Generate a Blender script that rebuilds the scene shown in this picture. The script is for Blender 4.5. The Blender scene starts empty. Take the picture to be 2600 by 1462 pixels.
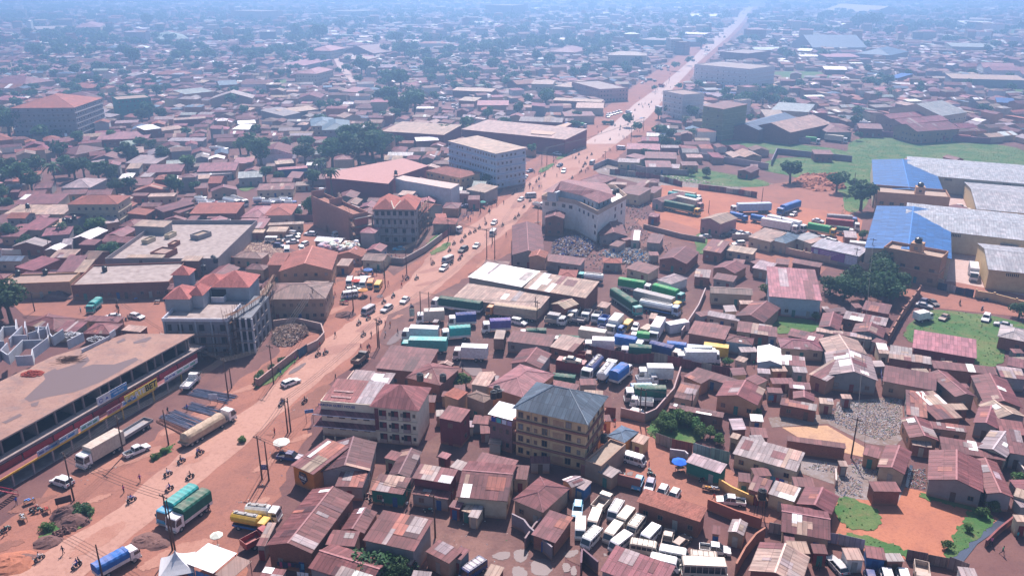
import bpy, bmesh, math, random
import numpy as np
from mathutils import Vector, Matrix
random.seed(7); rng = np.random.default_rng(7)
sc = bpy.context.scene; col = sc.collection; D_ = bpy.data
# ---------------------------------------------------------------- camera, sky, sun, exposure
CAM_H, PITCH, FOC = 89.0, math.radians(20.76), 2100.0          # metres, downward tilt, focal length for a 2600 wide frame
cam = D_.cameras.new('camera'); camo = D_.objects.new('camera', cam); col.objects.link(camo)
cam.sensor_width = 36; cam.lens = FOC / 2600 * 36; cam.clip_start = 1; cam.clip_end = 20000
camo.location = (0, 0, CAM_H); camo.rotation_euler = (math.pi/2 - PITCH, 0, 0); sc.camera = camo
SUN_EL, SUN_AZ = math.radians(50), math.radians(4)
w = D_.worlds.new('World'); sc.world = w; w.use_nodes = True
nt = w.node_tree; bg = nt.nodes['Background']; sky = nt.nodes.new('ShaderNodeTexSky')
sky.sky_type = 'NISHITA'; sky.sun_disc = False; sky.sun_elevation = SUN_EL; sky.sun_rotation = SUN_AZ
sky.air_density = 1.0; sky.dust_density = 1.5; sky.ozone_density = 3.0
nt.links.new(sky.outputs[0], bg.inputs[0]); bg.inputs[1].default_value = 0.08
sl = D_.lights.new('sun', 'SUN'); sl.energy = 5.0; sl.angle = math.radians(.53); sl.color = (1, .91, .87)
so = D_.objects.new('sun', sl); col.objects.link(so); so.rotation_euler = (-(math.pi/2 - SUN_EL), 0, -SUN_AZ)
so.location = (0, 0, 400)
vs = sc.view_settings; vs.view_transform = 'Standard'; vs.look = 'None'; vs.exposure = 0.92; vs.gamma = 1; vs.use_curve_mapping = False
sc.render.engine = 'CYCLES'; cy = sc.cycles
cy.max_bounces = 5; cy.diffuse_bounces = 2; cy.glossy_bounces = 2; cy.transmission_bounces = 2; cy.volume_bounces = 0; cy.transparent_max_bounces = 4
cy.caustics_reflective = False; cy.caustics_refractive = False; cy.use_denoising = True
HAZE_DENSITY, HAZE_COLOR = 0.00075, (.36, .60, 1.0)
# ---------------------------------------------------------------- where a thing seen at (px,py) stands, when its height is z
cp, sp = math.cos(PITCH), math.sin(PITCH)
def P(px, py, z=0.0):
    u = (px-1300)/FOC; v = (py-731)/FOC; t = (CAM_H-z)/max(sp+v*cp, .012)
    return Vector((u*t, t*(cp-v*sp)))
def pix(x, y, z=0):
    dz = z-CAM_H; f = y*cp-dz*sp; d = -y*sp-dz*cp
    return 1300+FOC*x/f, 731+FOC*d/f
def tile(c, r): return (c*650, (0, 366, 732, 1096)[r], .25262)
NAT = (0, 0, 1.0)
def tp(t, x, y): return t[0]+x*t[2], t[1]+y*t[2]
# ---------------------------------------------------------------- mesh helper
class MB:
    def __init__(s): s.v=[]; s.f=[]; s.m=[]; s.uv=[]
    def face(s, pts, m=0, uv=None):
        n=len(s.v); s.v.extend([tuple(p) for p in pts]); s.f.append(tuple(range(n,n+len(pts)))); s.m.append(m)
        s.uv.extend(uv if uv else [(p[0]+p[1],p[2]) for p in pts]); return s
    def box(s, x0,x1,y0,y1,z0,z1, m=0, bottom=False):
        a=[(x0,y0,z0),(x1,y0,z0),(x1,y1,z0),(x0,y1,z0),(x0,y0,z1),(x1,y0,z1),(x1,y1,z1),(x0,y1,z1)]
        fs=[(0,1,5,4),(1,2,6,5),(2,3,7,6),(3,0,4,7),(4,5,6,7)]+([(3,2,1,0)] if bottom else [])
        n=len(s.v); s.v.extend(a)
        for q in fs:
            s.f.append(tuple(n+i for i in q)); s.m.append(m)
            s.uv.extend([(a[i][0]+a[i][1],a[i][2]) for i in q])
        return s
    def prism(s, prof, y0, y1, m=0, y0t=None, y1t=None):
        """side profile (x,z) extruded across y"""
        a=[(x,y0,z) for x,z in prof]; b=[(x,y1,z) for x,z in prof]
        s.face(a,m); s.face(b[::-1],m); n=len(prof)
        for i in range(n):
            j=(i+1)%n; s.face([a[j],a[i],b[i],b[j]],m)
        return s
    def poly(s, pts, z0, z1, m=0, mtop=None):
        """ground plan extruded up; pts counter-clockwise"""
        n=len(pts)
        for i in range(n):
            p,q=pts[i],pts[(i+1)%n]; L=math.dist(p,q)
            s.face([(p[0],p[1],z0),(q[0],q[1],z0),(q[0],q[1],z1),(p[0],p[1],z1)],m,[(0,z0),(L,z0),(L,z1),(0,z1)])
        s.face([(p[0],p[1],z1) for p in pts], m if mtop is None else mtop,[(p[0],p[1]) for p in pts]); return s
    def cyl(s, p0, p1, r0, r1=None, n=8, m=0, caps=True):
        r1=r0 if r1 is None else r1; p0=Vector(p0); p1=Vector(p1); d=(p1-p0).normalized()
        a=d.cross(Vector((0,0,1)) if abs(d.z)<.9 else Vector((1,0,0))).normalized(); b=d.cross(a)
        A=[];B=[]
        for i in range(n):
            t=2*math.pi*i/n; o=a*math.cos(t)+b*math.sin(t); A.append(p0+o*r0); B.append(p1+o*r1)
        for i in range(n):
            j=(i+1)%n; s.face([A[i],A[j],B[j],B[i]],m)
        if caps: s.face(A[::-1],m); s.face(B,m)
        return s
    def mesh(s, name, mats):
        me=D_.meshes.new(name); me.from_pydata(s.v,[],s.f); me.polygons.foreach_set('material_index',s.m)
        l=me.uv_layers.new(name='UVMap'); l.data.foreach_set('uv',np.array(s.uv,dtype='f').ravel())
        for m in (mats if isinstance(mats,(list,tuple)) else [mats]): me.materials.append(m)
        return me
    def build(s, name, mats, parent=None, color=None, loc=None, kind=None, label=None):
        o=D_.objects.new(name, s.mesh(name,mats)); col.objects.link(o)
        if parent: o.parent=parent
        if color: o.color=(*color,1)
        if loc: o.location=loc
        if kind: o['kind']=kind
        if label: o['label']=label
        return o
def link(name, me, parent=None, loc=(0,0,0), rz=0, color=None, scale=None):
    o=D_.objects.new(name,me); col.objects.link(o); o.parent=parent; o.location=loc
    if rz: o.rotation_euler.z=rz
    if color: o.color=(*color,1)
    if scale: o.scale=scale
    return o
THINGS=[]
def thing(name, cat, desc, x, y, rz=0, z=0, group=None, label=None, mesh=None, color=None):
    o=D_.objects.new(name,mesh); col.objects.link(o); o.location=(x,y,z); o.rotation_euler.z=rz
    o['category']=cat
    if group: o['group']=group
    if color: o.color=(*color,1)
    THINGS.append([o,desc,label,x,y,z]); return o
def copytree(o, parent=None, color=None):
    c=o.copy(); col.objects.link(c); c.parent=parent
    for ch in o.children: copytree(ch,c)
    return c
# ---------------------------------------------------------------- materials
def newmat(name):
    m=D_.materials.new(name); m.use_nodes=True; t=m.node_tree; b=t.nodes['Principled BSDF']; return m,t,b
def N(t,k,**kw):
    n=t.nodes.new('ShaderNode'+k)
    for a,v in kw.items(): setattr(n,a,v)
    return n
def mixc(t,a,b,f,bt='MIX'):
    n=N(t,'Mix',data_type='RGBA',blend_type=bt)
    for s,v in ((n.inputs[0],f),(n.inputs[6],a),(n.inputs[7],b)):
        if isinstance(v,(float,int)): s.default_value=v
        elif isinstance(v,tuple): s.default_value=(*v,1) if len(v)==3 else v
        else: t.links.new(v,s)
    return n.outputs[2]
def ramp(t,src,p0,p1):
    n=N(t,'MapRange'); t.links.new(src,n.inputs[0]); n.inputs[1].default_value=p0; n.inputs[2].default_value=p1; return n.outputs[0]
def noise(t,scale,det=4,rough=.6,vec=None):
    n=N(t,'TexNoise'); n.inputs['Scale'].default_value=scale; n.inputs['Detail'].default_value=det; n.inputs['Roughness'].default_value=rough
    if vec is None:
        g=N(t,'NewGeometry'); vec=g.outputs['Position']
    t.links.new(vec,n.inputs['Vector']); return n.outputs[0]
def math_(t,op,a,b=None):
    n=N(t,'Math',operation=op)
    for s,v in ((n.inputs[0],a),(n.inputs[1],b)):
        if v is None: continue
        if isinstance(v,(float,int)): s.default_value=v
        else: t.links.new(v,s)
    return n.outputs[0]
def bump(t,b,h,strength=.4,dist=.05):
    n=N(t,'Bump'); n.inputs['Strength'].default_value=strength; n.inputs['Distance'].default_value=dist
    t.links.new(h,n.inputs['Height']); t.links.new(n.outputs[0],b.inputs['Normal'])
def simple(name,c,rough=.8,amp=.25,scale=1.5,objcol=False,metal=0,spec=.3,dust=0):
    m,t,b=newmat(name)
    base=c
    if objcol: base=N(t,'ObjectInfo').outputs['Color']
    n=noise(t,scale,5,.65); f=ramp(t,n,.35,.7)
    dk=mixc(t,base,(.55,.5,.48),1.0,'MULTIPLY') 
    o=mixc(t,base,dk,math_(t,'MULTIPLY',f,amp*2))
    if dust:   # road dust settled on the upward faces
        g=N(t,'NewGeometry'); s=N(t,'SeparateXYZ'); t.links.new(g.outputs['True Normal'],s.inputs[0]); o=mixc(t,o,(.42,.29,.23),math_(t,'MULTIPLY',ramp(t,s.outputs[2],.6,1.0),math_(t,'MULTIPLY',ramp(t,noise(t,.5,4),.35,.65),dust)))
    t.links.new(o,b.inputs['Base Color'])
    b.inputs['Roughness'].default_value=rough; b.inputs['Metallic'].default_value=metal; b.inputs['Specular IOR Level'].default_value=spec
    return m
def sheet_mat(name,src='obj',tiles=False):
    """corrugated iron: the colour of the object, sheet by sheet variation, rust, dirty laps"""
    m,t,b=newmat(name); oi=N(t,'ObjectInfo')
    base=oi.outputs['Color'] if src=='obj' else None
    if base is None:
        a=N(t,'Attribute'); a.attribute_name='col'; base=a.outputs['Color']
    uv=N(t,'UVMap').outputs[0]; sx=N(t,'SeparateXYZ'); t.links.new(uv,sx.inputs[0]); U,V=sx.outputs[0],sx.outputs[1]
    pu,pv=(.82,2.6) if not tiles else (.33,.38)
    fu=math_(t,'FLOOR',math_(t,'DIVIDE',U,pu)); fv=math_(t,'FLOOR',math_(t,'DIVIDE',V,pv))
    cx=N(t,'CombineXYZ'); t.links.new(fu,cx.inputs[0]); t.links.new(fv,cx.inputs[1]); t.links.new(oi.outputs['Random'],cx.inputs[2])
    wn=N(t,'TexWhiteNoise'); t.links.new(cx.outputs[0],wn.inputs[0])
    c1=mixc(t,base,(.45,.42,.44),ramp(t,wn.outputs[0],.0,1.0),'MULTIPLY')
    c1=mixc(t,c1,base,.35 if not tiles else .55)
    # rust streaks run down the slope
    mp=N(t,'Mapping'); t.links.new(uv,mp.inputs[0]); mp.inputs['Scale'].default_value=(1.6,.22,1)
    st=noise(t,1.0,5,.7,mp.outputs[0]); c2=mixc(t,c1,(.50,.36,.33),math_(t,'MULTIPLY',ramp(t,st,.48,.72),.75),'MULTIPLY')
    bl=noise(t,.35,4,.6); c3=mixc(t,c2,(1.4,1.28,1.25),ramp(t,bl,.45,.7),'MULTIPLY')
    eu=math_(t,'LESS_THAN',math_(t,'FRACT',math_(t,'DIVIDE',U,pu)),.12 if not tiles else .0)
    ev=math_(t,'LESS_THAN',math_(t,'FRACT',math_(t,'DIVIDE',V,pv)),.035 if not tiles else .25)
    e=math_(t,'MAXIMUM',eu,ev); c4=mixc(t,c3,(.60,.56,.57) if not tiles else (.6,.55,.55),e,'MULTIPLY')
    t.links.new(c4,b.inputs['Base Color']); b.inputs['Roughness'].default_value=.6 if not tiles else .8
    b.inputs['Specular IOR Level'].default_value=.2 if src=='obj' else .08
    wv=N(t,'Math',operation='SINE'); t.links.new(math_(t,'MULTIPLY',U,6.283/(.2 if not tiles else .33)),wv.inputs[0])
    bump(t,b,wv.outputs[0],.35,.03)
    return m
M={}
M['roof']=sheet_mat('corrugated_iron'); M['tile']=sheet_mat('clay_tile',tiles=True); M['farroof']=sheet_mat('distant_roofing','attr')
def wall_mat(name,kind):
    m,t,b=newmat(name); base=N(t,'ObjectInfo').outputs['Color'] if kind!='attr' else None
    if base is None:
        a=N(t,'Attribute'); a.attribute_name='col'; base=a.outputs['Color']
    f=ramp(t,noise(t,.7,6,.7),.42,.7); c=mixc(t,base,(.70,.62,.58),math_(t,'MULTIPLY',f,.6),'MULTIPLY')
    if kind=='brick':
        br=N(t,'TexBrick'); uv=N(t,'UVMap').outputs[0]; t.links.new(uv,br.inputs['Vector']); br.inputs['Scale'].default_value=2.2
        br.inputs['Color1'].default_value=(1,1,1,1); br.inputs['Color2'].default_value=(.72,.7,.7,1); br.inputs['Mortar'].default_value=(1.3,1.35,1.4,1)
        c=mixc(t,c,br.outputs[0],1.0,'MULTIPLY')
    g=N(t,'NewGeometry'); s=N(t,'SeparateXYZ'); t.links.new(g.outputs['Position'],s.inputs[0])
    mud=math_(t,'MULTIPLY',ramp(t,math_(t,'ADD',s.outputs[2],math_(t,'MULTIPLY',noise(t,2.,3),-.7)),.45,-.2),.8)
    c=mixc(t,c,(.32,.15,.09),mud); t.links.new(c,b.inputs['Base Color']); b.inputs['Roughness'].default_value=.9; b.inputs['Specular IOR Level'].default_value=.2
    return m
M['wall']=wall_mat('plaster_wall','plain'); M['brick']=wall_mat('brick_wall','brick'); M['farwall']=wall_mat('distant_wall','attr')
M['paint']=simple('painted_metal',None,.4,.32,1.6,True,spec=.4,dust=.5); M['tarp']=simple('canvas',None,.75,.3,1.2,True,dust=.4)
M['matte']=simple('matte_object',None,.85,.3,1.5,True)
M['glass']=simple('dark_glass',(.02,.025,.035),.12,.0,spec=.8); t_=M['glass'].node_tree; b_=t_.nodes['Principled BSDF']; oi_=N(t_,'ObjectInfo'); cr_=N(t_,'ValToRGB'); cr_.color_ramp.interpolation='CONSTANT'
for p_,c_ in ((0,(.02,.025,.035)),(.5,(.045,.035,.04)),(.68,(.16,.10,.08)),(.8,(.03,.05,.06)),(.88,(.28,.25,.24)),(.95,(.05,.09,.14))):
    e_=cr_.color_ramp.elements.new(p_) if p_ else cr_.color_ramp.elements[0]; e_.color=(*c_,1)
cr_.color_ramp.elements[-1].color=(.05,.09,.14,1); t_.links.new(oi_.outputs['Random'],cr_.inputs[0]); t_.links.new(cr_.outputs[0],b_.inputs['Base Color'])
M['vglass']=simple('vehicle_glass',(.02,.025,.035),.12,.0,spec=.8)
M['rubber']=simple('rubber',(.02,.018,.018),.9,.2)
M['rim']=simple('wheel_rim',(.35,.33,.32),.5,.2); M['lamp']=simple('lamp_glass',(.75,.73,.68),.2,.0); M['tail']=simple('tail_lamp',(.35,.02,.02),.3,.0)
M['chassis']=simple('chassis',(.05,.04,.04),.8,.3); M['wood']=simple('old_wood',(.17,.09,.06),.9,.4,3)
M['pole']=simple('creosoted_pole',(.10,.055,.04),.9,.3,3); M['wire']=simple('wire',(.06,.05,.05),.6,0)
M['conc']=simple('raw_concrete',(.37,.30,.28),.9,.45,.5); M['frame']=simple('window_frame',(.22,.13,.1),.7,.2)
M['dark']=simple('painted_interior_shade',(.025,.018,.02),.9,.0); M['skin']=simple('skin',(.08,.04,.025),.7,.0); M['cloth']=simple('cloth',None,.9,.2,6,True)  # the dark one is near-black colour painted as shade inside openings and slots
M['trouser']=simple('trousers',(.03,.03,.055),.9,.1); M['plastic']=simple('black_plastic_tank',(.018,.018,.022),.35,.1)
M['bark']=simple('bark',(.13,.09,.07),.95,.3,2)
def leaf_mat(name,a,b_,src):
    m,t,b=newmat(name); n=noise(t,.9,3); f=ramp(t,n,.35,.65)
    c=mixc(t,a,b_,f)
    oi=N(t,'ObjectInfo'); hs=N(t,'HueSaturation'); t.links.new(c,hs.inputs['Color'])
    t.links.new(math_(t,'ADD',math_(t,'MULTIPLY',oi.outputs['Random'],.6),.75),hs.inputs['Value']); 
    t.links.new(math_(t,'ADD',math_(t,'MULTIPLY',oi.outputs['Random'],.05),.48),hs.inputs['Hue'])
    t.links.new(hs.outputs[0],b.inputs['Base Color']); b.inputs['Roughness'].default_value=.75; b.inputs['Specular IOR Level'].default_value=.25
    tr=N(t,'BsdfTranslucent'); t.links.new(hs.outputs[0],tr.inputs[0]); mx=N(t,'MixShader'); mx.inputs[0].default_value=.3
    t.links.new(b.outputs[0],mx.inputs[1]); t.links.new(tr.outputs[0],mx.inputs[2]); t.links.new(mx.outputs[0],t.nodes['Material Output'].inputs[0]); return m
M['leaf']=leaf_mat('foliage',(.034,.080,.040),(.070,.125,.045),0)
M['leaf2']=leaf_mat('light_foliage',(.06,.12,.035),(.11,.18,.05),0)
def ground_mat(name,cols,scales=(.02,.25,2.5),bumpy=.35,patch=(.45,.62)):
    cols=[tuple(x*.86 for x in c) for c in cols]; m,t,b=newmat(name); a=ramp(t,noise(t,scales[0],6,.65),*patch); c=mixc(t,cols[0],cols[1],a)
    c=mixc(t,c,cols[2],math_(t,'MULTIPLY',ramp(t,noise(t,scales[1],6,.7),.5,.72),.8))
    s=noise(t,scales[2],5,.75); c=mixc(t,c,(.6,.55,.52),math_(t,'MULTIPLY',ramp(t,s,.48,.75),.8),'MULTIPLY')
    t.links.new(c,b.inputs['Base Color']); b.inputs['Roughness'].default_value=.9; b.inputs['Specular IOR Level'].default_value=.15
    bump(t,b,s,bumpy,.15); return m
M['ground']=ground_mat('packed_earth',((.15,.072,.072),(.22,.11,.095),(.12,.066,.07)))
M['shoulder']=ground_mat('red_murram',((.35,.15,.11),(.29,.13,.10),(.23,.105,.09)),(.05,.3,2.))
M['road']=ground_mat('dusty_road',((.46,.25,.195),(.41,.22,.175),(.49,.275,.215)),(.06,.25,1.2),.1)
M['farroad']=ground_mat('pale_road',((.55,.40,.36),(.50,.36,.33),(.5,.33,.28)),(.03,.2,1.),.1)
M['bare']=ground_mat('bare_red_soil',((.46,.18,.11),(.39,.15,.10),(.31,.125,.09)),(.08,.3,2.))
M['yard']=ground_mat('muddy_yard',((.16,.085,.08),(.24,.13,.11),(.12,.07,.07)),(.06,.3,2.))
M['sand']=ground_mat('pale_sand',((.55,.33,.20),(.50,.30,.20),(.4,.24,.17)),(.1,.4,2.))
M['grassg']=ground_mat('grass',((.065,.15,.045),(.14,.19,.07),(.24,.17,.09)),(.09,.22,3.),.8)
M['litter']=ground_mat('littered_ground',((.24,.17,.14),(.30,.25,.24),(.38,.36,.40)),(.1,1.1,5.),.8)
m,t,b=newmat('puddle_water'); b.inputs['Base Color'].default_value=(.15,.105,.105,1); b.inputs['Roughness'].default_value=.42; b.inputs['Specular IOR Level'].default_value=.10; M['water']=m
m,t,b=newmat('stagnant_water'); b.inputs['Base Color'].default_value=(.06,.07,.10,1); b.inputs['Roughness'].default_value=.15; M['drain']=m
PAL=dict(r=(.205,.076,.082),d=(.13,.06,.068),p=(.38,.31,.32),n=(.44,.31,.25),t=(.36,.135,.105),k=(.38,.16,.185),w=(.85,.83,.82),
 b=(.012,.11,.36),s=(.13,.19,.27),m=(.24,.085,.105),g=(.34,.38,.36),o=(.62,.24,.05),y=(.72,.44,.03),G=(.03,.32,.10),e=(.02,.35,.33),
 f=(.015,.10,.085),v=(.13,.09,.33),c=(.62,.56,.40),l=(.38,.55,.78),x=(.05,.05,.06),q=(.35,.36,.39),B=(.02,.06,.25),h=(.24,.15,.13))
WPAL=dict(br=(.30,.12,.085),cr=(.58,.47,.34),gy=(.33,.30,.30),ye=(.62,.42,.22),wh=(.66,.62,.60),bl=(.05,.14,.33),gn=(.03,.20,.15),mr=(.24,.05,.06),
 og=(.68,.24,.04),tn=(.42,.28,.20),pp=(.30,.14,.36),pk=(.5,.26,.24),lb=(.40,.47,.55),ol=(.33,.33,.17),tp=(.52,.28,.17))
for d_ in (PAL,WPAL):
    for k_,v_ in d_.items():
        if min(v_)<.6: d_[k_]=tuple(x*.87 for x in v_)
def jit(c,a=.08,r=random):
    k=1+r.uniform(-a,a)*1.6; return tuple(max(.005,min(.95,x*k*(1+r.uniform(-a,a)*.5))) for x in c)
# ---------------------------------------------------------------- the ground and what lies on it
def sheet(name, pts, mat, z, kind='structure', tr=NAT, label=None, cat=None, soft=0, rough=0):
    """a ground sheet whose outline is given by the places its corners are seen at"""
    from mathutils.geometry import tessellate_polygon
    w2=[P(*tp(tr,x,y)) for x,y in pts]
    if rough:
        rs=random.Random(5); nw=[]
        for a,b in zip(w2,w2[1:]+w2[:1]):
            n=max(1,min(40,int((b-a).length/2.5))); d=(b-a).normalized() if (b-a).length>0 else Vector((0,0)); nn=Vector((-d.y,d.x))
            nw+=[a.lerp(b,i/n)+nn*rs.uniform(-rough,rough)*(1 if rs.random()<.85 else 2) for i in range(n)]
        w2=nw
    if soft:
        for _ in range(3): w2=[p for a,b in zip(w2,w2[1:]+w2[:1]) for p in (a.lerp(b,.25),a.lerp(b,.75))]
        rs=random.Random(int(z*1e4)); w2=[p+Vector((rs.uniform(-1,1),rs.uniform(-1,1)))*min(.5,soft) for p in w2]
    v=[(p.x,p.y,0) for p in w2]
    tri=tessellate_polygon([[Vector(p) for p in v]])
    me=D_.meshes.new(name); me.from_pydata(v,[],tri); me.materials.append(M[mat]); o=D_.objects.new(name,me); col.objects.link(o)
    for p in me.polygons:
        if p.normal.z<0: p.flip()
    o.location.z=z; o['kind']=kind
    if label: o['label']=label
    if cat: o['category']=cat
    return [tuple(p) for p in w2]
g=MB(); g.face([(-3600,-120,0),(3600,-120,0),(3600,5600,0),(-3600,5600,0)]); g.build('ground',M['ground'],kind='structure')
ROAD_L=[(-60,1462),(111,1402),(240,1330),(301,1288),(379,1217),(447,1159),(540,1095),(650,1022),(764,914),(827,863),(903,805),(1024,727),(1117,619),(1218,558),(1300,497),(1350,452),(1383,439),(1441,391),(1477,366),(1512,345),(1553,318),(1611,265),(1679,217),(1699,200),(1755,152),(1785,121),(1820,86),(1856,53),(1882,30),(1899,17)]
ROAD_R=[(212,1462),(338,1359),(394,1318),(503,1227),(551,1189),(650,1104),(735,1030),(842,942),(898,896),(930,863),(968,836),(1029,803),(1105,740),(1180,672),(1218,640),(1300,580),(1351,517),(1420,470),(1464,442),(1507,414),(1565,366),(1593,346),(1625,318),(1654,290),(1700,235),(1767,164),(1805,131),(1850,93),(1881,61),(1904,30),(1913,17)]
SHOULDER=[(-100,1500),(-60,1380),(60,1290),(160,1215),(330,1150),(480,1050),(600,975),(760,850),(830,770),(900,690),(990,690),(1130,590),(1260,500),(1330,420),(1440,350),(1560,255),(1700,155),(1840,45),(1892,17),(1925,17),(1880,75),(1800,150),(1700,260),(1660,330),(1560,405),(1480,470),(1400,560),(1330,625),(1200,690),(1110,760),(1040,800),(980,850),(950,900),(830,980),(790,1060),(730,1200),(700,1280),(600,1400),(640,1500)]
sheet('murram_shoulder',SHOULDER,'shoulder',.02,rough=.8)
sheet('road',ROAD_L+ROAD_R[::-1],'road',.04,rough=.28)
far_i=[p for p in ROAD_L if p[1]<=366]; far_j=[p for p in ROAD_R if p[1]<=366]
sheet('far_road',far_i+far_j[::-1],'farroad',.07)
YARD=[(985,800),(1110,745),(1160,720),(1420,765),(1540,700),(1770,715),(1790,760),(1700,900),(1855,940),(1720,950),(1720,1010),(1680,1070),(1560,1070),(1550,1000),(1380,905),(1240,900),(1130,930),(960,870)]
sheet('truck_park_ground',YARD,'yard',.05)
VANY=[(1440,1230),(1500,1200),(1640,1240),(1800,1370),(1900,1420),(1880,1500),(1600,1500),(1440,1420)]
sheet('van_yard_ground',VANY,'yard',.05)
COURT=[(1540,1060),(1640,1075),(1690,1120),(1840,1180),(1990,1300),(1960,1330),(1800,1290),(1640,1240),(1520,1190)]
sheet('courtyard_ground',COURT,'shoulder',.045)
T1=[(40,770),(420,770),(420,835),(380,870),(40,800)]
sheet('back_lane',[(10,752),(415,757),(430,850),(360,850),(300,815),(60,800)],'shoulder',.045)
LANE=[(1130,1090),(1320,1190),(1450,1240),(1430,1470),(880,1500),(1000,1330),(900,1250)]
sheet('alley_ground',LANE,'yard',.045)
sheet('lorry_yard_ground',[(1680,470),(1800,480),(1960,490),(2130,520),(2190,560),(2180,620),(1900,600),(1760,590),(1680,560),(1640,510)],'bare',.05)
sheet('lorry_yard_lane',[(1610,555),(1700,560),(1960,640),(2100,680),(2080,700),(1900,650),(1640,590)],'shoulder',.055)
sheet('waste_ground',[(1500,425),(1560,410),(1750,440),(1990,470),(2130,470),(2150,540),(2040,520),(1800,480),(1640,470),(1520,440)],'litter',.03)
sheet('bare_soil',[(1880,478),(2060,455),(2150,490),(2140,540),(2020,525),(1900,505)],'shoulder',.06)
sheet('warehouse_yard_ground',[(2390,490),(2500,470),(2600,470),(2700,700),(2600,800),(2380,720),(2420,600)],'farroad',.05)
sheet('forecourt_track',[(2270,715),(2420,715),(2700,770),(2700,815),(2400,785),(2310,775)],'shoulder',.055)
sheet('walled_compound_ground',[(900,560),(1130,560),(1090,640),(1000,700),(930,640)],'yard',.05)
sheet('car_market_ground',[(830,570),(880,560),(900,640),(960,700),(850,760),(640,650),(640,570)],'shoulder',.045)
sheet('sandy_patch',[(1985,1085),(2100,1080),(2195,1135),(2190,1160),(2060,1130)],'sand',.05)
sheet('littered_waste_ground',[(2125,1020),(2290,1005),(2295,1110),(2270,1135),(2200,1125),(2190,1120),(2100,1075),(1960,1085),(1950,1060),(2120,1050)],'litter',.04)
sheet('littered_backyard_ground',[(2030,1160),(2150,1180),(2290,1170),(2300,1230),(2280,1275),(2120,1262),(2120,1230),(2030,1200)],'litter',.04)
sheet('bare_red_field',[(2115,1255),(2290,1235),(2470,1275),(2540,1320),(2400,1440),(2110,1380)],'bare',.03)
GRASS=[[(2155,345),(2400,355),(2620,375),(2620,445),(2225,410),(2212,530),(2135,545),(2145,480),(2000,445),(1925,432),(1960,398),(2155,402)],
 [(1830,352),(2155,378),(2155,402),(1970,394),(1830,374)],[(1560,418),(1640,410),(1880,445),(1980,470),(1880,478),(1700,458)],
 [(2290,845),(2340,790),(2400,785),(2620,818),(2620,870),(2545,880),(2560,925),(2480,935),(2440,905),(2310,875)],
 [(2120,1262),(2150,1258),(2230,1290),(2238,1330),(2220,1352),(2125,1335)],[(2128,1352),(2200,1358),(2270,1385),(2350,1412),(2330,1425),(2250,1402),(2128,1376)],
 [(2465,1288),(2535,1312),(2505,1345),(2412,1424),(2388,1412),(2425,1362),(2445,1320)],[(2330,1250),(2420,1265),(2520,1300),(2480,1300),(2400,1280),(2335,1262)],
 [(1945,798),(2080,815),(2092,838),(1985,852),(1945,835)],[(85,1378),(130,1338),(215,1283),(240,1292),(232,1325),(120,1385)],[(380,1168),(445,1120),(443,1140),(390,1175)],
 [(640,975),(690,945),(745,895),(765,908),(700,965),(650,990)],[(1090,642),(1140,612),(1150,622),(1095,652)],[(1365,432),(1410,411),(1402,426),(1372,442)],[(1410,402),(1445,385),(1440,398),(1415,408)],
 [(0,655),(60,650),(80,668),(0,680)],[(600,470),(640,462),(650,478),(615,490)],[(820,520),(850,515),(870,545),(850,560)],[(1640,1075),(1760,1060),(1800,1120),(1700,1140),(1650,1110)],
 [(1760,600),(1790,590),(1800,640),(1770,650)],[(680,205),(740,200),(730,215),(690,222)],[(1950,180),(2150,185),(2150,200),(1950,200)],[(2290,195),(2340,197),(2330,210),(2285,208)],[(2470,215),(2600,222),(2600,240),(2470,232)],
 [(2560,80),(2600,60),(2600,120),(2575,110)],[(1080,620),(1120,590),(1130,600),(1090,640)]]
for i,gp in enumerate(GRASS): sheet('grass_patch',gp,'grassg',.09+.004*i,kind='stuff',soft=.5)
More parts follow.
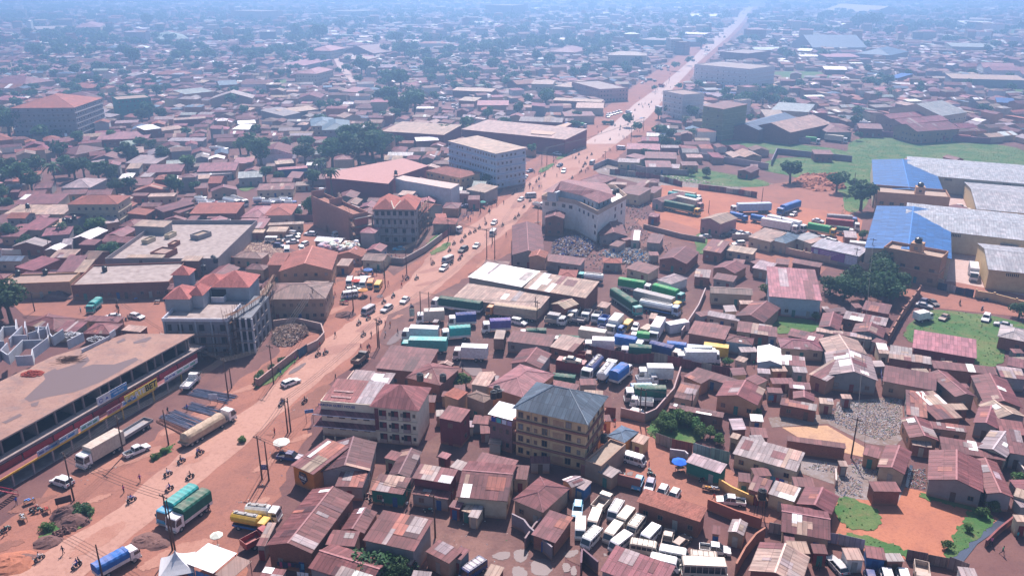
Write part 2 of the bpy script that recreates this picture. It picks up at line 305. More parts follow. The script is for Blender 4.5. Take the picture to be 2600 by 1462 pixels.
# tufts stand on the grass so that it does not read as flat
def in_poly(pts,x,y):
    c=False; j=len(pts)-1
    for i in range(len(pts)):
        a,b=pts[i],pts[j]
        if (a[1]>y)!=(b[1]>y) and x<(b[0]-a[0])*(y-a[1])/(b[1]-a[1]+1e-12)+a[0]: c=not c
        j=i
    return c
def scatter(name, polys, n, size, hgt, mats, kind='stuff', flat=False, z=0, cols=None, label=None, seed=1, mound=0):
    r=random.Random(seed); v=[];f=[];c=[]
    wp=[[tuple(P(*q)) for q in pl] for pl in polys]; ar=[]
    for p in wp:
        xs=[a[0] for a in p]; ys=[a[1] for a in p]; ar.append((max(xs)-min(xs))*(max(ys)-min(ys)))
    for p,A in zip(wp,ar):
        xs=[a[0] for a in p]; ys=[a[1] for a in p]; k=int(n*A/sum(ar))+1; cx,cy_=sum(xs)/len(xs),sum(ys)/len(ys); R=max(max(xs)-min(xs),max(ys)-min(ys))/2
        for _ in range(k):
            x,y=r.uniform(min(xs),max(xs)),r.uniform(min(ys),max(ys))
            if not in_poly(p,x,y): continue
            s=size*r.uniform(.5,1.5); h=hgt*r.uniform(.4,1.6); a=r.uniform(0,6.28); q=len(v)
            zz=z+mound*max(0,1-math.hypot(x-cx,y-cy_)/R)*r.uniform(.5,1)
            for i in range(4):
                t=a+i*1.57+r.uniform(-.4,.4); v.append((x+s*math.cos(t),y+s*math.sin(t),zz))
            for i in range(4):
                t=a+i*1.57+r.uniform(-.5,.5); k2=s*(.35 if not flat else .9); v.append((x+k2*math.cos(t)+s*.2,y+k2*math.sin(t),zz+h*r.uniform(.7,1)))
            f+=[(q,q+1,q+5,q+4),(q+1,q+2,q+6,q+5),(q+2,q+3,q+7,q+6),(q+3,q,q+4,q+7),(q+4,q+5,q+6,q+7)]
            cc=r.choice(cols) if cols else (1,1,1); c+=[cc]*5
    me=D_.meshes.new(name); me.from_pydata(v,[],f); me.materials.append(M[mats])
    if cols:
        at=me.color_attributes.new('col','FLOAT_COLOR','CORNER'); at.data.foreach_set('color',np.repeat(np.array([(*q,1) for q in c],'f'),4,axis=0).ravel())
    o=D_.objects.new(name,me); col.objects.link(o); o['kind']=kind
    if label: o['label']=label
    return o
def attr_mat(name,rough=.8):
    m,t,b=newmat(name); a=N(t,'Attribute'); a.attribute_name='col'; t.links.new(a.outputs['Color'],b.inputs['Base Color']); b.inputs['Roughness'].default_value=rough; return m
M['paledwood']=simple('weathered_timber',(.38,.27,.21),.9,.5,1.5)
M['bits']=attr_mat('assorted_refuse')
M['patchdark']=ground_mat('damp_earth',((.24,.11,.085),(.29,.13,.10),(.2,.095,.08)),(.2,.6,3.)); M['patchpale']=ground_mat('dry_dust',((.42,.21,.16),(.38,.18,.135),(.45,.24,.18)),(.2,.6,3.)); M['patchroad']=ground_mat('worn_road',((.36,.185,.15),(.40,.21,.17),(.32,.165,.135)),(.2,.6,3.))
scatter('grass',GRASS[:15]+GRASS[18:20],14000,.22,.16,'leaf2',z=.08,label='tufts of rough grass on the open plots')
WASTE=[(.34,.31,.33),(.10,.14,.06),(.24,.14,.10),(.27,.25,.28),(.45,.43,.42),(.25,.16,.13),(.10,.11,.2),(.2,.18,.19),(.32,.2,.17)]
scatter('refuse',[[(2130,1020),(2285,1010),(2290,1100),(2240,1120),(2140,1085),(2095,1060)],[(2160,1165),(2240,1165),(2235,1215),(2165,1200)],[(2040,1190),(2120,1200),(2120,1255),(2190,1262),(2190,1225),(2090,1170)],[(2300,1190),(2350,1190),(2355,1240),(2310,1240)]],6500,.15,.12,'bits',cols=WASTE,z=.05,label='scattered pale refuse covering the waste ground')
scatter('refuse',[[(1402,622),(1440,600),(1478,598),(1512,628),(1490,652),(1440,655),(1400,648)]],1600,.36,.4,'bits',cols=[(.5,.48,.5),(.02,.06,.3),(.4,.26,.18),(.35,.3,.3),(.03,.03,.08),(.5,.33,.25),(.3,.2,.16)],mound=2.2,z=.05,seed=3,label='heap of blue and white scrap plastic behind the cream building')
scatter('refuse',[[(1530,640),(1600,625),(1650,640),(1660,668),(1590,672),(1540,668)]],1300,.36,.4,'bits',cols=[(.48,.42,.4),(.05,.2,.4),(.5,.35,.25),(.6,.55,.5),(.25,.15,.1)],mound=1.5,z=.05,seed=4,label='heap of mixed white and tan sorted scrap among the sheds')
scatter('rubble',[[(690,850),(730,815),(770,822),(785,850),(740,880),(700,880)]],1500,.3,.3,'bits',cols=[(.40,.27,.2),(.28,.18,.14),(.2,.12,.1),(.46,.36,.32),(.34,.2,.14)],mound=2,z=.05,seed=5,label='rubble and broken timber inside the curved compound wall')
scatter('rubble',[[(1520,425),(1700,445),(1850,470),(1690,462),(1560,445)]],1500,.5,.25,'bits',cols=[(.4,.3,.26),(.5,.42,.4),(.3,.2,.17)],z=.05,seed=6,label='broken masonry strewn along the waste ground')
scatter('refuse',[[(1060,1330),(1180,1290),(1300,1330),(1430,1380),(1400,1440),(1200,1420)],[(1450,1230),(1640,1260),(1760,1400),(1500,1400)],[(1000,820),(1300,850),(1600,900),(1680,1040),(1580,1030),(1300,900)],[(690,1040),(760,1000),(730,1200),(560,1360)],[(830,610),(890,600),(930,690),(850,740)],[(140,1250),(330,1160),(400,1110),(300,1220)]],1500,.12,.06,'bits',cols=WASTE,z=.06,seed=8,label='loose litter lying about the yards and the roadside')
scatter('refuse',[[(1480,590),(1620,570),(1700,600),(1720,680),(1600,700),(1480,680)],[(1590,480),(1640,480),(1650,560),(1590,570)],[(1000,640),(960,700),(900,720),(900,650)]],1500,.3,.3,'bits',cols=WASTE+[(.3,.15,.12),(.45,.35,.28)],z=.05,seed=14,label='scrap and bundles strewn between the sheds')
scatter('red_soil_heaps',[[(2040,445),(2130,440),(2145,480),(2080,488),(2010,470)]],500,1.2,.7,'bare',z=.1,mound=1.2,seed=9,label='tipped heaps of red soil on the grass')
scatter('drain_bank',[[(225,1290),(232,1325),(100,1392),(95,1380)]],260,.5,.4,'yard',z=.05,seed=10,label='broken earth bank beside the road')
# patches of damp and trodden earth, blown dust, and dumped soil
rp=random.Random(41); SHW=[tuple(P(*p)) for p in SHOULDER]; k=0; PD=[]
for _ in range(1500):
    px,py=rp.uniform(0,1500),rp.uniform(380,1462); c=P(px,py)
    if not in_poly(SHW,c.x,c.y): continue
    R=rp.uniform(1.2,5); nn=9; ang=rp.uniform(.6,1.2); w2=[]
    for i in range(nn):
        t=i*6.283/nn; a,b=R*rp.uniform(.6,1.2)*math.cos(t)*1.8,R*rp.uniform(.5,1.1)*math.sin(t)*.7; w2.append((c.x+a*math.cos(ang)-b*math.sin(ang),c.y+a*math.sin(ang)+b*math.cos(ang)))
    pp=[pix(*p) for p in w2]; road=in_poly(ROAD_L+ROAD_R[::-1],px,py)
    if in_poly(ROAD_L+ROAD_R[::-1],*pp[0])!=road: continue
    if any(math.dist((c.x,c.y),o_)<R*2+o_r*2 for *o_,o_r in PD): continue
    PD.append((c.x,c.y,R)); sheet('earth_patch',pp,rp.choice(['patchdark','patchpale']) if not road else rp.choice(['patchroad','patchroad','patchpale']),.062,soft=.25); k+=1
    if k>95: break
def heap(x,y,R,H,mat,label,t=NAT,name='soil_heap'):
    c=P(*tp(t,x,y)); q=random.Random(int(x*7+y)); v=[];f=[]; n=14
    for j in range(6):
        for i in range(n):
            a=i*6.283/n; rr_=R*(1-j/5.5)*(1+q.uniform(-.12,.12)); v.append((rr_*math.cos(a)*1.25,rr_*math.sin(a),H*math.sin(min(1,j/5)*1.5)*q.uniform(.85,1.1) if j else -.02))
    for j in range(5):
        for i in range(n): f.append((j*n+i,j*n+(i+1)%n,(j+1)*n+(i+1)%n,(j+1)*n+i))
    f.append(tuple(5*n+i for i in range(n))); me=D_.meshes.new(name); me.from_pydata(v,[],f); me.materials.append(M[mat]); o=D_.objects.new(name,me); col.objects.link(o); o.location=(c.x,c.y,0); o['kind']='stuff'; o['label']=label
TT0=(0,1096,.25262)
for x,y,R,H,m_,l in [(130,1320,3.2,1.0,'bare','dug out red earth at the bottom left'),(230,1290,1.8,.8,'yard','dark side of the dug out earth'),(680,830,2.6,1.5,'yard','dark soil dumped by the leaning board'),(740,900,2.4,1.2,'yard','dark soil bank beside the road'),(480,1110,2.0,.9,'yard','soil spoil at the end of the verge'),(1480,1090,2.2,.7,'yard','dark earth thrown up from the roadside pit'),(1590,1130,1.8,.6,'yard','edge of the roadside pit')]: heap(x,y,R,H,m_,l,TT0)
for x,y,R,H,m_,l in [(150,755,4,2.0,'yard','dark sand heap in front of the flat roofed shops'),(878,800,2.5,1.0,'yard','earth heap by the roadside stalls'),(1315,432,5,1.2,'shoulder','smooth murram heap across the road from the white van'),(2060,455,6,1.8,'bare','red soil heap on the green field'),(2110,470,5,1.6,'bare','second red soil heap on the green field'),(2085,480,5,1.2,'bare','low red soil heap before the truck yard')]: heap(x,y,R,H,m_,l)
for hx,hy,n_,R in [(745,845,130,3.6),(715,865,60,2.5),(1590,650,60,3.5),(1450,630,40,3),(1640,640,50,3)]:
    c=P(hx,hy); q=random.Random(hx); m=MB()
    for i in range(n_):
        x,y=q.gauss(0,R*.5),q.gauss(0,R*.4); a_=q.uniform(0,3.1); L=q.uniform(.7,2.2); z0=q.uniform(.1,1.3); z1=q.uniform(.1,1.8); m.cyl((x-L*math.cos(a_)/2,y-L*math.sin(a_)/2,z0),(x+L*math.cos(a_)/2,y+L*math.sin(a_)/2,z1),.07,n=4,caps=False)
    o=m.build('timber_debris',[M['paledwood']],None); o.location=(c.x,c.y,0); o['kind']='stuff'; o['label']='jumbled pale planks and poles on the heap'
# puddles, drain
PUD=[[(1300,1400),(1325,1392),(1345,1400),(1335,1425),(1310,1430)],[(1345,1425),(1385,1415),(1405,1435),(1395,1462),(1350,1462)],[(1425,1408),(1440,1398),(1470,1395),(1465,1410),(1440,1418)],[(1425,1430),(1445,1428),(1450,1450),(1430,1455)],[(1448,1440),(1462,1435),(1465,1462),(1450,1462)],[(1300,1435),(1330,1440),(1345,1462),(1300,1470)],[(1528,1405),(1542,1404),(1538,1415)],[(960,1280),(1010,1275),(990,1290)],
 [(1240,1410),(1290,1395),(1300,1415),(1270,1425)],[(1590,1200),(1610,1196),(1605,1208),(1592,1207)],[(725,950),(775,918),(778,925),(745,950)],[(955,750),(972,747),(972,756),(958,757)],[(1000,850),(1020,835),(1025,850),(1010,870),(975,880)],[(1150,920),(1200,915),(1230,940),(1205,960),(1180,940)]]
for i,p_ in enumerate(PUD): sheet('puddle',p_,'water',.075+.002*i,soft=.12)
sheet('drain_stream',[(2407,1426),(2438,1436),(2482,1380),(2555,1330),(2545,1312),(2500,1345),(2450,1388)],'drain',.08)
sheet('drain_stream',[(2298,1235),(2310,1180),(2318,1182),(2306,1238)],'drain',.08)
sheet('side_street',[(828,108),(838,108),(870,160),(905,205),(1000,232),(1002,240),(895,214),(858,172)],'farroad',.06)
sheet('drying_yard',[(585,602),(655,598),(760,640),(745,662),(575,650)],'yard',.05)
scatter('drying_offcuts',[[(585,604),(652,602),(742,642),(738,656),(578,646)]],2600,.3,.12,'bits',cols=[(.42,.28,.2),(.5,.36,.27),(.35,.22,.17)],z=.06,seed=12,label='tan offcuts spread out to dry in the brick walled yard')
# reserve map: where houses may not be added
RES=[]
def reserve(pts,tr=NAT): RES.append([tuple(P(*tp(tr,x,y))) for x,y in pts])
for q in (SHOULDER,YARD,VANY,COURT,LANE): reserve(q)
for q in GRASS: reserve(q)
for q in ([(1940,1045),(2290,1000),(2300,1140),(2060,1140),(1940,1110)],[(2030,1160),(2380,1170),(2480,1275),(2540,1320),(2420,1440),(2110,1390)],[(570,600),(660,595),(765,640),(750,665),(570,655)],[(2240,1330),(2600,1330),(2600,1462),(2400,1440)],[(2280,1180),(2370,1180),(2370,1250),(2280,1250)],[(1640,1070),(1820,1050),(1840,1140),(1660,1130)],[(1395,600),(1670,600),(1670,675),(1395,665)]): reserve(q)
reserve([(1600,420),(2200,440),(2240,650),(2700,700),(2700,830),(1900,700),(1600,600),(1480,470)])
reserve([(780,150),(800,190),(870,190),(900,210),(1000,240),(995,225),(890,180),(850,150),(842,120),(835,120)])
# ---------------------------------------------------------------- houses
def slope_sheets(mb, e0,e1,r1,r0, m=0, lift=.0, sh=.82, rows=2.6):
    """one roof slope of lapped sheets: eave e0-e1, ridge r0-r1; each column of sheets is proud of its neighbour"""
    e0,e1,r0,r1=map(Vector,(e0,e1,r0,r1)); W=(e1-e0).length; L=((r0+r1)/2-(e0+e1)/2).length
    nx=max(1,min(60,round(W/sh))); ny=max(1,min(8,round(L/rows))); nrm=(e1-e0).cross(r0-e0 if (r0-e0).length>.01 else r1-e0).normalized()
    if nrm.z<0: nrm=-nrm
    for j in range(ny):
        for i in range(nx):
            a,b=i/nx,(i+1)/nx; c,d=j/ny,(j+1)/ny
            def q(s,t): return (e0.lerp(e1,s)).lerp(r0.lerp(r1,s),t)
            off=nrm*(lift+(.022 if (i+j)%2 else 0.0)); off2=nrm*(lift+(.022 if (i+j)%2 else 0.0))
            mb.face([q(a,c)+off,q(b,c)+off,q(b,d)+off2,q(a,d)+off2],m,[(a*W,c*L),(b*W,c*L),(b*W,d*L),(a*W,d*L)])
def roof_poly(mb,pts,e0,e1,m=0):
    """a flat roof face of any outline with uv measured along its eave e0-e1 and up the slope"""
    e0,e1=Vector(e0),Vector(e1); u=(e1-e0).normalized(); P_=[Vector(p) for p in pts]; n=(P_[1]-P_[0]).cross(P_[2]-P_[0]).normalized(); v=n.cross(u)
    mb.face(P_,m,[((p-e0).dot(u),abs((p-e0).dot(v))) for p in P_])
def hip_roof(mb,x0,x1,y0,y1,z,rise,m=0,ov=0):
    W,Dp=x1-x0,y1-y0; k=min(W,Dp)/2
    if W>=Dp: a,b=(x0+k,(y0+y1)/2,z+rise),(x1-k,(y0+y1)/2,z+rise)
    else: a,b=((x0+x1)/2,y0+k,z+rise),((x0+x1)/2,y1-k,z+rise)
    c=[(x0,y0,z),(x1,y0,z),(x1,y1,z),(x0,y1,z)]
    if W>=Dp: fs=[[c[0],c[1],b,a],[c[1],c[2],b],[c[2],c[3],a,b],[c[3],c[0],a]]
    else: fs=[[c[0],c[1],a],[c[1],c[2],b,a],[c[2],c[3],b],[c[3],c[0],a,b]]
    for f in fs: roof_poly(mb,f,f[0],f[1],m)
    mb.face([c[3],c[2],c[1],c[0]],m); return a,b
WIN={}
def window_mesh(w,h):
    k=(round(w,1),round(h,1))
    if k not in WIN:
        mb=MB(); w,h=k; t=.09
        mb.box(-w/2,w/2,-.05,.0,0,t,0); mb.box(-w/2,w/2,-.05,0,h-t,h,0); mb.box(-w/2,-w/2+t,-.05,0,t,h-t,0); mb.box(w/2-t,w/2,-.05,0,t,h-t,0)
        if w>.9: mb.box(-.03,.03,-.045,0,t,h-t,0)
        mb.face([(-w/2+t,-.02,t),(w/2-t,-.02,t),(w/2-t,-.02,h-t),(-w/2+t,-.02,h-t)],1)
        WIN[k]=mb.mesh('window',[M['frame'],M['glass']])
    return WIN[k]
DOOR={}
def door_mesh(w,h):
    k=(round(w,1),round(h,1))
    if k not in DOOR:
        mb=MB(); w,h=k; mb.box(-w/2,w/2,-.06,0,0,h,0); mb.box(-w/2+.08,w/2-.08,-.08,-.06,.1,h*.45,0); mb.box(-w/2+.08,w/2-.08,-.08,-.06,h*.52,h-.1,0); DOOR[k]=mb.mesh('door',[M['matte']])
    return DOOR[k]
DOORC=[(.22,.03,.03),(.03,.08,.25),(.12,.07,.05),(.05,.18,.15),(.35,.33,.3)]
def fenestrate(root, side, L, y, storeys, fh, r, near, z0=0.0, door=True, dens=2.6, ww=1.0, wh=1.0):
    """side: 0 front,1 right,3 left ; a row of windows per storey"""
    n=max(1,int(L/dens))
    for s in range(storeys):
        for i in range(n):
            t=(i+.5)/n*L
            isd=door and s==0 and side==0 and (i==n//2 or (n>5 and i%4==1))
            if not isd and r.random()<.18: continue
            if side==0: loc,rz=(t+y[0],y[1]-.005,0),0
            elif side==1: loc,rz=(y[0]+.005,t+y[1],0),math.pi/2
            else: loc,rz=(y[0]-.005,t+y[1],0),-math.pi/2
            if isd: link('door',door_mesh(.95,2.0),root,(loc[0],loc[1],.05),rz,r.choice(DOORC))
            else: link('window',window_mesh(ww,wh),root,(loc[0],loc[1],z0+s*fh+fh*.38),rz)
SHEETC=dict(r=['p','n','d','t','w'],d=['r','p','n'],p=['r','w','n'],n=['r','p','w'],t=['n','p'],k=['p','r'],m=['r','p'],w=['p'],s=['p'],b=['l'],g=['p'],q=['p'],h=['r'])
RNAME=dict(r='rust red',d='dark rust',p='pale grey',n='tan',t='orange tiled',k='pink',w='white',b='bright blue',s='slate blue',m='maroon',g='pale green',q='silver grey',h='brown')
WALLN=dict(br='brick',cr='cream',gy='grey',ye='yellow',wh='white',bl='blue',gn='green',mr='maroon',og='orange',tn='tan',pp='purple',pk='pink',lb='pale blue',ol='olive',tp='orange brown')
TNAME=dict(g='gabled',G='gabled',h='hipped',s='lean-to',f='flat')
HOUSES=[]
def make_house(A,B,depth,h,ty,rc,wc=None,q=None,rise=None,label=None,name=None,cat=None,seed=0,wins=True,desc=None,parapet=.5,dens=2.6,fh=3.0,ww=1.0,wh=1.0):
    """A,B: the two ends of the front eave (world xy); depth away from the viewer"""
    r=random.Random(seed*977+11); u=(B-A); W=u.length; u=u/W; v=Vector((-u.y,u.x))
    if v.dot(A+B)<0: A,B=B,A; u=-u; v=-v
    ang=math.atan2(u.y,u.x); ctr=A+u*W/2+v*depth/2; px,py=pix(ctr.x,ctr.y,0); near=py>760 or math.hypot(*ctr)<215
    area=W*depth
    if wc is None: wc=r.choice(['br','gy','cr','tn','br','gy','tp'] if ty!='f' else ['gy','br','cr'])
    if name is None:
        if area<16: name,cat='kiosk','kiosk'
        elif h>=8: name,cat='block_of_flats','building'
        elif area>420: name,cat='warehouse','warehouse'
        elif ty=='s' and area<60: name,cat='shed','shed'
        else: name,cat='house','house'
    cat=cat or name.replace('_',' ')
    size='small ' if area<45 else 'large ' if area>330 else 'long ' if W>2.4*depth else ''
    st=['','','two storey ','three storey ','four storey ','five storey ','six storey ','seven storey ','eight storey '][max(0,min(8,int(h/fh)))]
    ds=desc or f"{size}{st}{WALLN[wc]} {cat} with {RNAME[rc]} {TNAME[ty]} roof"
    root=thing(name,cat,ds,A.x,A.y,ang,label=label)
    base=jit(PAL[rc],.10,r); wcol=jit(WPAL[wc],.08,r); wm=M['brick'] if wc=='br' else M['wall']
    o=.35 if area>30 else .18
    if ty=='f': o=0
    dz=h-.02; tan=.30
    if rise is None: rise={'g':tan*depth/2,'G':tan*W/2,'h':tan*min(W,depth)/2,'s':min(.09*depth,1.2),'f':0}[ty]
    # walls
    wb=MB(); pl=[(o,o),(W-o,o),(W-o,depth-o),(o,depth-o)]
    if ty=='f':
        wb.poly(pl,0,dz,0,0); 
        t=.2
        for a,b,c,d in ((0,W,0,t),(0,W,depth-t,depth),(0,t,t,depth-t),(W-t,W,t,depth-t)): wb.box(a,b,c,d,dz,dz+parapet)
        wb.build('wall',[wm],root,wcol)
        rb=MB(); rb.face([(t,t,h+.01),(W-t,t,h+.01),(W-t,depth-t,h+.01),(t,depth-t,h+.01)]); rb.build('roof',[M['matte'] if area<400 else M['conc']],root,base)
    else:
        if ty=='s':
            def zz(y): return dz-.06+rise*(y/depth)
            z1,z2=zz(o),zz(depth-o)
            for a,b,c,d in ((0,1,z1,z1),(1,2,z1,z2),(2,3,z2,z2),(3,0,z2,z1)):
                p,q_=pl[a],pl[b]; L=math.dist(p,q_); wb.face([(p[0],p[1],0),(q_[0],q_[1],0),(q_[0],q_[1],d),(p[0],p[1],c)],0,[(0,0),(L,0),(L,d),(0,c)])
        else:
            wb.poly(pl,0,dz-.04,0)
            if ty=='g':
                zr=dz-.06+rise-.0; ym=depth/2; k=rise/(depth/2)
                for x in (o,W-o): wb.face([(x,o,dz-.04+0),(x,depth-o,dz-.04),(x,depth-o,dz-.06+k*o),(x,ym,zr),(x,o,dz-.06+k*o)],0)
            if ty=='G':
                zr=dz-.06+rise; xm=W/2; k=rise/(W/2)
                for y in (o,depth-o): wb.face([(o,y,dz-.04),(W-o,y,dz-.04),(W-o,y,dz-.06+k*o),(xm,y,zr),(o,y,dz-.06+k*o)],0)
        wb.build('wall',[wm],root,wcol)
        rb=MB(); mt=M['tile'] if rc=='t' else M['roof']; sh,rw=(.82,2.6) if near else (2.4,20)
        if mt is M['tile']: sh,rw=(.99,1.2)
        if ty=='s':
            slope_sheets(rb,(0,0,h),(W,0,h),(W,depth,h+rise),(0,depth,h+rise),sh=sh,rows=rw); faces=[((0,0,h),(W,0,h),(W,depth,h+rise),(0,depth,h+rise))]
            rb.face([(0,depth,h+rise-.07),(W,depth,h+rise-.07),(W,0,h-.07),(0,0,h-.07)]); 
            for a,b in (((0,0,h),(W,0,h)),((W,0,h),(W,depth,h+rise)),((0,depth,h+rise),(0,0,h))): rb.face([(a[0],a[1],a[2]-.07),(b[0],b[1],b[2]-.07),b,a])
        elif ty=='g':
            R0,R1=(0,depth/2,h+rise),(W,depth/2,h+rise)
            slope_sheets(rb,(0,0,h),(W,0,h),R1,R0,sh=sh,rows=rw); slope_sheets(rb,(W,depth,h),(0,depth,h),R0,R1,sh=sh,rows=rw)
            faces=[((0,0,h),(W,0,h),R1,R0)]
            for x in (0,W): rb.face([(x,0,h-.08),(x,depth/2,h+rise-.08),(x,depth/2,h+rise),(x,0,h)]); rb.face([(x,depth/2,h+rise-.08),(x,depth,h-.08),(x,depth,h),(x,depth/2,h+rise)])
            rb.face([(0,0,h-.08),(W,0,h-.08),(W,0,h),(0,0,h)])
            cap=MB(); cap.box(-.05,W+.05,depth/2-.16,depth/2+.16,h+rise-.02,h+rise+.05); cap.build('ridge_cap',[M['matte']],root,tuple(min(.9,c*1.6+.06) for c in base))
        elif ty=='G':
            R0,R1=(W/2,0,h+rise),(W/2,depth,h+rise)
            slope_sheets(rb,(0,depth,h),(0,0,h),R0,R1,sh=sh,rows=rw); slope_sheets(rb,(W,0,h),(W,depth,h),R1,R0,sh=sh,rows=rw)
            faces=[((0,depth,h),(0,0,h),R0,R1),((W,0,h),(W,depth,h),R1,R0)]
            for y in (0,depth): rb.face([(0,y,h-.1),(W/2,y,h+rise-.1),(W/2,y,h+rise),(0,y,h)]); rb.face([(W/2,y,h+rise-.1),(W,y,h-.1),(W,y,h),(W/2,y,h+rise)])
            cap=MB(); cap.box(W/2-.16,W/2+.16,-.05,depth+.05,h+rise-.02,h+rise+.05); cap.build('ridge_cap',[M['matte']],root,tuple(min(.9,c*1.6+.06) for c in base))
        else:
            a,b=hip_roof(rb,0,W,0,depth,h,rise); faces=[((0,0,h),(W,0,h),b,a)]
            cap=MB()
            for c0,c1 in (((0,0,h),a),((W,0,h),b if W>=depth else a),((W,depth,h),b),((0,depth,h),a if W>=depth else b),(a,b)):
                if math.dist(c0,c1)>.3: cap.cyl((c0[0],c0[1],c0[2]+.02),(c1[0],c1[1],c1[2]+.02),.09,n=4,caps=False)
            cap.build('hip_cap',[M['matte']],root,tuple(min(.9,c*1.5+.05) for c in base))
        rb.build('roof',[mt],root,base)
        # odd sheets that have been renewed: each one its own piece
        nq=q if q is not None else (r.choice([0,1,2,3]) if near and rc in 'rdpnm' and area>25 else 0)
        for k in range(nq):
            F=[Vector(p) for p in faces[k%len(faces)]]; Wd=(F[1]-F[0]).length; Ld=(F[3]-F[0]).length
            a=math.floor(r.uniform(.03,.85)*Wd/.82)*.82; n=r.choice([1,2,2,3,4]); lw=min(n*.82,Wd-a-.05); l0=r.choice([0.0,0.0,.35,.5]); ll=r.choice([.35,.5,.6,1.0])
            l1=min(1.0,l0+ll)
            if lw<.3: continue
            nrm=(F[1]-F[0]).cross(F[3]-F[0]).normalized(); nrm=nrm if nrm.z>0 else -nrm
            if ty=='h': l0=max(.02,l0*.5); l1=min(.6,l1*.6); a=min(max(a,Wd*.3),Wd*.6); lw=min(lw,Wd*.15)
            def qq(s,t): return F[0].lerp(F[1],s/Wd).lerp(F[3].lerp(F[2],s/Wd),t)+nrm*(.05+.006*k)
            sb=MB(); sb.face([qq(a,l0),qq(a+lw,l0),qq(a+lw,l1),qq(a,l1)],0,[(a,l0*Ld),(a+lw,l0*Ld),(a+lw,l1*Ld),(a,l1*Ld)])
            sb.build('roof_sheet',[M['roof']],root,jit(PAL[r.choice(SHEETC.get(rc,['p']))],.1,r))
    if wins and (py>330 or h>=8):
        ns=max(1,int(h/fh)); 
        fenestrate(root,0,W-2*o,(o,o),ns,min(fh,h/ns),r,near,dens=dens,ww=ww,wh=wh)
        sd=1 if px<1300 else 3
        if depth>4 and (near or h>5): fenestrate(root,sd,depth-2*o,((W-o) if sd==1 else o,o),ns,min(fh,h/ns),r,near,dens=dens*1.15,ww=ww,wh=wh)
    if h>=7.5 and wins:
        ns=max(2,int(h/fh)); bc=tuple(min(.85,x*1.25+.04) for x in wcol)
        for k in range(1,ns):
            z=k*h/ns; m=MB(); e=.55 if h>14 else .3; m.box(o-e,W-o+e,o-e,o-.02,z-.12,z+.12,0,True); m.box(W-o+.02,W-o+e,o-.01,depth-o,z-.12,z+.12,0,True); m.build('floor_band',[M['wall']],root,bc)
    HOUSES.append((root,A,u,v,W,depth)); RES.append([tuple(A-u*.5-v*.5),tuple(A+u*(W+.5)-v*.5),tuple(A+u*(W+.5)+v*(depth+.5)),tuple(A-u*.5+v*(depth+.5))])
    return root
def solve_depth(A,B,c,h,ty,rise,W):
    u=(B-A)/W; v=Vector((-u.y,u.x)); 
    if v.dot(A+B)<0: v=-v
    def f(d):
        if ty=='g': z=h+(.15*d if rise is None else rise); k=.5
        elif ty=='G': z=h+(.15*W if rise is None else rise); k=1
        elif ty=='s': z=h+(min(.09*d,1.2) if rise is None else rise); k=1
        else: z=h; k=1
        return (P(*c,z)-A).dot(v)/k
    d=f(6.0)
    for _ in range(12): d=.5*d+.5*f(max(1.,d))
    return max(1.8,min(90,abs(d)))
HN=[0]
def houses(t,txt):
    for line in txt.strip().splitlines():
        line=line.strip()
        if not line: continue
        label=None
        if '#' in line: line,label=[s.strip() for s in line.split('#')]
        f=line.split(); a,b=[tp(t,*map(float,s.split(','))) for s in f[:2]]; h=float(f[3]); ty=f[4]; rc=f[5]
        kw={}
        for s in f[6:]:
            if s[0]=='q': kw['q']=int(s[1:])
            elif s[:2]=='w:': kw['wc']=s[2:]
            elif s[:2]=='r:': kw['rise']=float(s[2:])
            elif s=='nw': kw['wins']=False
            elif s[:2]=='n:': kw['name']=s[2:]
            elif s[:2]=='d:': kw['dens']=float(s[2:])
            elif s[:2]=='f:': kw['fh']=float(s[2:])
            elif s[:2]=='p:': kw['parapet']=float(s[2:])
        A,B=P(*a,h),P(*b,h); W=(B-A).length
        if 'm' in f[2]: d=float(f[2][:-1])
        else: d=solve_depth(A,B,tp(t,*map(float,f[2].split(','))),h,ty,kw.get('rise'),W)
        HN[0]+=1; make_house(A,B,d,h,ty,rc,label=label,seed=HN[0],**kw)
# ---------------------------------------------------------------- the houses of the quarter, from the nearest back
houses(tile(1,3),'''
345,332 575,430 805,100 4.2 s r w:og q3 nw n:bar #orange walled bar with a striped rust red roof at the roadside corner
650,400 1145,395 1010,45 3.6 G d q5
790,545 1070,560 1140,390 3 s r q3
1150,585 1475,630 1560,460 3 s r q5 w:gn
1325,440 1545,460 1555,160 3 G d q2
1565,462 1955,525 2070,385 4.6 s r q6 w:mr
1562,620 1930,680 1945,600 2.7 s r q2
2005,652 2530,700 2125,385 4 g r q4
2200,300 2573,388 2250,195 4 s r q0
95,1138 560,1222 670,530 4.4 G r q7
850,985 1090,1020 1050,750 3 G r
695,1132 990,1152 1080,1000 3.4 s r q1
1070,1085 1590,1200 1750,880 5.2 s r q7 w:gy nw #high grey walled store with a rust roof and two bright white roof strips
520,1365 1130,1560 610,1180 3.4 g r q5
1330,1340 1520,1400 1560,1270 3 s r q1
1700,1200 1940,1325 2060,1190 3.2 s r q1
1960,1250 2060,1290 2095,1160 3 s r
20,1470 240,1500 325,1385 3 s r q2
1550,1480 1740,1500 1770,1405 3 s p
1935,750 2045,778 2090,705 2.6 s k w:mr
2065,790 2150,815 2200,745 2.4 s n
2130,850 2230,870 2310,750 2.4 s p
1820,245 1915,275 1945,225 2.6 s k w:mr
2290,1440 2430,1480 2510,1360 3 s n
1945,350 2080,395 2140,310 3 s p
1285,260 1400,290 1440,200 3 s r
0,1145 90,1150 240,915 3 s p q3
''')
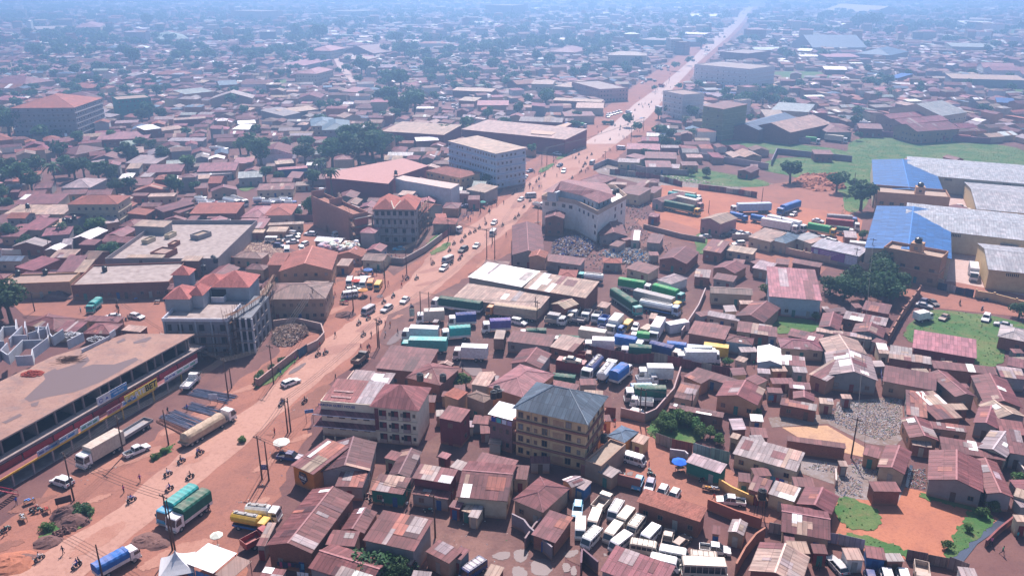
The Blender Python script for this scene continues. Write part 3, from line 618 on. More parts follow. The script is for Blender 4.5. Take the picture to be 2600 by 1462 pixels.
houses(tile(2,3),'''
0,680 312,812 560,555 3.6 h r
500,480 600,562 570,355 3 G p q2
10,470 150,482 250,345 3 s r
620,548 725,588 790,492 2.8 s p w:bl
190,1030 435,1117 630,865 3 s r q2
1250,698 1890,905 1975,765 3.6 s t w:br d:2.2 #long brick workshop with a red tile pattern roof beside the van yard
880,1390 1500,1620 1015,1125 3.9 s m q2
2005,1020 2090,1035 2115,950 2.6 s r
2165,1000 2330,1045 2260,865 2.8 G p q2
1745,300 2095,420 2122,310 3 s p w:gn #green walled shop with a grey corrugated roof in the courtyard
1195,90 1320,130 1385,50 3 s n w:ye
950,40 1130,112 1250,-10 3.4 h s w:og
2275,495 2400,510 2420,420 3 s r
2370,575 2560,630 2600,480 3 s r q2
2215,218 2860,400 2920,200 3.2 s p q4
2185,52 2270,78 2310,30 3.2 s n
860,400 1000,465 1040,365 2.8 s p
735,305 895,365 1110,130 3.6 f n w:tn nw #low flat roofed annex with a terrace beside the yellow block
''')
houses(tile(3,3),'''
-200,1390 330,1560 180,1120 3.5 G n q4
130,1000 630,1088 150,795 3.2 g r q3
285,722 640,832 500,540 3 G r q1
265,545 475,558 490,462 3 s r
0,620 265,705 292,552 3 s p q4
190,88 785,168 800,120 2.8 s r w:br nw
1095,350 1375,428 1295,125 3 G r q1 w:cr
950,225 1110,268 1225,185 2.8 s r
1062,596 1342,602 1338,500 3 s r w:br nw
1600,478 2168,610 1940,185 3.6 G r q1 w:gy
2195,620 2470,660 2305,275 3.3 G r q3 w:gy
2465,640 2620,690 2490,555 3 s n
1745,185 2390,290 2340,140 3 s r q3
1450,130 1650,160 1640,100 2.5 s n
722,345 808,350 812,318 2.2 s n
455,1218 605,1228 600,1130 2.6 s r w:mr
792,1285 972,1290 955,1165 2.6 s n w:wh
990,1260 1188,1290 1170,1165 2.6 s r w:bl
1200,1300 1375,1300 1350,1225 2.6 s p w:br
165,1120 275,1135 290,1020 2.6 s r
1940,1449 2120,1470 2090,1370 2.6 s p w:wh
2430,210 2600,240 2600,0 3.4 s r q2
2500,900 2640,910 2640,850 3 s n
''')
houses(tile(0,2),'''
230,365 540,420 765,300 3.4 h r
520,430 760,440 820,330 3.2 s r
820,455 1110,460 1215,350 3 h r
830,325 1190,342 1150,280 3 s r
1215,420 1410,440 1460,380 2.0 s n nw
''')
houses(tile(1,2),'''
70,112 700,105 760,-60 6.5 h h w:tn d:1.9 #two storey roadside shops under a broad brown hipped roof
1195,800 1700,850 1815,610 4.5 s r q1
905,950 1320,990 1500,860 4 s p q4
1500,895 1850,975 2010,795 4.5 h r
1835,1300 2060,1345 2230,1230 6 s r w:mr
1885,1070 2030,1120 2040,1010 5.2 s t
2110,1080 2290,1150 2370,1080 5 h h
2160,962 2330,988 2440,862 4 s n
2320,985 2690,1100 2920,835 5 h k q1
1830,760 1960,782 1975,730 2.4 G n
1770,340 1820,345 1840,330 2.4 s p
''')
houses(tile(2,2),'''
-60,530 385,585 440,470 3.2 s r
375,585 612,640 690,500 3.2 s n
-20,755 290,805 180,580 3.4 G r q2
325,970 640,1032 650,960 3 s r
390,155 530,210 490,60 3.8 G n
1765,450 2140,515 2220,385 3.6 s r w:br
2140,530 2420,570 2440,500 3.2 h r w:lb
2240,275 2535,345 2450,100 3.6 G r
1950,270 2280,330 2310,280 3 s p
1895,285 2020,262 2030,205 3 s r
2255,430 2400,448 2440,345 3 s r
2395,450 2600,478 2600,370 3 s n q3
2045,1080 2470,1175 2295,905 3.6 G r w:tp
1625,1090 1820,1130 1880,970 3.2 s r q3
1720,880 1900,960 1915,880 3 s r q1
1795,850 2230,985 2240,905 2.8 s r
1570,1200 2120,1300 2150,1250 3 s r q4
2235,715 2330,745 2365,700 3 s n
2400,1330 2530,1340 2545,1270 2.5 s w
2340,905 2470,970 2490,880 3 s r
2465,742 2715,770 2575,560 3.4 G w w:lb #small pale blue walled house with a bright white gabled roof
2470,850 2600,860 2600,810 3 s p
1370,300 1440,310 1470,255 2.6 s n
850,180 950,200 1010,150 2.6 s n
''')
houses(tile(3,2),'''
505,390 720,425 655,235 3.2 G r q2
750,300 1185,380 1215,300 3.2 s p q5
840,440 1160,500 1025,335 3.2 G r q3
480,430 1040,515 1050,475 3 s n q4
1035,530 1140,565 1155,515 3 s r
190,470 525,540 530,460 3.2 s r q2
125,600 570,630 540,520 3 h m
590,650 1005,668 810,465 3.8 G n w:gy
605,870 1108,928 920,618 3.9 G p q8 w:gy
405,860 592,935 575,668 3.6 s n q6
255,840 400,850 400,790 3 s p
100,760 380,790 385,690 3 s p q6
215,1000 435,1020 435,950 2.8 s r q1
250,1105 470,1135 355,1020 2.8 G r
118,1165 485,1235 487,1165 2.8 s r q4
520,1155 665,1170 668,1110 2.6 s n q1
745,1105 850,1110 848,1080 2.4 s n
1450,595 2100,705 2110,515 3.5 s k w:mr
1225,640 1450,675 1455,600 3.2 s p q2
1115,650 1225,660 1290,560 3.2 s n q1
1215,700 1645,765 1650,690 3 s p q6
1150,930 1690,1030 1700,860 3.7 s r q0
1665,800 2310,870 2300,790 3 s r q1
1880,1090 2095,1085 1885,812 3.4 G r
2060,1345 2310,1410 2025,1072 3.4 G r
2165,1150 2560,1200 2225,850 3.6 G r
2300,1310 2600,1290 2385,1108 3.5 G n q3
2340,890 2600,920 2600,810 3.2 s p q4
1390,1268 1605,1305 1530,1040 3.6 s r q6
1695,1320 1960,1300 1765,1020 3.6 s r q6
1420,1500 1720,1530 1600,1290 3.3 G r q5
1620,1400 2010,1449 2015,1380 3 s r q4
2100,1600 2400,1700 2125,1350 3.3 G p q2
2330,1440 2600,1480 2600,1345 3.2 s r
2305,482 2600,540 2640,420 3.4 h p w:br
2400,770 2600,810 2600,720 3 s r
640,925 730,930 725,880 2.4 s n
835,940 925,950 925,895 2.6 s p
0,480 95,490 100,390 3 s r
940,210 1210,260 1220,160 3 s r q1
560,215 625,215 625,180 2.4 s p
''')
houses(tile(0,1),'''
665,608 1180,605 1300,518 9.4 h t w:cr d:2.4 #three storey cream house with three ridged red tiled hips
35,700 385,708 445,610 3.4 s n q0
390,708 640,705 670,605 3.4 s n q0
120,610 580,600 585,500 3.6 s r q1
600,440 905,440 860,350 4 h p
185,860 415,865 475,740 4 s m
490,830 590,825 610,745 3.6 s n
415,925 700,905 740,825 3.6 s m
0,930 190,930 200,800 3.4 s m
150,1235 335,1275 490,1135 3.2 s m
490,1145 730,1140 765,1055 3.2 s n q3
560,1290 760,1280 945,1110 3.4 s m q0
785,1010 950,1015 975,955 4.5 s r w:br
1060,1190 2190,1190 2330,800 4.2 f n w:gy p:1.4 nw n:walled_roof_deck #wide flat concrete roof deck of a walled market block
1335,822 1650,835 1695,770 7 s n w:gy nw
1510,1100 1660,1115 1705,1050 5.6 f n nw
1420,975 1480,980 1490,935 5.2 f n nw
1685,1015 1740,1018 1745,975 5.2 f n nw
1650,925 1700,928 1705,885 5.2 f n nw
1910,920 1990,935 2020,870 5.4 f n nw
1260,1142 1635,1142 1655,1108 6.0 s n
1815,1172 2000,1175 2055,1125 5.4 s n
0,1420 700,1395 830,1300 4.4 f n w:tp d:2.2
715,1430 1700,1395 1800,1200 4.4 f n w:br d:2.2
740,1290 860,1285 1060,1150 4 s n
1900,700 2375,697 2430,585 4 s t
1680,665 1800,695 1850,600 3.6 s r
1800,692 1890,692 1905,640 3.2 s n
1550,640 1640,685 1790,520 4 s r w:br
1480,530 1750,525 1770,490 3.6 s n
1310,520 1470,520 1480,490 3.4 s r
1335,480 1680,470 1525,390 3.4 G t q2
1155,420 1300,410 1340,350 3 s r q1
1300,420 1510,410 1505,340 3 s r
1465,290 1825,275 1820,195 3.6 s m
1665,370 1830,360 1825,315 3 s n q2
1400,330 1510,330 1510,280 3 s p
1265,250 1400,245 1405,190 3.4 s n
1975,280 2370,265 2360,180 4 s m
1955,320 2330,295 2330,265 3 s p q3
905,160 1205,155 990,75 3.5 G r
760,110 1095,45 985,-5 3.5 h r
1180,105 1450,85 1425,25 3.5 s n
1255,190 1565,200 1490,110 3.5 s p
2350,845 2650,845 2640,745 3.6 s k q1
2505,890 2650,890 2640,855 3 s n
2415,735 2690,740 2573,620 3.6 h k
600,515 860,500 870,450 3 s r
1640,765 1860,765 1760,715 3 G r
1870,765 1970,765 1985,715 3 s r
2075,745 2220,740 2205,710 3 s r
1950,450 2090,440 2145,385 3.4 s r
2115,480 2385,460 2300,400 3.4 G r
2390,345 2640,330 2573,270 4 s g
1790,585 1910,585 1930,540 3 s r
1845,525 1950,525 1950,495 3 s r
780,750 900,690 830,640 5.5 s r
95,485 190,480 185,445 3 s r
0,450 80,450 95,400 3.2 s n
95,430 210,430 200,395 3.2 s p
40,375 130,370 125,320 3.2 s r
1060,800 1200,780 1050,705 4 s p
610,1020 720,1010 700,945 3 s p
''')
houses(tile(1,1),'''
1700,690 1880,615 1730,515 5 G t
1700,268 2055,342 2250,288 6.2 h t w:ye d:2.2 #tan two storey building with a broad red hipped roof
1985,495 2140,500 2160,470 4 s p w:pk
2130,560 2250,560 2250,515 4 s r w:pk
2110,455 2300,490 2470,430 5 s n
1420,510 1560,520 1620,475 6 s n
0,465 375,455 380,390 3.6 s r q4
200,205 385,190 370,155 6 s n w:br
220,262 520,240 515,215 4.4 s k w:bl
60,820 480,800 490,775 3.2 s n
100,880 300,880 310,830 3 s n
60,720 355,715 350,600 4 h t
225,1280 765,1265 560,1020 6 G t w:tp q0
105,1215 270,1215 330,1090 6 s t w:tp
1770,800 2010,805 2015,745 3.6 s t nw
1810,745 1920,740 1905,695 3.8 s t
805,1220 930,1225 950,1150 3 s n w:tp
390,420 550,415 550,375 2.6 s h
0,780 60,780 70,740 3.2 s k
''')
houses(tile(2,1),'''
0,1115 330,1115 490,775 4.6 G r q0 w:gy
265,1165 690,1218 735,1145 3.2 s r w:gy
880,925 1165,925 1215,750 3.6 G r q1
1005,905 1130,970 1180,935 3 s r
975,1015 1070,1035 1080,970 3 s r
1190,965 1280,970 1335,870 3.2 s r q1
1345,985 1485,1000 1540,910 3.4 s r q0
1470,1158 1755,1205 1690,1015 3.6 G r w:br
1885,755 2095,805 2150,680 5 G n w:pk
1910,1065 2100,1095 2180,975 3.6 s r q3 w:br
2145,1065 2420,1110 2460,1050 3 s n
2010,1245 2240,1300 2180,1150 3.2 G r
2200,1215 2320,1230 2330,1160 3.2 s r
2390,1180 2480,1225 2555,1170 3 s r
2412,1240 2590,1275 2620,1190 3.2 s p
1830,1330 1985,1345 2005,1265 3 s p q2
2015,1350 2225,1385 2245,1320 3 s r
1140,1245 1370,1305 1445,1220 3 s r
1450,1360 1600,1410 1635,1300 3.2 h p w:wh
1385,1120 1480,1120 1540,1080 2.6 s r
1365,725 1465,735 1500,700 3 h k w:mr
1060,480 1280,518 1318,430 4.5 s r
1225,430 1310,440 1335,360 4 s n q2
1330,480 1430,495 1450,425 3.5 s r
1400,560 1510,585 1545,440 3.5 G r
1365,385 1480,390 1490,355 3.5 h r
680,365 900,400 970,325 4.5 h r
890,400 1150,410 1145,385 3.5 s n
1335,140 1660,150 1685,85 4 s r
1345,230 1610,235 1630,170 3.5 s r q1
1060,180 1280,190 1290,150 3.5 s p
1140,120 1300,155 1200,85 3.5 s r
1710,215 1880,215 1885,175 3.2 s r
1590,240 1680,245 1700,205 3 s p
2260,270 2400,290 2380,210 3.2 G r
2390,240 2470,245 2480,205 3 s r
1150,50 1490,60 1500,0 5 s k
2370,930 2600,985 2640,860 4 s n w:cr
930,600 1010,610 1030,570 3 s n
''')
houses(tile(3,1),'''
10,960 180,1000 240,895 4 h s w:cr
235,930 355,975 400,880 4 s q
355,975 430,1000 520,940 4 s n w:cr
430,1025 915,1130 940,1030 4.6 s q w:gy nw q0 #corrugated grey workshop carrying a long purple banner on its wall
235,1190 520,1240 545,1195 3.4 s r
75,1200 210,1215 235,1160 3 s r
770,935 900,945 915,880 3 s p
465,100 660,105 660,60 4 s r
''')
houses(tile(3,2),'''
10,80 545,125 630,-175 5.6 s k q3 w:lb d:1.7 #raised pink roofed house with pale blue panelled walls
''')
houses(NAT,'''
1187,703 1325,729 1357,686 5 s w q2 nw w:gy n:market_shed #white roofed half of the long roadside market shed
1328,731 1487,757 1525,715 5 s n q5 nw n:market_shed #tan roofed half of the long market shed with pale sheets
1150,754 1366,789 1405,752 3.2 s n q2 nw r:0.9 n:truck_shelter #broad tan iron roof sheltering the parked lorries
1136,358 1259,391 1320,371 16 s n f:3.2 d:2.0 w:lb r:0.6 #five storey balconied block with a pale roof behind the hipped roof hall
''')
# farther off: the larger buildings that can still be told apart through the haze
houses(tile(0,0),'''
95,1090 745,1085 620,990 18 h t w:gy d:2.6 #seven storey grey block in scaffolding under a red tiled roof
1175,1010 1515,985 1500,950 12 f n w:gn d:2.2 #four storey block with white and green balconies
745,280 1010,275 960,215 14 h k w:cr
370,300 720,290 700,255 12 f k w:cr
960,1410 1490,1390 1440,1320 4 s k
495,1440 905,1410 850,1370 4 s r
1450,1310 1630,1290 1560,1255 7 h w
1610,1320 1850,1290 1830,1255 4 s n
1745,1210 2070,1190 2050,1170 4 s n
790,1145 1110,1180 1100,1140 4 s p
1680,1420 2040,1420 2000,1385 4 s p
2330,1300 2500,1305 2470,1250 4 s w
2390,1250 2573,1240 2573,1205 4 s w
-40,1420 140,1400 60,1325 5 h t
820,1000 1040,980 930,930 7 h r
1560,400 1900,390 1850,345 7 h g
2200,860 2390,850 2330,810 5 g s
1860,950 2150,920 2130,870 5 s g
2110,1000 2540,990 2480,900 6 G p
250,850 560,810 480,750 6 h m
700,860 880,890 800,830 5 h t
550,580 800,575 790,560 5 s p
''')
houses(tile(1,0),'''
660,1310 950,1300 800,1215 6 h s w:gy #large slate blue hipped roof house among small red roofs
550,1270 800,1260 700,1190 6 h s
1265,1320 1890,1358 2060,1255 7 s n w:mr nw #very long brown shed roof of the roadside works
2060,1300 3110,1405 3010,1268 8 s n w:mr nw #long tan roofed works with maroon walls beside the main road
395,740 610,745 590,695 10 h k w:cr
520,510 750,515 730,480 9 h k w:cr
50,120 270,110 250,85 20 f k
245,650 495,660 500,590 4 s k
1970,910 2370,925 2350,890 5 s n
850,920 1010,930 1090,880 4 s k
700,970 840,975 880,940 4 s w
890,1190 1060,1170 1060,1110 5 G n w:cr
40,1110 280,1170 350,1110 5 s p
280,1140 620,1100 560,1060 5 s n
1840,1410 1610,1420 1640,1380 5 s w
2030,1010 2200,1020 2230,980 5 s n
2220,1060 2540,1060 2540,1010 5 s k
860,590 1090,605 1090,565 4 s n
860,520 1180,540 1140,430 5 G r
720,110 930,120 920,80 14 f g
''')
houses(tile(2,0),'''
5,60 160,50 150,30 26 f n d:4
960,555 1352,562 20m 13.5 h n w:cr #long tan hipped school block with rows of windows
1250,400 1530,412 1530,380 10 f s w:gn
1835,652 2385,702 2440,650 17 f q w:wh d:5 #long grey commercial block with a stepped white roof beyond the bus park
1520,920 1720,960 1780,915 16 f n w:wh d:4.5 f:3 #white five storey frame wrapped in scaffold poles
1915,1065 2130,1100 2190,1020 18 s r w:ol d:6 #tall olive walled block with a flat red roof
2195,1275 2480,1310 2440,1100 7 G s nw w:br
2400,1275 2800,1335 2700,1110 7 G n nw w:br
885,905 1170,890 1190,800 9 f k w:pk
190,845 410,850 420,810 8 s n w:cr
590,880 820,830 740,800 6 h n
530,1170 835,1165 830,1120 5 s r w:cr
410,1010 900,1030 880,1000 5 s n
640,1085 920,1090 900,1035 5 s n
350,1310 590,1250 570,1235 8 s n w:bl
1750,165 2120,170 2110,135 9 s w w:gn nw
2090,525 2370,545 2360,500 11 f k w:br
2375,300 2560,300 14m 17 h k w:br
2440,690 2520,700 12m 10 f n w:wh
2260,870 2370,885 12m 10 f k w:cr
2030,640 2120,645 10m 9 h k w:br
2230,1010 2290,1020 10m 13 f n w:wh
1640,425 1740,430 14m 14 f n w:br
370,520 640,530 600,490 6 h k
1600,400 1720,400 1720,380 16 f k
1690,340 1930,350 1925,330 8 s w
''')
houses(tile(3,0),'''
430,270 740,280 720,255 8 f w w:wh
450,480 1000,480 900,380 6 g s
880,540 1230,560 1430,520 7 h s
590,575 930,575 900,540 7 s k
1500,1325 1935,1297 1415,1245 7 g m q4 w:tn
1350,1250 1820,1210 1290,1195 7 g m q4 w:tn
1230,1195 1700,1155 1170,1150 7 g m q3 w:tn
1745,1170 2005,1130 1600,1030 8 g g w:cr
0,1215 215,1220 275,1110 7 s n
30,1105 410,1130 475,1050 6 s g w:cr
2100,655 2160,680 2330,590 8 G k w:wh
2170,690 2260,710 2400,600 8 G k w:wh
2480,730 2560,750 2640,640 8 G k w:wh
1850,790 2600,810 2600,762 7 s n w:gy
915,1290 1160,1300 1140,1250 5 s r
590,1330 850,1330 830,1260 5 h r
2300,1030 2490,1040 2480,990 5 s b
1240,240 1680,240 1640,175 9 g n
2020,200 2250,205 2250,160 12 f s
1980,240 2310,245 2310,215 9 s w
560,100 1040,130 1000,80 8 g n
1850,470 2300,480 2250,440 7 s g
290,510 430,515 430,490 6 s w
330,570 520,570 500,550 5 s w
570,700 800,705 800,670 5 s w
830,640 960,640 950,630 5 s w
1180,780 1300,790 1290,730 5 s b
''')
# ---------------------------------------------------------------- landmark buildings
OPN={}
def opening_mesh(w,h):
    k=(round(w,1),round(h,1))
    if k not in OPN: mb=MB(); mb.box(-w/2,w/2,-.04,.02,0,h,0); mb.box(-w/2-.1,w/2+.1,-.12,-.04,-.12,0,1,True); OPN[k]=mb.mesh('opening',[M['dark'],M['conc']])  # shallow box whose near-black face paints the shade of an empty opening
    return OPN[k]
def frame_on(name,cat,label,a,b,z,group=None):
    """an Empty at ground level under image point a (seen at height z), x axis along a-b; returns root, width, local-coordinate function"""
    A,B=P(*a,z),P(*b,z); u=(B-A); W=u.length; u/=W; v=Vector((-u.y,u.x))
    if v.dot(A+B)<0: v=-v
    r=thing(name,cat,'',A.x,A.y,math.atan2(u.y,u.x),label=label,group=group)
    def loc(px,py,zz):
        p=P(px,py,zz)-A; return p.dot(u),p.dot(v)
    def res(x0,x1,y0,y1): RES.append([tuple(A+u*x+v*y) for x,y in ((x0,y0),(x1,y0),(x1,y1),(x0,y1))])
    return r,W,loc,res
def text(s,size,parent,loc,rz=0,color=(.8,.8,.8),name='lettering',tilt=math.pi/2,bold=0):
    c=D_.curves.new(name,'FONT'); c.body=s; c.size=size; c.extrude=.015; c.align_x='CENTER'; c.align_y='CENTER'; c.offset=bold
    c.materials.append(M['matte']); f=D_.objects.new(name,c); col.objects.link(f); me=D_.meshes.new_from_object(f.evaluated_get(bpy.context.evaluated_depsgraph_get())); D_.objects.remove(f); o=D_.objects.new(name,me); col.objects.link(o); o.color=(*color,1); o.parent=parent; o.location=loc; o.rotation_euler=(tilt,0,rz); return o
def slab_at(mb,x0,x1,y0,y1,z,t=.25,m=0): mb.box(x0,x1,y0,y1,z-t,z,m,True)
def bar(name,root,x0,x1,y0,y1,z0,z1,mat='conc',color=None,label=None):
    m=MB(); m.box(x0,x1,y0,y1,z0,z1,0,True); return m.build(name,[M[mat]],root,color,label=label)
# --- the long unfinished shop building with a bare roof slab, front left
r,W,loc,res=frame_on('shop_building','building','long unfinished shop building with puddled bare roof slab and dark open upper storey',(58,1086),(495,848),8.0)
FR=-22.0; s=MB(); roof_pts=[(FR,0),(W,0),loc(330,846,8),loc(150,845,8),(FR,30)]
roof_pts=[(FR,0),(W+.0,0),loc(322,847,8),(loc(322,847,8)[0]-16,loc(322,847,8)[1]+6),(FR,loc(322,847,8)[1]+6)]
s.poly(roof_pts,7.7,8.0); s.face([(x,y,7.7) for x,y in roof_pts[::-1]]); s.build('roof_slab',[M['conc']],r,None)
M['slabtop']=ground_mat('stained_slab_top',((.38,.23,.185),(.31,.18,.15),(.22,.16,.16)),(.10,.3,1.5),.1)
s=MB(); s.face([(x*.999,y,8.01) for x,y in roof_pts]); s.build('roof_screed',[M['slabtop']],r)
DB=18.0
bar('floor_slab',r,FR,W+.8,-1.6,DB,4.45,4.75)
bar('parapet_ledge',r,FR,W+1.0,-1.75,-1.5,4.4,4.95,'wall',(.19,.15,.16))
bar('painted_shade_wall',r,FR,W-2,4.2,4.5,.1,7.7,'dark'); bar('painted_shade_floor',r,FR+.1,W-2.2,.6,4.15,4.755,4.77,'dark')  # near-black wall and floor added, the storey's shade put into their colour
bar('end_wall',r,W-2.2,W-1.9,.4,8.8,4.8,7.65,'conc')
x=FR+.3; k=0; rr=random.Random(3)
while x<W-.2:
    bar('column',r,x,x+.35,.15,.5,4.76,7.69,'wall',(.20,.15,.15))
    if k%2: bar('partition_wall',r,x+.05,x+.25,.55,4.15,4.78,7.69,'wall',(.24,.20,.20))
    x+=rr.choice([2.4,3.2,4.4]); k+=1
x=FR+1
while x<W-3:
    L=rr.choice([4.5,5.5,6.5]); bar('red_fascia_panel',r,x,min(x+L,W),-1.9,-1.76,2.95,4.3,'paint',jit((.34,.02,.04),.2)); x+=L+.35
bar('veranda_roof',r,FR,W-6,-3.6,-1.9,2.85,2.95,'matte',(.20,.07,.075))
bar('yellow_fascia_beam',r,FR,W*.62,-3.75,-3.6,2.6,2.95,'paint',(.70,.40,.03))
bar('white_fascia_beam',r,W*.62+.1,W-6,-3.75,-3.6,2.65,2.95,'paint',(.45,.35,.35))
x=FR+2
while x<W-6.5:
    bar('veranda_pillar',r,x,x+.3,-3.7,-3.4,0,2.6,'paint',(.36,.28,.28) if x<W*.3 or rr.random()<.5 else (.45,.27,.05)); x+=4.4
x=FR+1
while x<W-3:
    bar('shop_wall',r,x,x+1.3,-.2,.0,.1,4.4,'wall',(.30,.10,.09)); bar('shop_shutter',r,x+1.4,x+3.9,-.12,-.02,.1,2.7,'paint',rr.choice([(.03,.05,.15),(.25,.02,.03),(.05,.12,.14),(.3,.28,.28),(.02,.02,.03)])); x+=4.2
bar('shop_floor',r,FR,W-3,-3.6,9,.0,.12)
def sign(x0,x1,z0,z1,y,colr,txts,label):
    m=MB(); m.box(x0,x1,y-.08,y,z0,z1,0,True); o=m.build('shop_sign',[M['paint']],r,colr,label=label)
    for t_,sz,tx,tz,tc,b in txts: text(t_,sz,o,(tx,y-.1,tz),0,tc,bold=b)
    return o
xs=lambda px,py,z: loc(px,py,z)[0]
a,b=xs(328,1018,4.2),xs(408,970,4.2)
o=sign(a,b,2.95,5.0,-3.62,(.80,.58,.06),[('BET',2.0,b-(b-a)*.20,3.97,(.012,.012,.01),.05),('RTE',1.7,a+(b-a)*.46,3.95,(.80,.78,.76),.05),('F',1.7,a+(b-a)*.055,3.9,(.80,.76,.55),.05)],'long yellow sign with a football for its O and black BET')
# the football that stands for a letter
m_=MB(); cx=a+(b-a)*.2
m_.face([(cx+.52*math.cos(t*math.pi/8),-3.71,3.9+.52*math.sin(t*math.pi/8)) for t in range(16)]); m_.build('ball_emblem',[M['paint']],o,(.8,.8,.8))
m_=MB()
for q,(dx,dz_,R) in enumerate(((0,0,.19),(.36,.2,.12),(-.36,.2,.12),(.22,-.36,.12),(-.22,-.36,.12),(0,.44,.1))): m_.face([(cx+dx+R*math.cos(t*math.pi*.4+1.57),-3.715,3.9+dz_+R*math.sin(t*math.pi*.4+1.57)) for t in range(5)])
m_.build('ball_patch',[M['paint']],o,(.03,.03,.08))
a,b=xs(242,1018,6.2),xs(315,975,6.2)
o=sign(a,b,5.1,6.9,-1.85,(.62,.62,.68),[('BONGO REST PARK',.55,a+(b-a)*.71,6.4,(.8,.85,.9),.005),('PARKYARD',.55,a+(b-a)*.71,5.75,(.8,.85,.9),.005)],'blue and white sign board on the upper storey rail')
m_=MB(); m_.box(a+(b-a)*.44,b,-1.95,-1.935,5.1,6.9); m_.build('blue_panel',[M['paint']],o,(.0,.20,.55))
m_=MB()
for t in range(10):
    q0,q1=t*.6,(t+1)*.6; m_.face([(a+.95+.5*math.cos(q0),-1.95,5.9+.5*math.sin(q0)),(a+.95+.5*math.cos(q1),-1.95,5.9+.5*math.sin(q1)),(a+.95+.33*math.cos(q1),-1.95,5.9+.33*math.sin(q1)),(a+.95+.33*math.cos(q0),-1.95,5.9+.33*math.sin(q0))])
m_.face([(a+2.1,-1.95,5.6),(a+2.9,-1.95,5.6),(a+2.5,-1.95,6.2)]); m_.build('round_emblem',[M['paint']],o,(.05,.08,.4))
for i,(p0,p1,c,l) in enumerate([((143,1140),(190,1090),(.50,.52,.62),'white lettered sign strip at the near end'),((85,1150),(142,1118),(.42,.42,.55),'lilac grey sign strip over the veranda'),((190,1085),(240,1058),(.60,.70,.75),'pale green and white sign board'),((252,1044),(290,1024),(.45,.25,.30),'faded pink sign board'),((290,1022),(328,1000),(.6,.55,.62),'pink and white sign board beside the yellow sign'),((425,965),(455,948),(.62,.62,.70),'white half of the far shop sign'),((456,948),(492,912),(.55,.55,.62),'white sign strip near the far corner')]):
    a,b=xs(*p0,3.6),xs(*p1,3.6); a,b=min(a,b),max(a,b)
    o=sign(a,b,3.0,4.1,-3.62,c,[],l)
    m_=MB()
    for j in range(3):
        x0=a+.3+(b-a)*.3*j
        m_.box(x0,x0+(b-a)*.22,-3.74,-3.72,3.3+.1*(j%2),3.7)
    m_.build('printed_panel',[M['paint']],o,[(.02,.2,.5),(.1,.12,.35),(.1,.35,.25),(.4,.05,.15)][i%4])
# red iron stair at the near end
sx=loc(60,1225,2)[0]; st=MB()
for i in range(16): st.box(sx-6+i*.3-.15,sx-6+i*.3+.15,-6.8,-5.6,4.4-i*.27,4.46-i*.27,0,True)
st.build('stair_tread',[M['paint']],r,(.28,.02,.05),kind='stuff')
for y in (-6.85,-5.55):
    st=MB(); st.cyl((sx-6.2,y,4.6),(sx-1.2,y,.1),.08,n=5); st.build('stair_string',[M['paint']],r,(.28,.02,.05))
    st=MB(); st.cyl((sx-6.2,y,5.5),(sx-1.2,y,1.0),.05,n=5)
    for i in range(8): st.cyl((sx-6.2+i*.7,y,4.6-i*.63),(sx-6.2+i*.7,y,5.5-i*.63),.03,n=4)
    st.build('stair_rail',[M['paint']],r,(.28,.02,.05))
res(FR,W+2,-4.5,34)
SLAB=r
def on_slab(px,py): return P(px,py,8.02)
# water lying on the slab
for i,(pts) in enumerate([[(62,1012),(85,990),(118,960),(125,945),(190,925),(222,905),(228,915),(205,935),(235,925),(290,925),(345,907),(352,913),(300,945),(250,972),(190,995),(120,1008),(75,1020)],[(110,950),(140,935),(165,955),(150,980),(125,985)],[(338,868),(380,855),(386,857),(372,868),(340,873)],[(295,868),(315,858),(320,864),(300,872)],[(5,1072),(50,1050),(57,1054),(15,1075)],[(78,1025),(100,1018),(95,1030),(80,1032)]]):
    v=[(*P(*q,8.0),0) for q in pts]; me=D_.meshes.new('puddle'); from_=__import__('mathutils.geometry',fromlist=['x']); me.from_pydata(v,[],from_.tessellate_polygon([[Vector(p) for p in v]])); me.materials.append(M['water']); o=D_.objects.new('roof_puddle',me); col.objects.link(o); o.location.z=8.03+.003*i; o['kind']='structure'
    for p in me.polygons:
        if p.normal.z<0: p.flip()
# grey block walls rising on the slab: each wall a part of one unfinished floor
A0=on_slab(130,915); root=thing('unfinished_upper_floor','wall','',A0.x,A0.y,0,8.02,label='roofless grey block room walls standing on the bare roof slab')
def blockwall(p0,p1,h,t=.2):
    a,b=P(*p0,8.02),P(*p1,8.02); d=(b-a); L=d.length; ang=math.atan2(d.y,d.x); m=MB(); m.box(0,L,-t/2,t/2,0,h,0,True)
    o=m.build('block_wall',[M['wall']],root,jit((.44,.45,.50),.05)); o.location=(a.x-A0.x,a.y-A0.y,0); o.rotation_euler.z=ang
TT=tile(0,2)
for p0,p1,h in [((175,780),(340,770),2.4),((340,770),(345,705),2.4),((345,705),(495,590),2.4),((100,765),(250,610),2.4),((250,610),(450,600),2.2),((20,710),(100,765),2.4),((0,745),(95,640),2.4),((495,590),(500,545),2.0),((130,570),(290,560),2.4),((110,600),(240,470),2.4),((300,540),(460,490),2.3),((400,540),(410,470),2.4),((520,540),(545,575),2.3),((545,575),(650,500),2.4),((690,612),(850,530),2.2),((825,645),(1110,505),.8),((1110,510),(1165,470),1.6),((35,480),(180,470),2.4),((180,500),(180,400),2.4),((270,490),(270,420),2.4),((0,560),(60,470),2.4),((370,480),(500,475),2.4),((480,500),(500,440),2.4),((-80,640),(60,620),2.4),((-60,760),(20,700),2.4)]:
    blockwall(tp(TT,*p0),tp(TT,*p1),h)
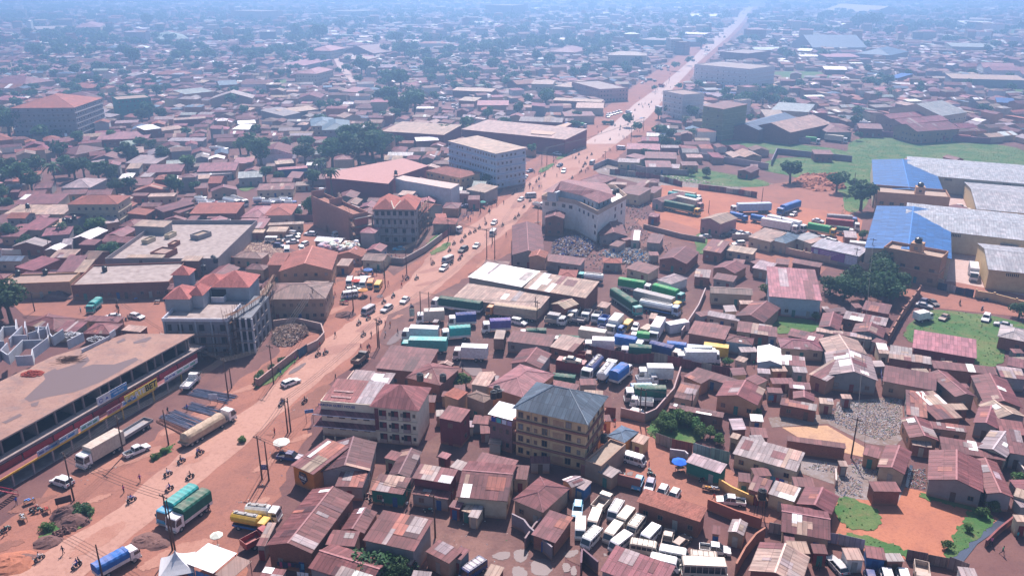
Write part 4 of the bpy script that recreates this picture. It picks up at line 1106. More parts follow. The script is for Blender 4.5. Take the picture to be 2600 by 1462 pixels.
for nm,lb,cat,(px,py),n,R,c in [('brick_heap','heap of red bricks on the bare roof slab','bricks',(80,950),260,1.6,(.38,.07,.05)),('block_heap','heap of pale broken blocks on the bare roof slab','blocks',(180,852),160,1.6,(.55,.55,.58)),('tile_stack','low spread of pale slabs on the bare roof','slabs',(242,862),90,1.5,(.5,.5,.53))]:
    c0=on_slab(px,py); m=MB(); q=random.Random(n)
    for i in range(n):
        a_=q.uniform(0,6.3); d=R*math.sqrt(q.random()); x,y=d*math.cos(a_)*1.5,d*math.sin(a_); z=max(0,(1-d/R))*q.random()*1.1; m.box(x,x+.3,y,y+.2,z,z+.14)
    o=m.build(nm,[M['matte']],None,c); o.location=(c0.x,c0.y,8.02); o['kind']='stuff'; o['label']=lb
c0=on_slab(178,915); m=MB(); q=random.Random(5)
for i in range(110):
    x,y=q.gauss(0,1.1),q.gauss(0,.8); a_=q.gauss(.25,.35); L=q.uniform(1,2.6); m.cyl((x-L*math.cos(a_)/2,y-L*math.sin(a_)/2,.05+q.random()*.5),(x+L*math.cos(a_)/2,y+L*math.sin(a_)/2,.05+q.random()*.7),.035,n=4,caps=False)
o=m.build('stick_pile',[M['wood']],None); o.location=(c0.x,c0.y,8.02); o['kind']='stuff'; o['label']='dark pile of poles and sticks on the bare roof slab'
# --- scaffolding helper: poles that belong to one scaffold
def scaffold(label,a,b,h,out=1.1,step=1.8,seed=1,slant=.1,levels=None,name='scaffolding'):
    A,B=P(*a),P(*b); d=B-A; L=d.length; u=d/L; n_=Vector((-u.y,u.x)); 
    if n_.dot(A)>0: n_=-n_
    rt=thing(name,'scaffold','',A.x,A.y,math.atan2(u.y,u.x),label=label); q=random.Random(seed); sgn=-1 if (Vector((-u.y,u.x)).dot(A)>0) else 1
    k=int(L/step)+1
    for i in range(k+1):
        for row in (0,1):
            x=i*step+q.uniform(-.2,.2); y=sgn*(out*.2+row*out); m=MB(); m.cyl((x,y,0),(x+q.uniform(-slant,slant)*h*.3,y+q.uniform(-.15,.15),h*q.uniform(.9,1.08)),.06,.04,n=5); m.build('scaffold_pole',[M['wood']],rt)
    for z in (levels or [2.2,4.4,6.6,8.8,11]):
        if z>h: break
        for row in (0,1):
            m=MB(); y=sgn*(out*.2+row*out); m.cyl((-.4,y,z),(L+.5,y,z+q.uniform(-.2,.2)),.045,n=4); m.build('ledger_pole',[M['wood']],rt)
        m=MB(); m.box(.2,L-.2,sgn*out*.3 if sgn>0 else sgn*out*.9,sgn*out*.9 if sgn>0 else sgn*out*.3,z+.05,z+.1,0,True); m.build('working_platform',[M['wood']],rt)
    for i in range(0,k,2):
        m=MB(); y=sgn*(out*1.25); m.cyl((i*step,y,.2),(i*step+step*1.5,y,h*.6),.045,n=4); m.build('brace_pole',[M['wood']],rt)
    return rt
# --- grey block house under construction with red tiled hips
r,W,loc,res=frame_on('unfinished_tiled_house','building','grey block house under construction with stepped red tiled hip roofs and terraces',(411,808),(577,809),10.4)
GC=(.30,.32,.36); GD=(.20,.20,.23)
D1=loc(616,758,10.4)[1]; x1,y1=loc(633,730,13.2)
def wall_(x0,x1_,y0,y1_,z0,z1,c=GC): m=MB(); m.box(x0,x1_,y0,y1_,z0,z1); return m.build('wall',[M['wall']],r,jit(c,.05))
wall_(0,W,0,D1,0,9.6,GD); wall_(W-.02,W+5,2.5,D1+4,0,9.58,GD)
bar('terrace_floor',r,.3,W-.3,.3,D1-.2,9.6,9.66)
for z in (.3,3.5,6.8):
    for i in range(3): link('window_opening',opening_mesh(1.6,2.1),r,(W+.9+i*1.5,2.48,z+.2))
    for i in range(4): link('window_opening',opening_mesh(1.5,2.0),r,(W+5.02,4+i*(D1)/4,z+.2),math.pi/2)
for z in (3.1,6.4): bar('floor_band',r,W+.05,W+5.6,1.8,2.45,z,z+.25)
for a_ in ((-.1,W+.1,-.1,.2),(-.1,.2,.22,D1),(W-.2,W+.1,.22,D1*.75)): bar('terrace_parapet',r,*a_,9.6,10.4,'wall',(.5,.5,.56))
bar('floor_band',r,-.12,W+.12,-.12,-.02,6.2,6.5); bar('floor_band',r,-.12,W+.12,-.12,-.02,3.0,3.3)
for z in (.3,3.5,6.8):
    for i in range(6): link('window_opening',opening_mesh(1.3 if i%2 else .9,1.7),r,(1.6+i*(W-3)/5,-.02,z+.3))
for i in range(5): bar('pier',r,.2+i*(W-.6)/4,.6+i*(W-.6)/4,-.3,-.02,0,9.55,'wall',GC)
def tiled_hip(x0,x1_,y0,y1_,z,rise): m=MB(); hip_roof(m,x0,x1_,y0,y1_,z,rise); m.build('tiled_roof',[M['tile']],r,jit((.40,.135,.12),.04))
Lx0,Lx1=loc(413,760,13)[0],loc(478,760,13)[0]; Ly=loc(440,760,13)[1]
wall_(Lx0+.3,Lx1,Ly+.4,Ly+8,9.62,12.95); tiled_hip(Lx0-.2,Lx1+.3,Ly,Ly+8.5,13,2.2)
Tx0,Tx1=loc(473,751,13.2)[0],loc(515,751,13.2)[0]; Ty=loc(495,751,13.2)[1]
wall_(Tx0+.4,Tx1-.3,Ty+.4,Ty+5,9.62,13.15); tiled_hip(Tx0,Tx1,Ty,Ty+6.5,13.2,1.9)
Rx0,Rx1=loc(536,730,13.2)[0],loc(633,730,13.2)[0]; Ry=loc(585,730,13.2)[1]
wall_(Rx0-4,Rx1-.4,Ry+.4,Ry+9,0,13.15); tiled_hip(Rx0-.2,Rx1,Ry,Ry+10,13.2,3.0); tiled_hip(Lx1-2.0,Rx0+3,Ry+1.2,Ry+9,13.25,2.0)
Sx0,Sx1=loc(431,699,15)[0],loc(481,699,15)[0]; Sy=loc(455,699,15)[1]
wall_(Sx0+.5,Sx1-.5,Sy+.5,Sy+4.5,9.6,14.9); tiled_hip(Sx0,Sx1,Sy,Sy+5,15,1.9)
link('window_opening',opening_mesh(3.8,2.2),r,(loc(553,742,12)[0],Ry+.36,10.4)); 
bar('balcony_wall',r,Rx0+.3,Rx0+3.6,Ry-1.8,Ry-1.6,9.7,11.2,'wall',(.5,.5,.56)); bar('balcony_wall',r,Rx0+3.4,Rx0+3.6,Ry-1.58,Ry+.3,9.7,11.2,'wall',(.5,.5,.56))
for i in range(4): bar('front_column',r,W+.5+i*1.5,W+.9+i*1.5,2.0,2.4,0,9.5,'wall',(.5,.5,.54))
res(-2,Rx1+2,-2,Ry+12)
scaffold('pole scaffolding against the right wing of the grey tiled house',(580,905),(612,890),12.5,seed=22,step=1.0,slant=.3)
scaffold('tangled pole scaffolding on the right side of the grey tiled house',(592,905),(668,850),11,seed=2,step=1.1,slant=.35)
scaffold('pole scaffolding along the front of the grey tiled house',(425,915),(590,912),8,seed=3,step=1.7)
scaffold('pole scaffolding climbing behind the grey tiled house',(668,850),(700,790),12,seed=4,step=1.3,slant=.4)
# --- brick and plaster building under construction by the road, red tiled double hip
r,W,loc,res=frame_on('unfinished_office_house','building','three storey grey plastered house under construction with a double red tiled roof',(944,532),(1056,533),12.6)
Dp=max(9,loc(1079,505,12.6)[1]); o=MB(); o.box(.4,W-.4,.4,Dp,0,12.5); o.build('wall',[M['wall']],r,(.36,.32,.34))
for z in (3.1,6.3,9.5): bar('floor_band',r,.2,W-.2,.2,.38,z,z+.3,'wall',(.42,.38,.38))
for z in (0.4,3.6,6.8,9.9):
    n=7 if z>6 else 5
    for i in range(n): link('window_opening',opening_mesh(1.2 if z!=6.8 else .8,1.5),r,(1.6+i*(W-3)/(n-1),.38,z+.5))
    for i in range(3): link('window_opening',opening_mesh(1.2,1.5),r,(W-.39,2+i*(Dp-4)/2,z+.5),math.pi/2)
mb=MB(); hip_roof(mb,0,W*.55,0,Dp+.5,12.6,2.9); mb.build('tiled_roof',[M['tile']],r,(.40,.135,.105)); mb=MB(); hip_roof(mb,W*.45,W,-.02,Dp+.5,12.61,2.9); mb.build('tiled_roof',[M['tile']],r,(.40,.135,.105))
mb=MB(); mb.cyl((W*.5,0.1,12.75),(W*.40,4,14.6),.25,n=5); mb.cyl((W*.5,0.1,12.75),(W*.62,4.6,14.6),.25,n=5); mb.build('valley_flashing',[M['matte']],r,(.8,.68,.55))
res(-1,W+2,-2,Dp+2)
scaffold('pole scaffolding over the front of the grey plastered unfinished house',(950,618),(1058,618),12.5,seed=5,step=2.3,levels=[3,6,9,12])
scaffold('pole scaffolding on the right flank of the grey plastered unfinished house',(1062,612),(1085,580),12,seed=6,step=1.6,slant=.4)
r,W,loc,res=frame_on('brick_shell','building','narrow roofless brick shell with raw slab beside the unfinished tiled house',(897,547),(934,540),11.0)
Dp=max(14,loc(868,486,11)[1]); o=MB(); o.box(0,W,0,Dp,0,10.2); o.build('wall',[M['brick']],r,(.34,.16,.12))
for a_ in ((0,.25,0,Dp),(W-.25,W,0,Dp),(.27,W-.27,0,.25),(.27,W-.27,Dp-.25,Dp),(.27,W-.27,Dp*.55,Dp*.55+.25)): bar('parapet_wall',r,*a_,10.2,11.4 if a_[2]<Dp*.5 else 13.0,'brick',(.38,.19,.15))
for z in (3.3,6.6,9.8): bar('floor_slab',r,-.1,W+1.2,-1.2,-.02,z,z+.2)
bar('column',r,W+.8,W+1.1,-1.15,-.85,0,9.8)
for z in (.5,3.9,7.2): bar('brick_infill',r,.5,W-.6,-.06,-.02,z,z+2.2,'brick',(.42,.12,.10))
res(-1,W+2,-2,Dp+2)
scaffold('leaning pole scaffolding on the left flank of the brick shell',(908,640),(868,545),11,seed=7,step=2.0,slant=.2,levels=[3,6,9])
# --- cream hall with the bent front
def polybuild(name,cat,label,pts,h,wc,z0=0,back=None,roofc=None,wallmat='wall',parap=0):
    w2=[P(*q,h) for q in pts]; 
    if back: w2+= [w2[-1]+Vector(back)*.999, w2[0]+Vector(back)]
    c0=w2[0]; L=[(p.x-c0.x,p.y-c0.y) for p in w2]
    if sum(L[i][0]*L[(i+1)%len(L)][1]-L[(i+1)%len(L)][0]*L[i][1] for i in range(len(L)))<0: L=L[::-1]
    rt=thing(name,cat,'',c0.x,c0.y,0,label=label); m=MB(); m.poly(L,z0,h,0,0); m.build('wall',[M[wallmat]],rt,wc)
    if roofc:
        m=MB(); m.poly(L,h+.01,h+.12); m.build('roof',[M['matte']],rt,roofc)
    RES.append([(p.x,p.y) for p in w2]); return rt,c0,L
CR=(.80,.73,.68)
rt,c0,L=polybuild('cream_hall','building','big cream walled hall with a bent front and brown roof set behind a parapet',[(1377,506),(1419,510),(1462,518),(1517,545),(1590,505),(1560,480),(1440,470)],10.4,CR)
for i in range(4):
    p,q_=Vector(L[i]),Vector(L[(i+1)%len(L)]) 
def wallwins(rt,L,p,q_,zs,n,w,h,m0=.08,m1=.92):
    p,q_=Vector(p),Vector(q_); d=q_-p; ang=math.atan2(d.y,d.x); nn=Vector((d.y,-d.x)).normalized()
    for z in zs:
        for k in range(n):
            t=m0+(m1-m0)*(k+.5)/n; x=p+d*t+nn*.01; link('window',window_mesh(w,h),rt,(x.x,x.y,z),ang)
LP=[(P(*q,10.4)-c0) for q in [(1377,506),(1419,510),(1462,518),(1517,545),(1590,505),(1560,480),(1440,470)]]
wallwins(rt,L,LP[0],LP[1],[8.2],2,1.5,1.3); wallwins(rt,L,LP[1],LP[2],[8.2],2,1.5,1.3); wallwins(rt,L,LP[2],LP[3],[8.2],4,1.1,1.3)
wallwins(rt,L,LP[2],LP[3],[5.2,2.8],1,1.1,1.3,.86,.98); wallwins(rt,L,LP[3],LP[4],[8.0,5.4],2,1.3,1.5,.5,.95); wallwins(rt,L,LP[3],LP[4],[3.2,1.4],4,.4,.8,.1,.45); wallwins(rt,L,LP[3],LP[4],[1.6],1,3.6,2.6,.5,.8)
# parapet band
for i in range(len(LP)):
    p,q_=LP[i],LP[(i+1)%len(LP)]; d=q_-p; Ln=d.length; m=MB(); m.box(-.15,Ln+.15,-.25,.05,0,1.6,0,True); o=m.build('parapet',[M['wall']],rt,(.50,.37,.29)); o.location=(p.x,p.y,10.35+.002*i); o.rotation_euler.z=math.atan2(d.y,d.x)
EV=[(1377,487),(1404,489),(1418,483),(1478,497),(1521,516),(1566,497),(1538,466),(1440,456)]
e=[P(*q,14.0)-c0 for q in EV]; cen=sum(e,Vector((0,0)))/len(e)
m=MB(); m.poly([((p.x-cen.x)*.86+cen.x,(p.y-cen.y)*.86+cen.y) for p in e],10.42,13.9); m.build('upper_storey',[M['wall']],rt,(.50,.52,.56))
for k in (4,3): 
    p,q_=[(v_-cen)*.865+cen for v_ in (e[k],e[(k+1)%8])]; wallwins(rt,L,p,q_,[11.4],3,.9,1.5)
R0,R1=P(1440,452,16.4)-c0,P(1535,478,16.2)-c0; m=MB()
R0=Vector(((e[0].x+e[7].x)*.5,(e[0].y+e[7].y)*.5)).lerp(cen,.25); R1=Vector(((e[4].x+e[5].x)*.5,(e[4].y+e[5].y)*.5)).lerp(cen,.3)
def r3(p,z): return (p.x,p.y,z)
for i in range(8):
    a_,b_=e[i],e[(i+1)%8]; 
    ra=R0 if i in (0,1,7,6) else R1; rb=R0 if (i+1)%8 in (0,1,7,6) else R1
    if i==1: roof_poly(m,[r3(a_,14),r3(b_,14),r3(R0,16.3)],r3(a_,14),r3(b_,14)); continue
    pts=[r3(a_,14),r3(b_,14),r3(rb,16.3)]+([r3(ra,16.3)] if ra!=rb else [])
    if i==2: pts=[r3(a_,14),r3(b_,14),r3(R1,16.3),r3(R0,16.3)]
    roof_poly(m,pts,r3(a_,14),r3(b_,14))
m.build('roof',[M['roof']],rt,(.27,.115,.12))
# --- maroon walled warehouse, white shed beside it (irregular plans)
rt,_,L1=polybuild('maroon_warehouse','warehouse','maroon walled warehouse with a wide pale pink roof below the big trees',[tp(tile(1,1),*q) for q in [(705,345),(830,352),(1330,402),(1395,335),(1735,220),(1480,145),(885,255),(690,285)]],7.5,(.22,.045,.06),roofc=(.44,.23,.21))
m=MB(); m.poly([(x*1.0,y) for x,y in L1],-0.0,2.5); 
rt,_,L2=polybuild('white_shed','warehouse','long white walled shed with a curved pale roof edge by the red hipped building',[tp(tile(1,1),*q) for q in [(1400,345),(1490,372),(1620,392),(1880,440),(1960,452),(2045,405),(1480,318)]],8.0,(.60,.58,.60),roofc=(.55,.42,.38))
rt,_,L2=polybuild('corner_shop_building','building','maroon and blue corner building with a tan roof where the works meet the road',[tp(tile(2,0),*q) for q in [(190,1345),(400,1360),(600,1245),(560,1235),(350,1300),(200,1290)]],8.5,(.22,.06,.10),roofc=(.52,.36,.28))
# --- yellow apartment block
r,W,loc,res=frame_on('apartment_block','building','four storey yellow apartment block with a slate blue hipped roof',(1300,1036),(1493,1079),10.6)
Dp=loc(1543,1006,10.6)[1]; YL=(.64,.45,.26); m=MB(); m.box(.6,W-.6,.6,Dp-.6,0,10.55); m.build('wall',[M['wall']],r,YL)
for z in (2.75,5.35,7.95):
    for q,(a_) in enumerate(((.15,W-.15,.1,.58),(W-.58,W-.15,.6,Dp-.6))): bar('floor_ledge',r,*a_,z,z+.35,'wall',(.30,.13,.10))
m=MB(); a_,b_=hip_roof(m,0,W,0,Dp,10.6,3.3); m.build('roof',[M['roof']],r,(.10,.14,.185))
m=MB()
for c_,d_ in (((0,0,10.6),a_),((W,0,10.6),b_),((W,Dp,10.6),b_),(a_,b_)): m.cyl((c_[0],c_[1],c_[2]+.03),(d_[0],d_[1],d_[2]+.03),.08,n=4,caps=False)
m.build('hip_cap',[M['matte']],r,(.45,.5,.55))
for z in (.7,3.4,6.0,8.6):
    for t,w_,h_ in ((.07,1.1,1.3),(.18,.7,.9),(.29,.7,.9),(.42,1.2,1.4),(.76,1.2,1.4),(.91,.7,1.0)): 
        o=link('window',window_mesh(w_,h_),r,(.6+t*(W-1.2),.59,z))
    m=MB(); x0=.6+.54*(W-1.2)
    for i in range(5): m.box(x0,x0+2.2,.52,.59,z+i*.25,z+i*.25+.12)
    m.build('vent_screen',[M['wall']],r,(.55,.30,.20))
    for t in (.15,.4,.65,.88): link('window',window_mesh(1.0,1.2),r,(W-.59,.6+t*(Dp-1.2),z),math.pi/2)
for t in (.225,.49): m=MB(); m.cyl((.6+t*(W-1.2),.5,0),(.6+t*(W-1.2),.5,10.3),.05,n=5); m.build('drain_pipe',[M['matte']],r,(.5,.42,.35))
res(-.5,W+.5,-.5,Dp+.5)
# --- guest house: long awninged wing and a balconied tower under a hipped roof
r,W,loc,res=frame_on('guest_house','building','cream guest house with blue lettering, two long awnings and a hipped tower',(813,1017),(955,1029),8.0)
Dp=max(9,loc(850,972,8.0)[1]); CW_=(.70,.60,.48); m=MB(); m.box(0,W,0,Dp,0,8.0); m.build('wing_wall',[M['wall']],r,CW_)
m=MB(); slope_sheets(m,(.2,.2,8.03),(W*.62,.2,8.03),(W*.62,Dp,8.6),(.2,Dp,8.6)); m.build('wing_roof',[M['roof']],r,(.24,.075,.075))
m=MB(); slope_sheets(m,(W*.62+.01,.2,8.03),(W,.2,8.03),(W,Dp,8.6),(W*.62+.01,Dp,8.6)); m.build('wing_roof',[M['roof']],r,(.34,.29,.31))
for i,(x0,x1_) in enumerate(((W*.14,W*.5),(W*.12,W*.48))): m=MB(); y=1.5+i*2.2; m.box(x0,x1_,y,y+.6,8.22+i*.14,8.27+i*.14,0); m.build('roof_sheet',[M['roof']],r,(.42,.26,.25))
for i,z in enumerate((5.6,2.9)):
    m=MB(); m.face([(-1.3,-1.4,z),(W,-1.4,z),(W,0,z+.55),(-.1,0,z+.55)]); m.face([(-1.3,-1.4,z),(-.1,0,z+.55),(-.1,Dp*.8,z+.55),(-1.3,Dp*.8,z)]); m.face([(-1.3,-1.4,z-.03),(-1.3,Dp*.8,z-.03),(-.1,Dp*.8,z+.5),(-.1,0,z+.5),(W,0,z+.5),(W,-1.4,z-.03)]); m.build('awning',[M['roof']],r,(.24,.085,.09))
    bar('awning_edge',r,-1.35,W,-1.47,-1.4,z-.12,z+.05,'matte',(.6,.58,.68))
for z,n in ((4.3,4),(1.7,4)):
    for i in range(n): link('window',window_mesh(1.3,.6),r,(1.8+i*(W-3)/(n-.6),-.02,z))
for i in range(5): bar('yard_pier',r,1+i*W/5,1.25+i*W/5,-2.4,-2.15,0,1.3,'wall',(.6,.55,.42))
text('HARUNA GUEST HOUSE',.72,r,(W*.29,-.04,7.15),0,(.02,.06,.30),bold=.012)
x0=loc(950,1029,8.0)[0]; x1_=loc(1067,1037,8.4)[0]; TD=max(8,loc(1089,997,8.4)[1]); m=MB(); m.box(x0+.5,x1_-.6,-.9,TD,0,8.35); m.build('tower_wall',[M['wall']],r,CW_)
m=MB(); hip_roof(m,x0-.6,x1_,-1.5,TD+.6,8.4,2.9); m.build('tower_roof',[M['roof']],r,(.24,.09,.095))
TW=x1_-x0
for z in (.4,3.0,5.7):
    for i in range(3):
        xx=x0+1.2+i*(TW-2.2)/3; bar('painted_recess_shade',r,xx,xx+1.5,-.93,-.9,z,z+1.9,'dark'); link('door',door_mesh(.8,1.8),r,(xx+1.1,-.94,z),0,(.2,.02,.03)); bar('balcony_rail',r,xx,xx+1.5,-1.25,-1.18,z,z+.75,'matte',(.42,.30,.28)); link('window',window_mesh(.6,.8),r,(xx+2.25,-.91,z+.7))  # dark panel paints recess shade on a wall that is not cut in
for z in (2.65,5.35): bar('floor_band',r,x0+.4,x1_-.5,-1.0,-.9,z,z+.15,'wall',(.5,.42,.32))
bar('tiled_stair_panel',r,x0+.3,x0+1.1,-1.0,-.92,3.0,7.9,'matte',(.16,.02,.03))
res(-1.5,x1_+1,-3,max(Dp,TD)+1)
# --- brick yard building with tenement behind the guest house, washing on its terrace
r,W,loc,res=frame_on('tenement_house','building','dark brick tenement with white and blue washing on its roof terrace',tp(tile(1,2),2350,1320),tp(tile(1,2),2573,1380),6.2)
Dp=6; m=MB(); m.box(0,W,0,Dp,0,6.2); m.build('wall',[M['brick']],r,(.26,.13,.13))
for z in (1,4):
    for i in range(3): link('window',window_mesh(.8,1.1),r,(1+i*(W-2)/2,-.01,z))
m=MB(); m.face([(-.3,-.3,7.6),(W+.2,-.3,7.6),(W+.2,Dp-1.5,8.2),(-.3,Dp-1.5,8.2)]); m.build('white_sheet_canopy',[M['cloth']],r,(.85,.85,.88))
for i,c_ in enumerate(((.02,.05,.35),(.1,.5,.5),(.7,.7,.8),(.4,.3,.5))): m=MB(); m.box(.5+i*1.2,1.5+i*1.2,-.35,-.32,6.3,7.3); m.build('washing',[M['cloth']],r,c_)
for x in (.1,W-.1): m=MB(); m.cyl((x,0,6.2),(x,0,7.6),.05,n=5); m.build('post',[M['wood']],r)
# --- white gabled blue-roofed warehouses on the right, with their office blocks
def big_wh(label,bA,bB,bL,bC,z,wA,wB,wC,colb):
    A,B=P(*bA,z),P(*bB,z); W=(B-A).length; rise=1.3; d=solve_depth(A,B,bL,z,'h',rise,W)
    make_house(A,B,d,z,'G','b',wc='cr',q=0,rise=rise,label=label+' with a bright blue front roof',name='warehouse',seed=5,wins=False)
    HOUSES[-1][0].children[0]; 
    A,B=P(*wA,z),P(*wB,z); W=(B-A).length; d=solve_depth(A,B,wC,z,'g',rise,W)
    make_house(A,B,d,z,'g','q',wc='cr',q=0,rise=rise,label=label.replace('warehouse','storage hall')+' running off with silver grey roof',name='storage_hall',cat='warehouse',seed=6,wins=False)
    rt=HOUSES[-1][0]
    for i in range(3):
        bar('sliding_door',rt,8+i*22,12.5+i*22,.2,.34,0,5.2,'paint',(.10,.11,.16)); bar('door_hood',rt,7.6+i*22,13+i*22,-.8,.3,5.4,5.55,'paint',(.12,.14,.22))
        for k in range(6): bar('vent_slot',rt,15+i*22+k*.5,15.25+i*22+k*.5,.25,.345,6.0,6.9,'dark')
big_wh('farther of two long warehouses',(2218,481),(2400,496),(2222,406),(2301,411),7.5,(2303,442),(2900,492),(2301,411),'b')
big_wh('nearer of two long warehouses',(2195,629),(2417,657),(2211,521),(2292,534),7.5,(2294,576),(2900,645),(2292,534),'b')
for label,a_,b_,c_,h,tx in (('brown office block with flat roof before the farther blue warehouse',(2229,493),(2412,507),(2405,488),8.2,.53),('brown office block with water tank tower before the nearer blue warehouse',(2243,634),(2390,662),(2400,644),8.6,.42)):
    A,B=P(*a_,h),P(*b_,h); W=(B-A).length; d=max(6.5,solve_depth(A,B,c_,h,'f',None,W)); rt=make_house(A,B,d,h,'f','n',wc='tp',label=label,name='office_block',cat='building',seed=9,wins=True,dens=3.4,fh=3.0,ww=1.6,wh=1.3,parapet=1.0)
    tw=3.4; x=W*tx; bar('tank_tower',rt,x,x+tw,d*.25,d*.25+tw,h,h+3.2,'wall',(.50,.30,.19)); link('window',window_mesh(1,1),rt,(x+tw/2,d*.25-.01,h+1.2))
    m=MB(); m.cyl((x+tw/2,d*.25+tw/2,h+3.2),(x+tw/2,d*.25+tw/2,h+4.6),1.1,1.1,12); m.cyl((x+tw/2,d*.25+tw/2,h+4.6),(x+tw/2,d*.25+tw/2,h+4.9),.9,.3,12); m.build('water_tank',[M['plastic']],rt)
for label,a_,b_,c_,h in (('yellow gabled storage hall behind the white lorry yard',(2509,684),(2800,716),(2503,631),6.5),('yellow ended storage hall between the two blue roofed warehouses',(2479,531),(2900,568),(2471,479),6.0)):
    A,B=P(*a_,h),P(*b_,h); W=(B-A).length; d=solve_depth(A,B,c_,h,'g',2.4,W); rt=make_house(A,B,d,h,'g','q',wc='ye',q=0,rise=2.4,label=label,name='storage_hall',cat='warehouse',seed=7,wins=False)
    for i in range(3):
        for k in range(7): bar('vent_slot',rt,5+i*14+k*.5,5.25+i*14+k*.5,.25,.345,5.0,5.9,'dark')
    bar('sliding_door',rt,18,23,.2,.34,0,4.6,'paint',(.10,.12,.2))
# --- banner on the grey workshop, logo on the bar
for rt,A,u,v,W,dp in HOUSES:
    l=[t for t in THINGS if t[0]==rt][0][2]
    if l and 'purple banner' in l:
        bn=bar('banner',rt,.2,W*.72,.12,.2,1.4,4.3,'paint',(.26,.10,.36)); 
        bar('printed_crest',bn,1.2,2.6,.05,.11,1.9,3.9,'paint',(.45,.55,.7)); bar('banner_end',bn,W*.72+.1,W-.5,.12,.2,1.2,4.2,'paint',(.5,.55,.68))
        for k in range(5): bar('printed_line',bn,3.4,3.4+(W*.72-5)*(.95-.13*k),.05,.11,3.8-k*.5,3.95-k*.5,'paint',(.6,.5,.68))
    if l and 'orange walled bar' in l:
        m=MB(); cx,cz=W*.48,2.3
        pts=[(cx-.85,.25,cz+1.1),(cx+.85,.25,cz+1.1),(cx+1.2,.25,cz-.2),(cx,.25,cz-1.5),(cx-1.2,.25,cz-.2)]; m.face([pts[i] for i in (4,3,2,1,0)]); m.face([(p[0],.2,p[2]) for p in (pts[4],pts[3],pts[2],pts[1],pts[0])]); o=m.build('bar_logo',[M['paint']],rt,(.015,.012,.03))
        text('NILE',.85,o,(cx,.17,cz),0,(.8,.8,.82),bold=.02); bar('logo_stripe',o,cx-.5,cx+.5,.15,.19,cz-.75,cz-.62,'paint',(.4,.4,.45)); bar('logo_stripe',o,cx-.35,cx+.35,.15,.19,cz+.55,cz+.75,'paint',(.3,.12,.05))
# ---------------------------------------------------------------- fences and walls
def wall_run(t,pts,h,c,label,name='boundary_wall',cat='wall',brick=False,thick=.22,piers=0,sheet=False,post=0):
    w2=[P(*tp(t,*p)) for p in pts]; A=w2[0]; root=thing(name,cat,'',A.x,A.y,0,label=label); q=random.Random(len(THINGS))
    for i in range(len(w2)-1):
        a,b=w2[i],w2[i+1]; d=b-a; L=d.length; ang=math.atan2(d.y,d.x)
        if sheet:
            n=max(1,min(24,int(L/(2.4 if L<60 else L/24)))); 
            for k in range(n):
                m=MB(); x0=k*L/n; hh=h*q.uniform(.9,1.08); m.box(x0+.01,x0+L/n-.01,-.03+(.02 if k%2 else 0),.01+(.02 if k%2 else 0),0,hh)
                o=m.build('iron_sheet_panel',[M['roof']],root,jit(c if q.random()<.75 else (.3,.28,.28),.15)); o.location=(a.x-A.x,a.y-A.y,0); o.rotation_euler.z=ang
        else:
            m=MB(); m.box(0,L,-thick/2,thick/2,0,h); o=m.build('wall_panel',[M['brick' if brick else 'wall']],root,jit(c,.05)); o.location=(a.x-A.x,a.y-A.y,0); o.rotation_euler.z=ang
            m=MB(); m.box(0,L,-thick/2-.04,thick/2+.04,h,h+.08); o=m.build('coping',[M['wall']],root,tuple(min(.9,x*1.25) for x in c)); o.location=(a.x-A.x,a.y-A.y,0); o.rotation_euler.z=ang
            if piers:
                for k in range(int(L/piers)+1): m=MB(); m.box(k*piers-.22,k*piers+.22,-.24,.24,0,h+.45); o=m.build('pier',[M['wall']],root,tuple(min(.9,x*1.1) for x in c)); o.location=(a.x-A.x,a.y-A.y,0); o.rotation_euler.z=ang
    return root
T=tile
wall_run(T(2,3),[(690,440),(1000,520),(1290,590)],2.4,(.30,.13,.11),'maroon topped wall behind the parked white minibuses')
wall_run(T(2,3),[(1960,780),(2250,900),(2500,980)],2.2,(.30,.11,.08),'red earth wall below the white pickup in the courtyard')
wall_run(T(2,3),[(2075,560),(2200,640),(2420,740)],1.9,(.62,.36,.12),'low yellow wall beside the white pickup')
wall_run(T(2,3),[(1580,270),(1730,290),(1760,320)],2.2,(.40,.36,.38),'grey wall panel behind the blue parasol')
wall_run(T(2,3),[(1440,110),(1600,170),(1810,215)],2.6,(.24,.07,.06),'maroon iron sheet fence around the vine covered plot',name='sheet_fence',cat='fence',sheet=True)
wall_run(T(2,3),[(1815,215),(1990,270),(2180,320)],2.6,(.20,.33,.34),'pale green iron sheet fence behind the green walled shop',name='sheet_fence',cat='fence',sheet=True)
wall_run(T(2,3),[(400,1290),(170,1080),(120,1010),(0,950)],2.6,(.24,.20,.22),'grey wall curving along the muddy alley',)
wall_run(T(2,3),[(690,1440),(700,1290),(860,1430)],2.4,(.16,.10,.12),'short dark wall at the lower corner of the van yard')
wall_run(T(2,3),[(130,1180),(230,1030),(480,790),(610,560)],2.2,(.22,.16,.17),'grey wall between the alley and the van yard')
wall_run(T(2,3),[(2240,1449),(2330,1280),(2440,1140),(2530,1080)],2.4,(.30,.14,.10),'red brown wall closing the right side of the van yard')
wall_run(T(2,2),[(690,640),(840,680),(1000,720),(1250,760),(1420,745)],2.6,(.20,.05,.06),'maroon iron sheet fence across the lorry park',name='sheet_fence',cat='fence',sheet=True)
wall_run(T(2,2),[(1420,745),(1700,800),(2000,860),(2300,900)],2.6,(.17,.045,.055),'dark red iron sheet fence right of the lorry park',name='sheet_fence',cat='fence',sheet=True)
wall_run(T(2,2),[(1690,870),(1620,1090),(1440,1300),(1330,1350),(1090,1290)],2.2,(.34,.24,.24),'patched grey wall at the lower corner of the lorry park')
wall_run(T(2,2),[(930,1290),(1040,1300)],2.4,(.20,.06,.06),'ragged maroon gate sheets near the slate roofed block',name='sheet_fence',cat='fence',sheet=True)
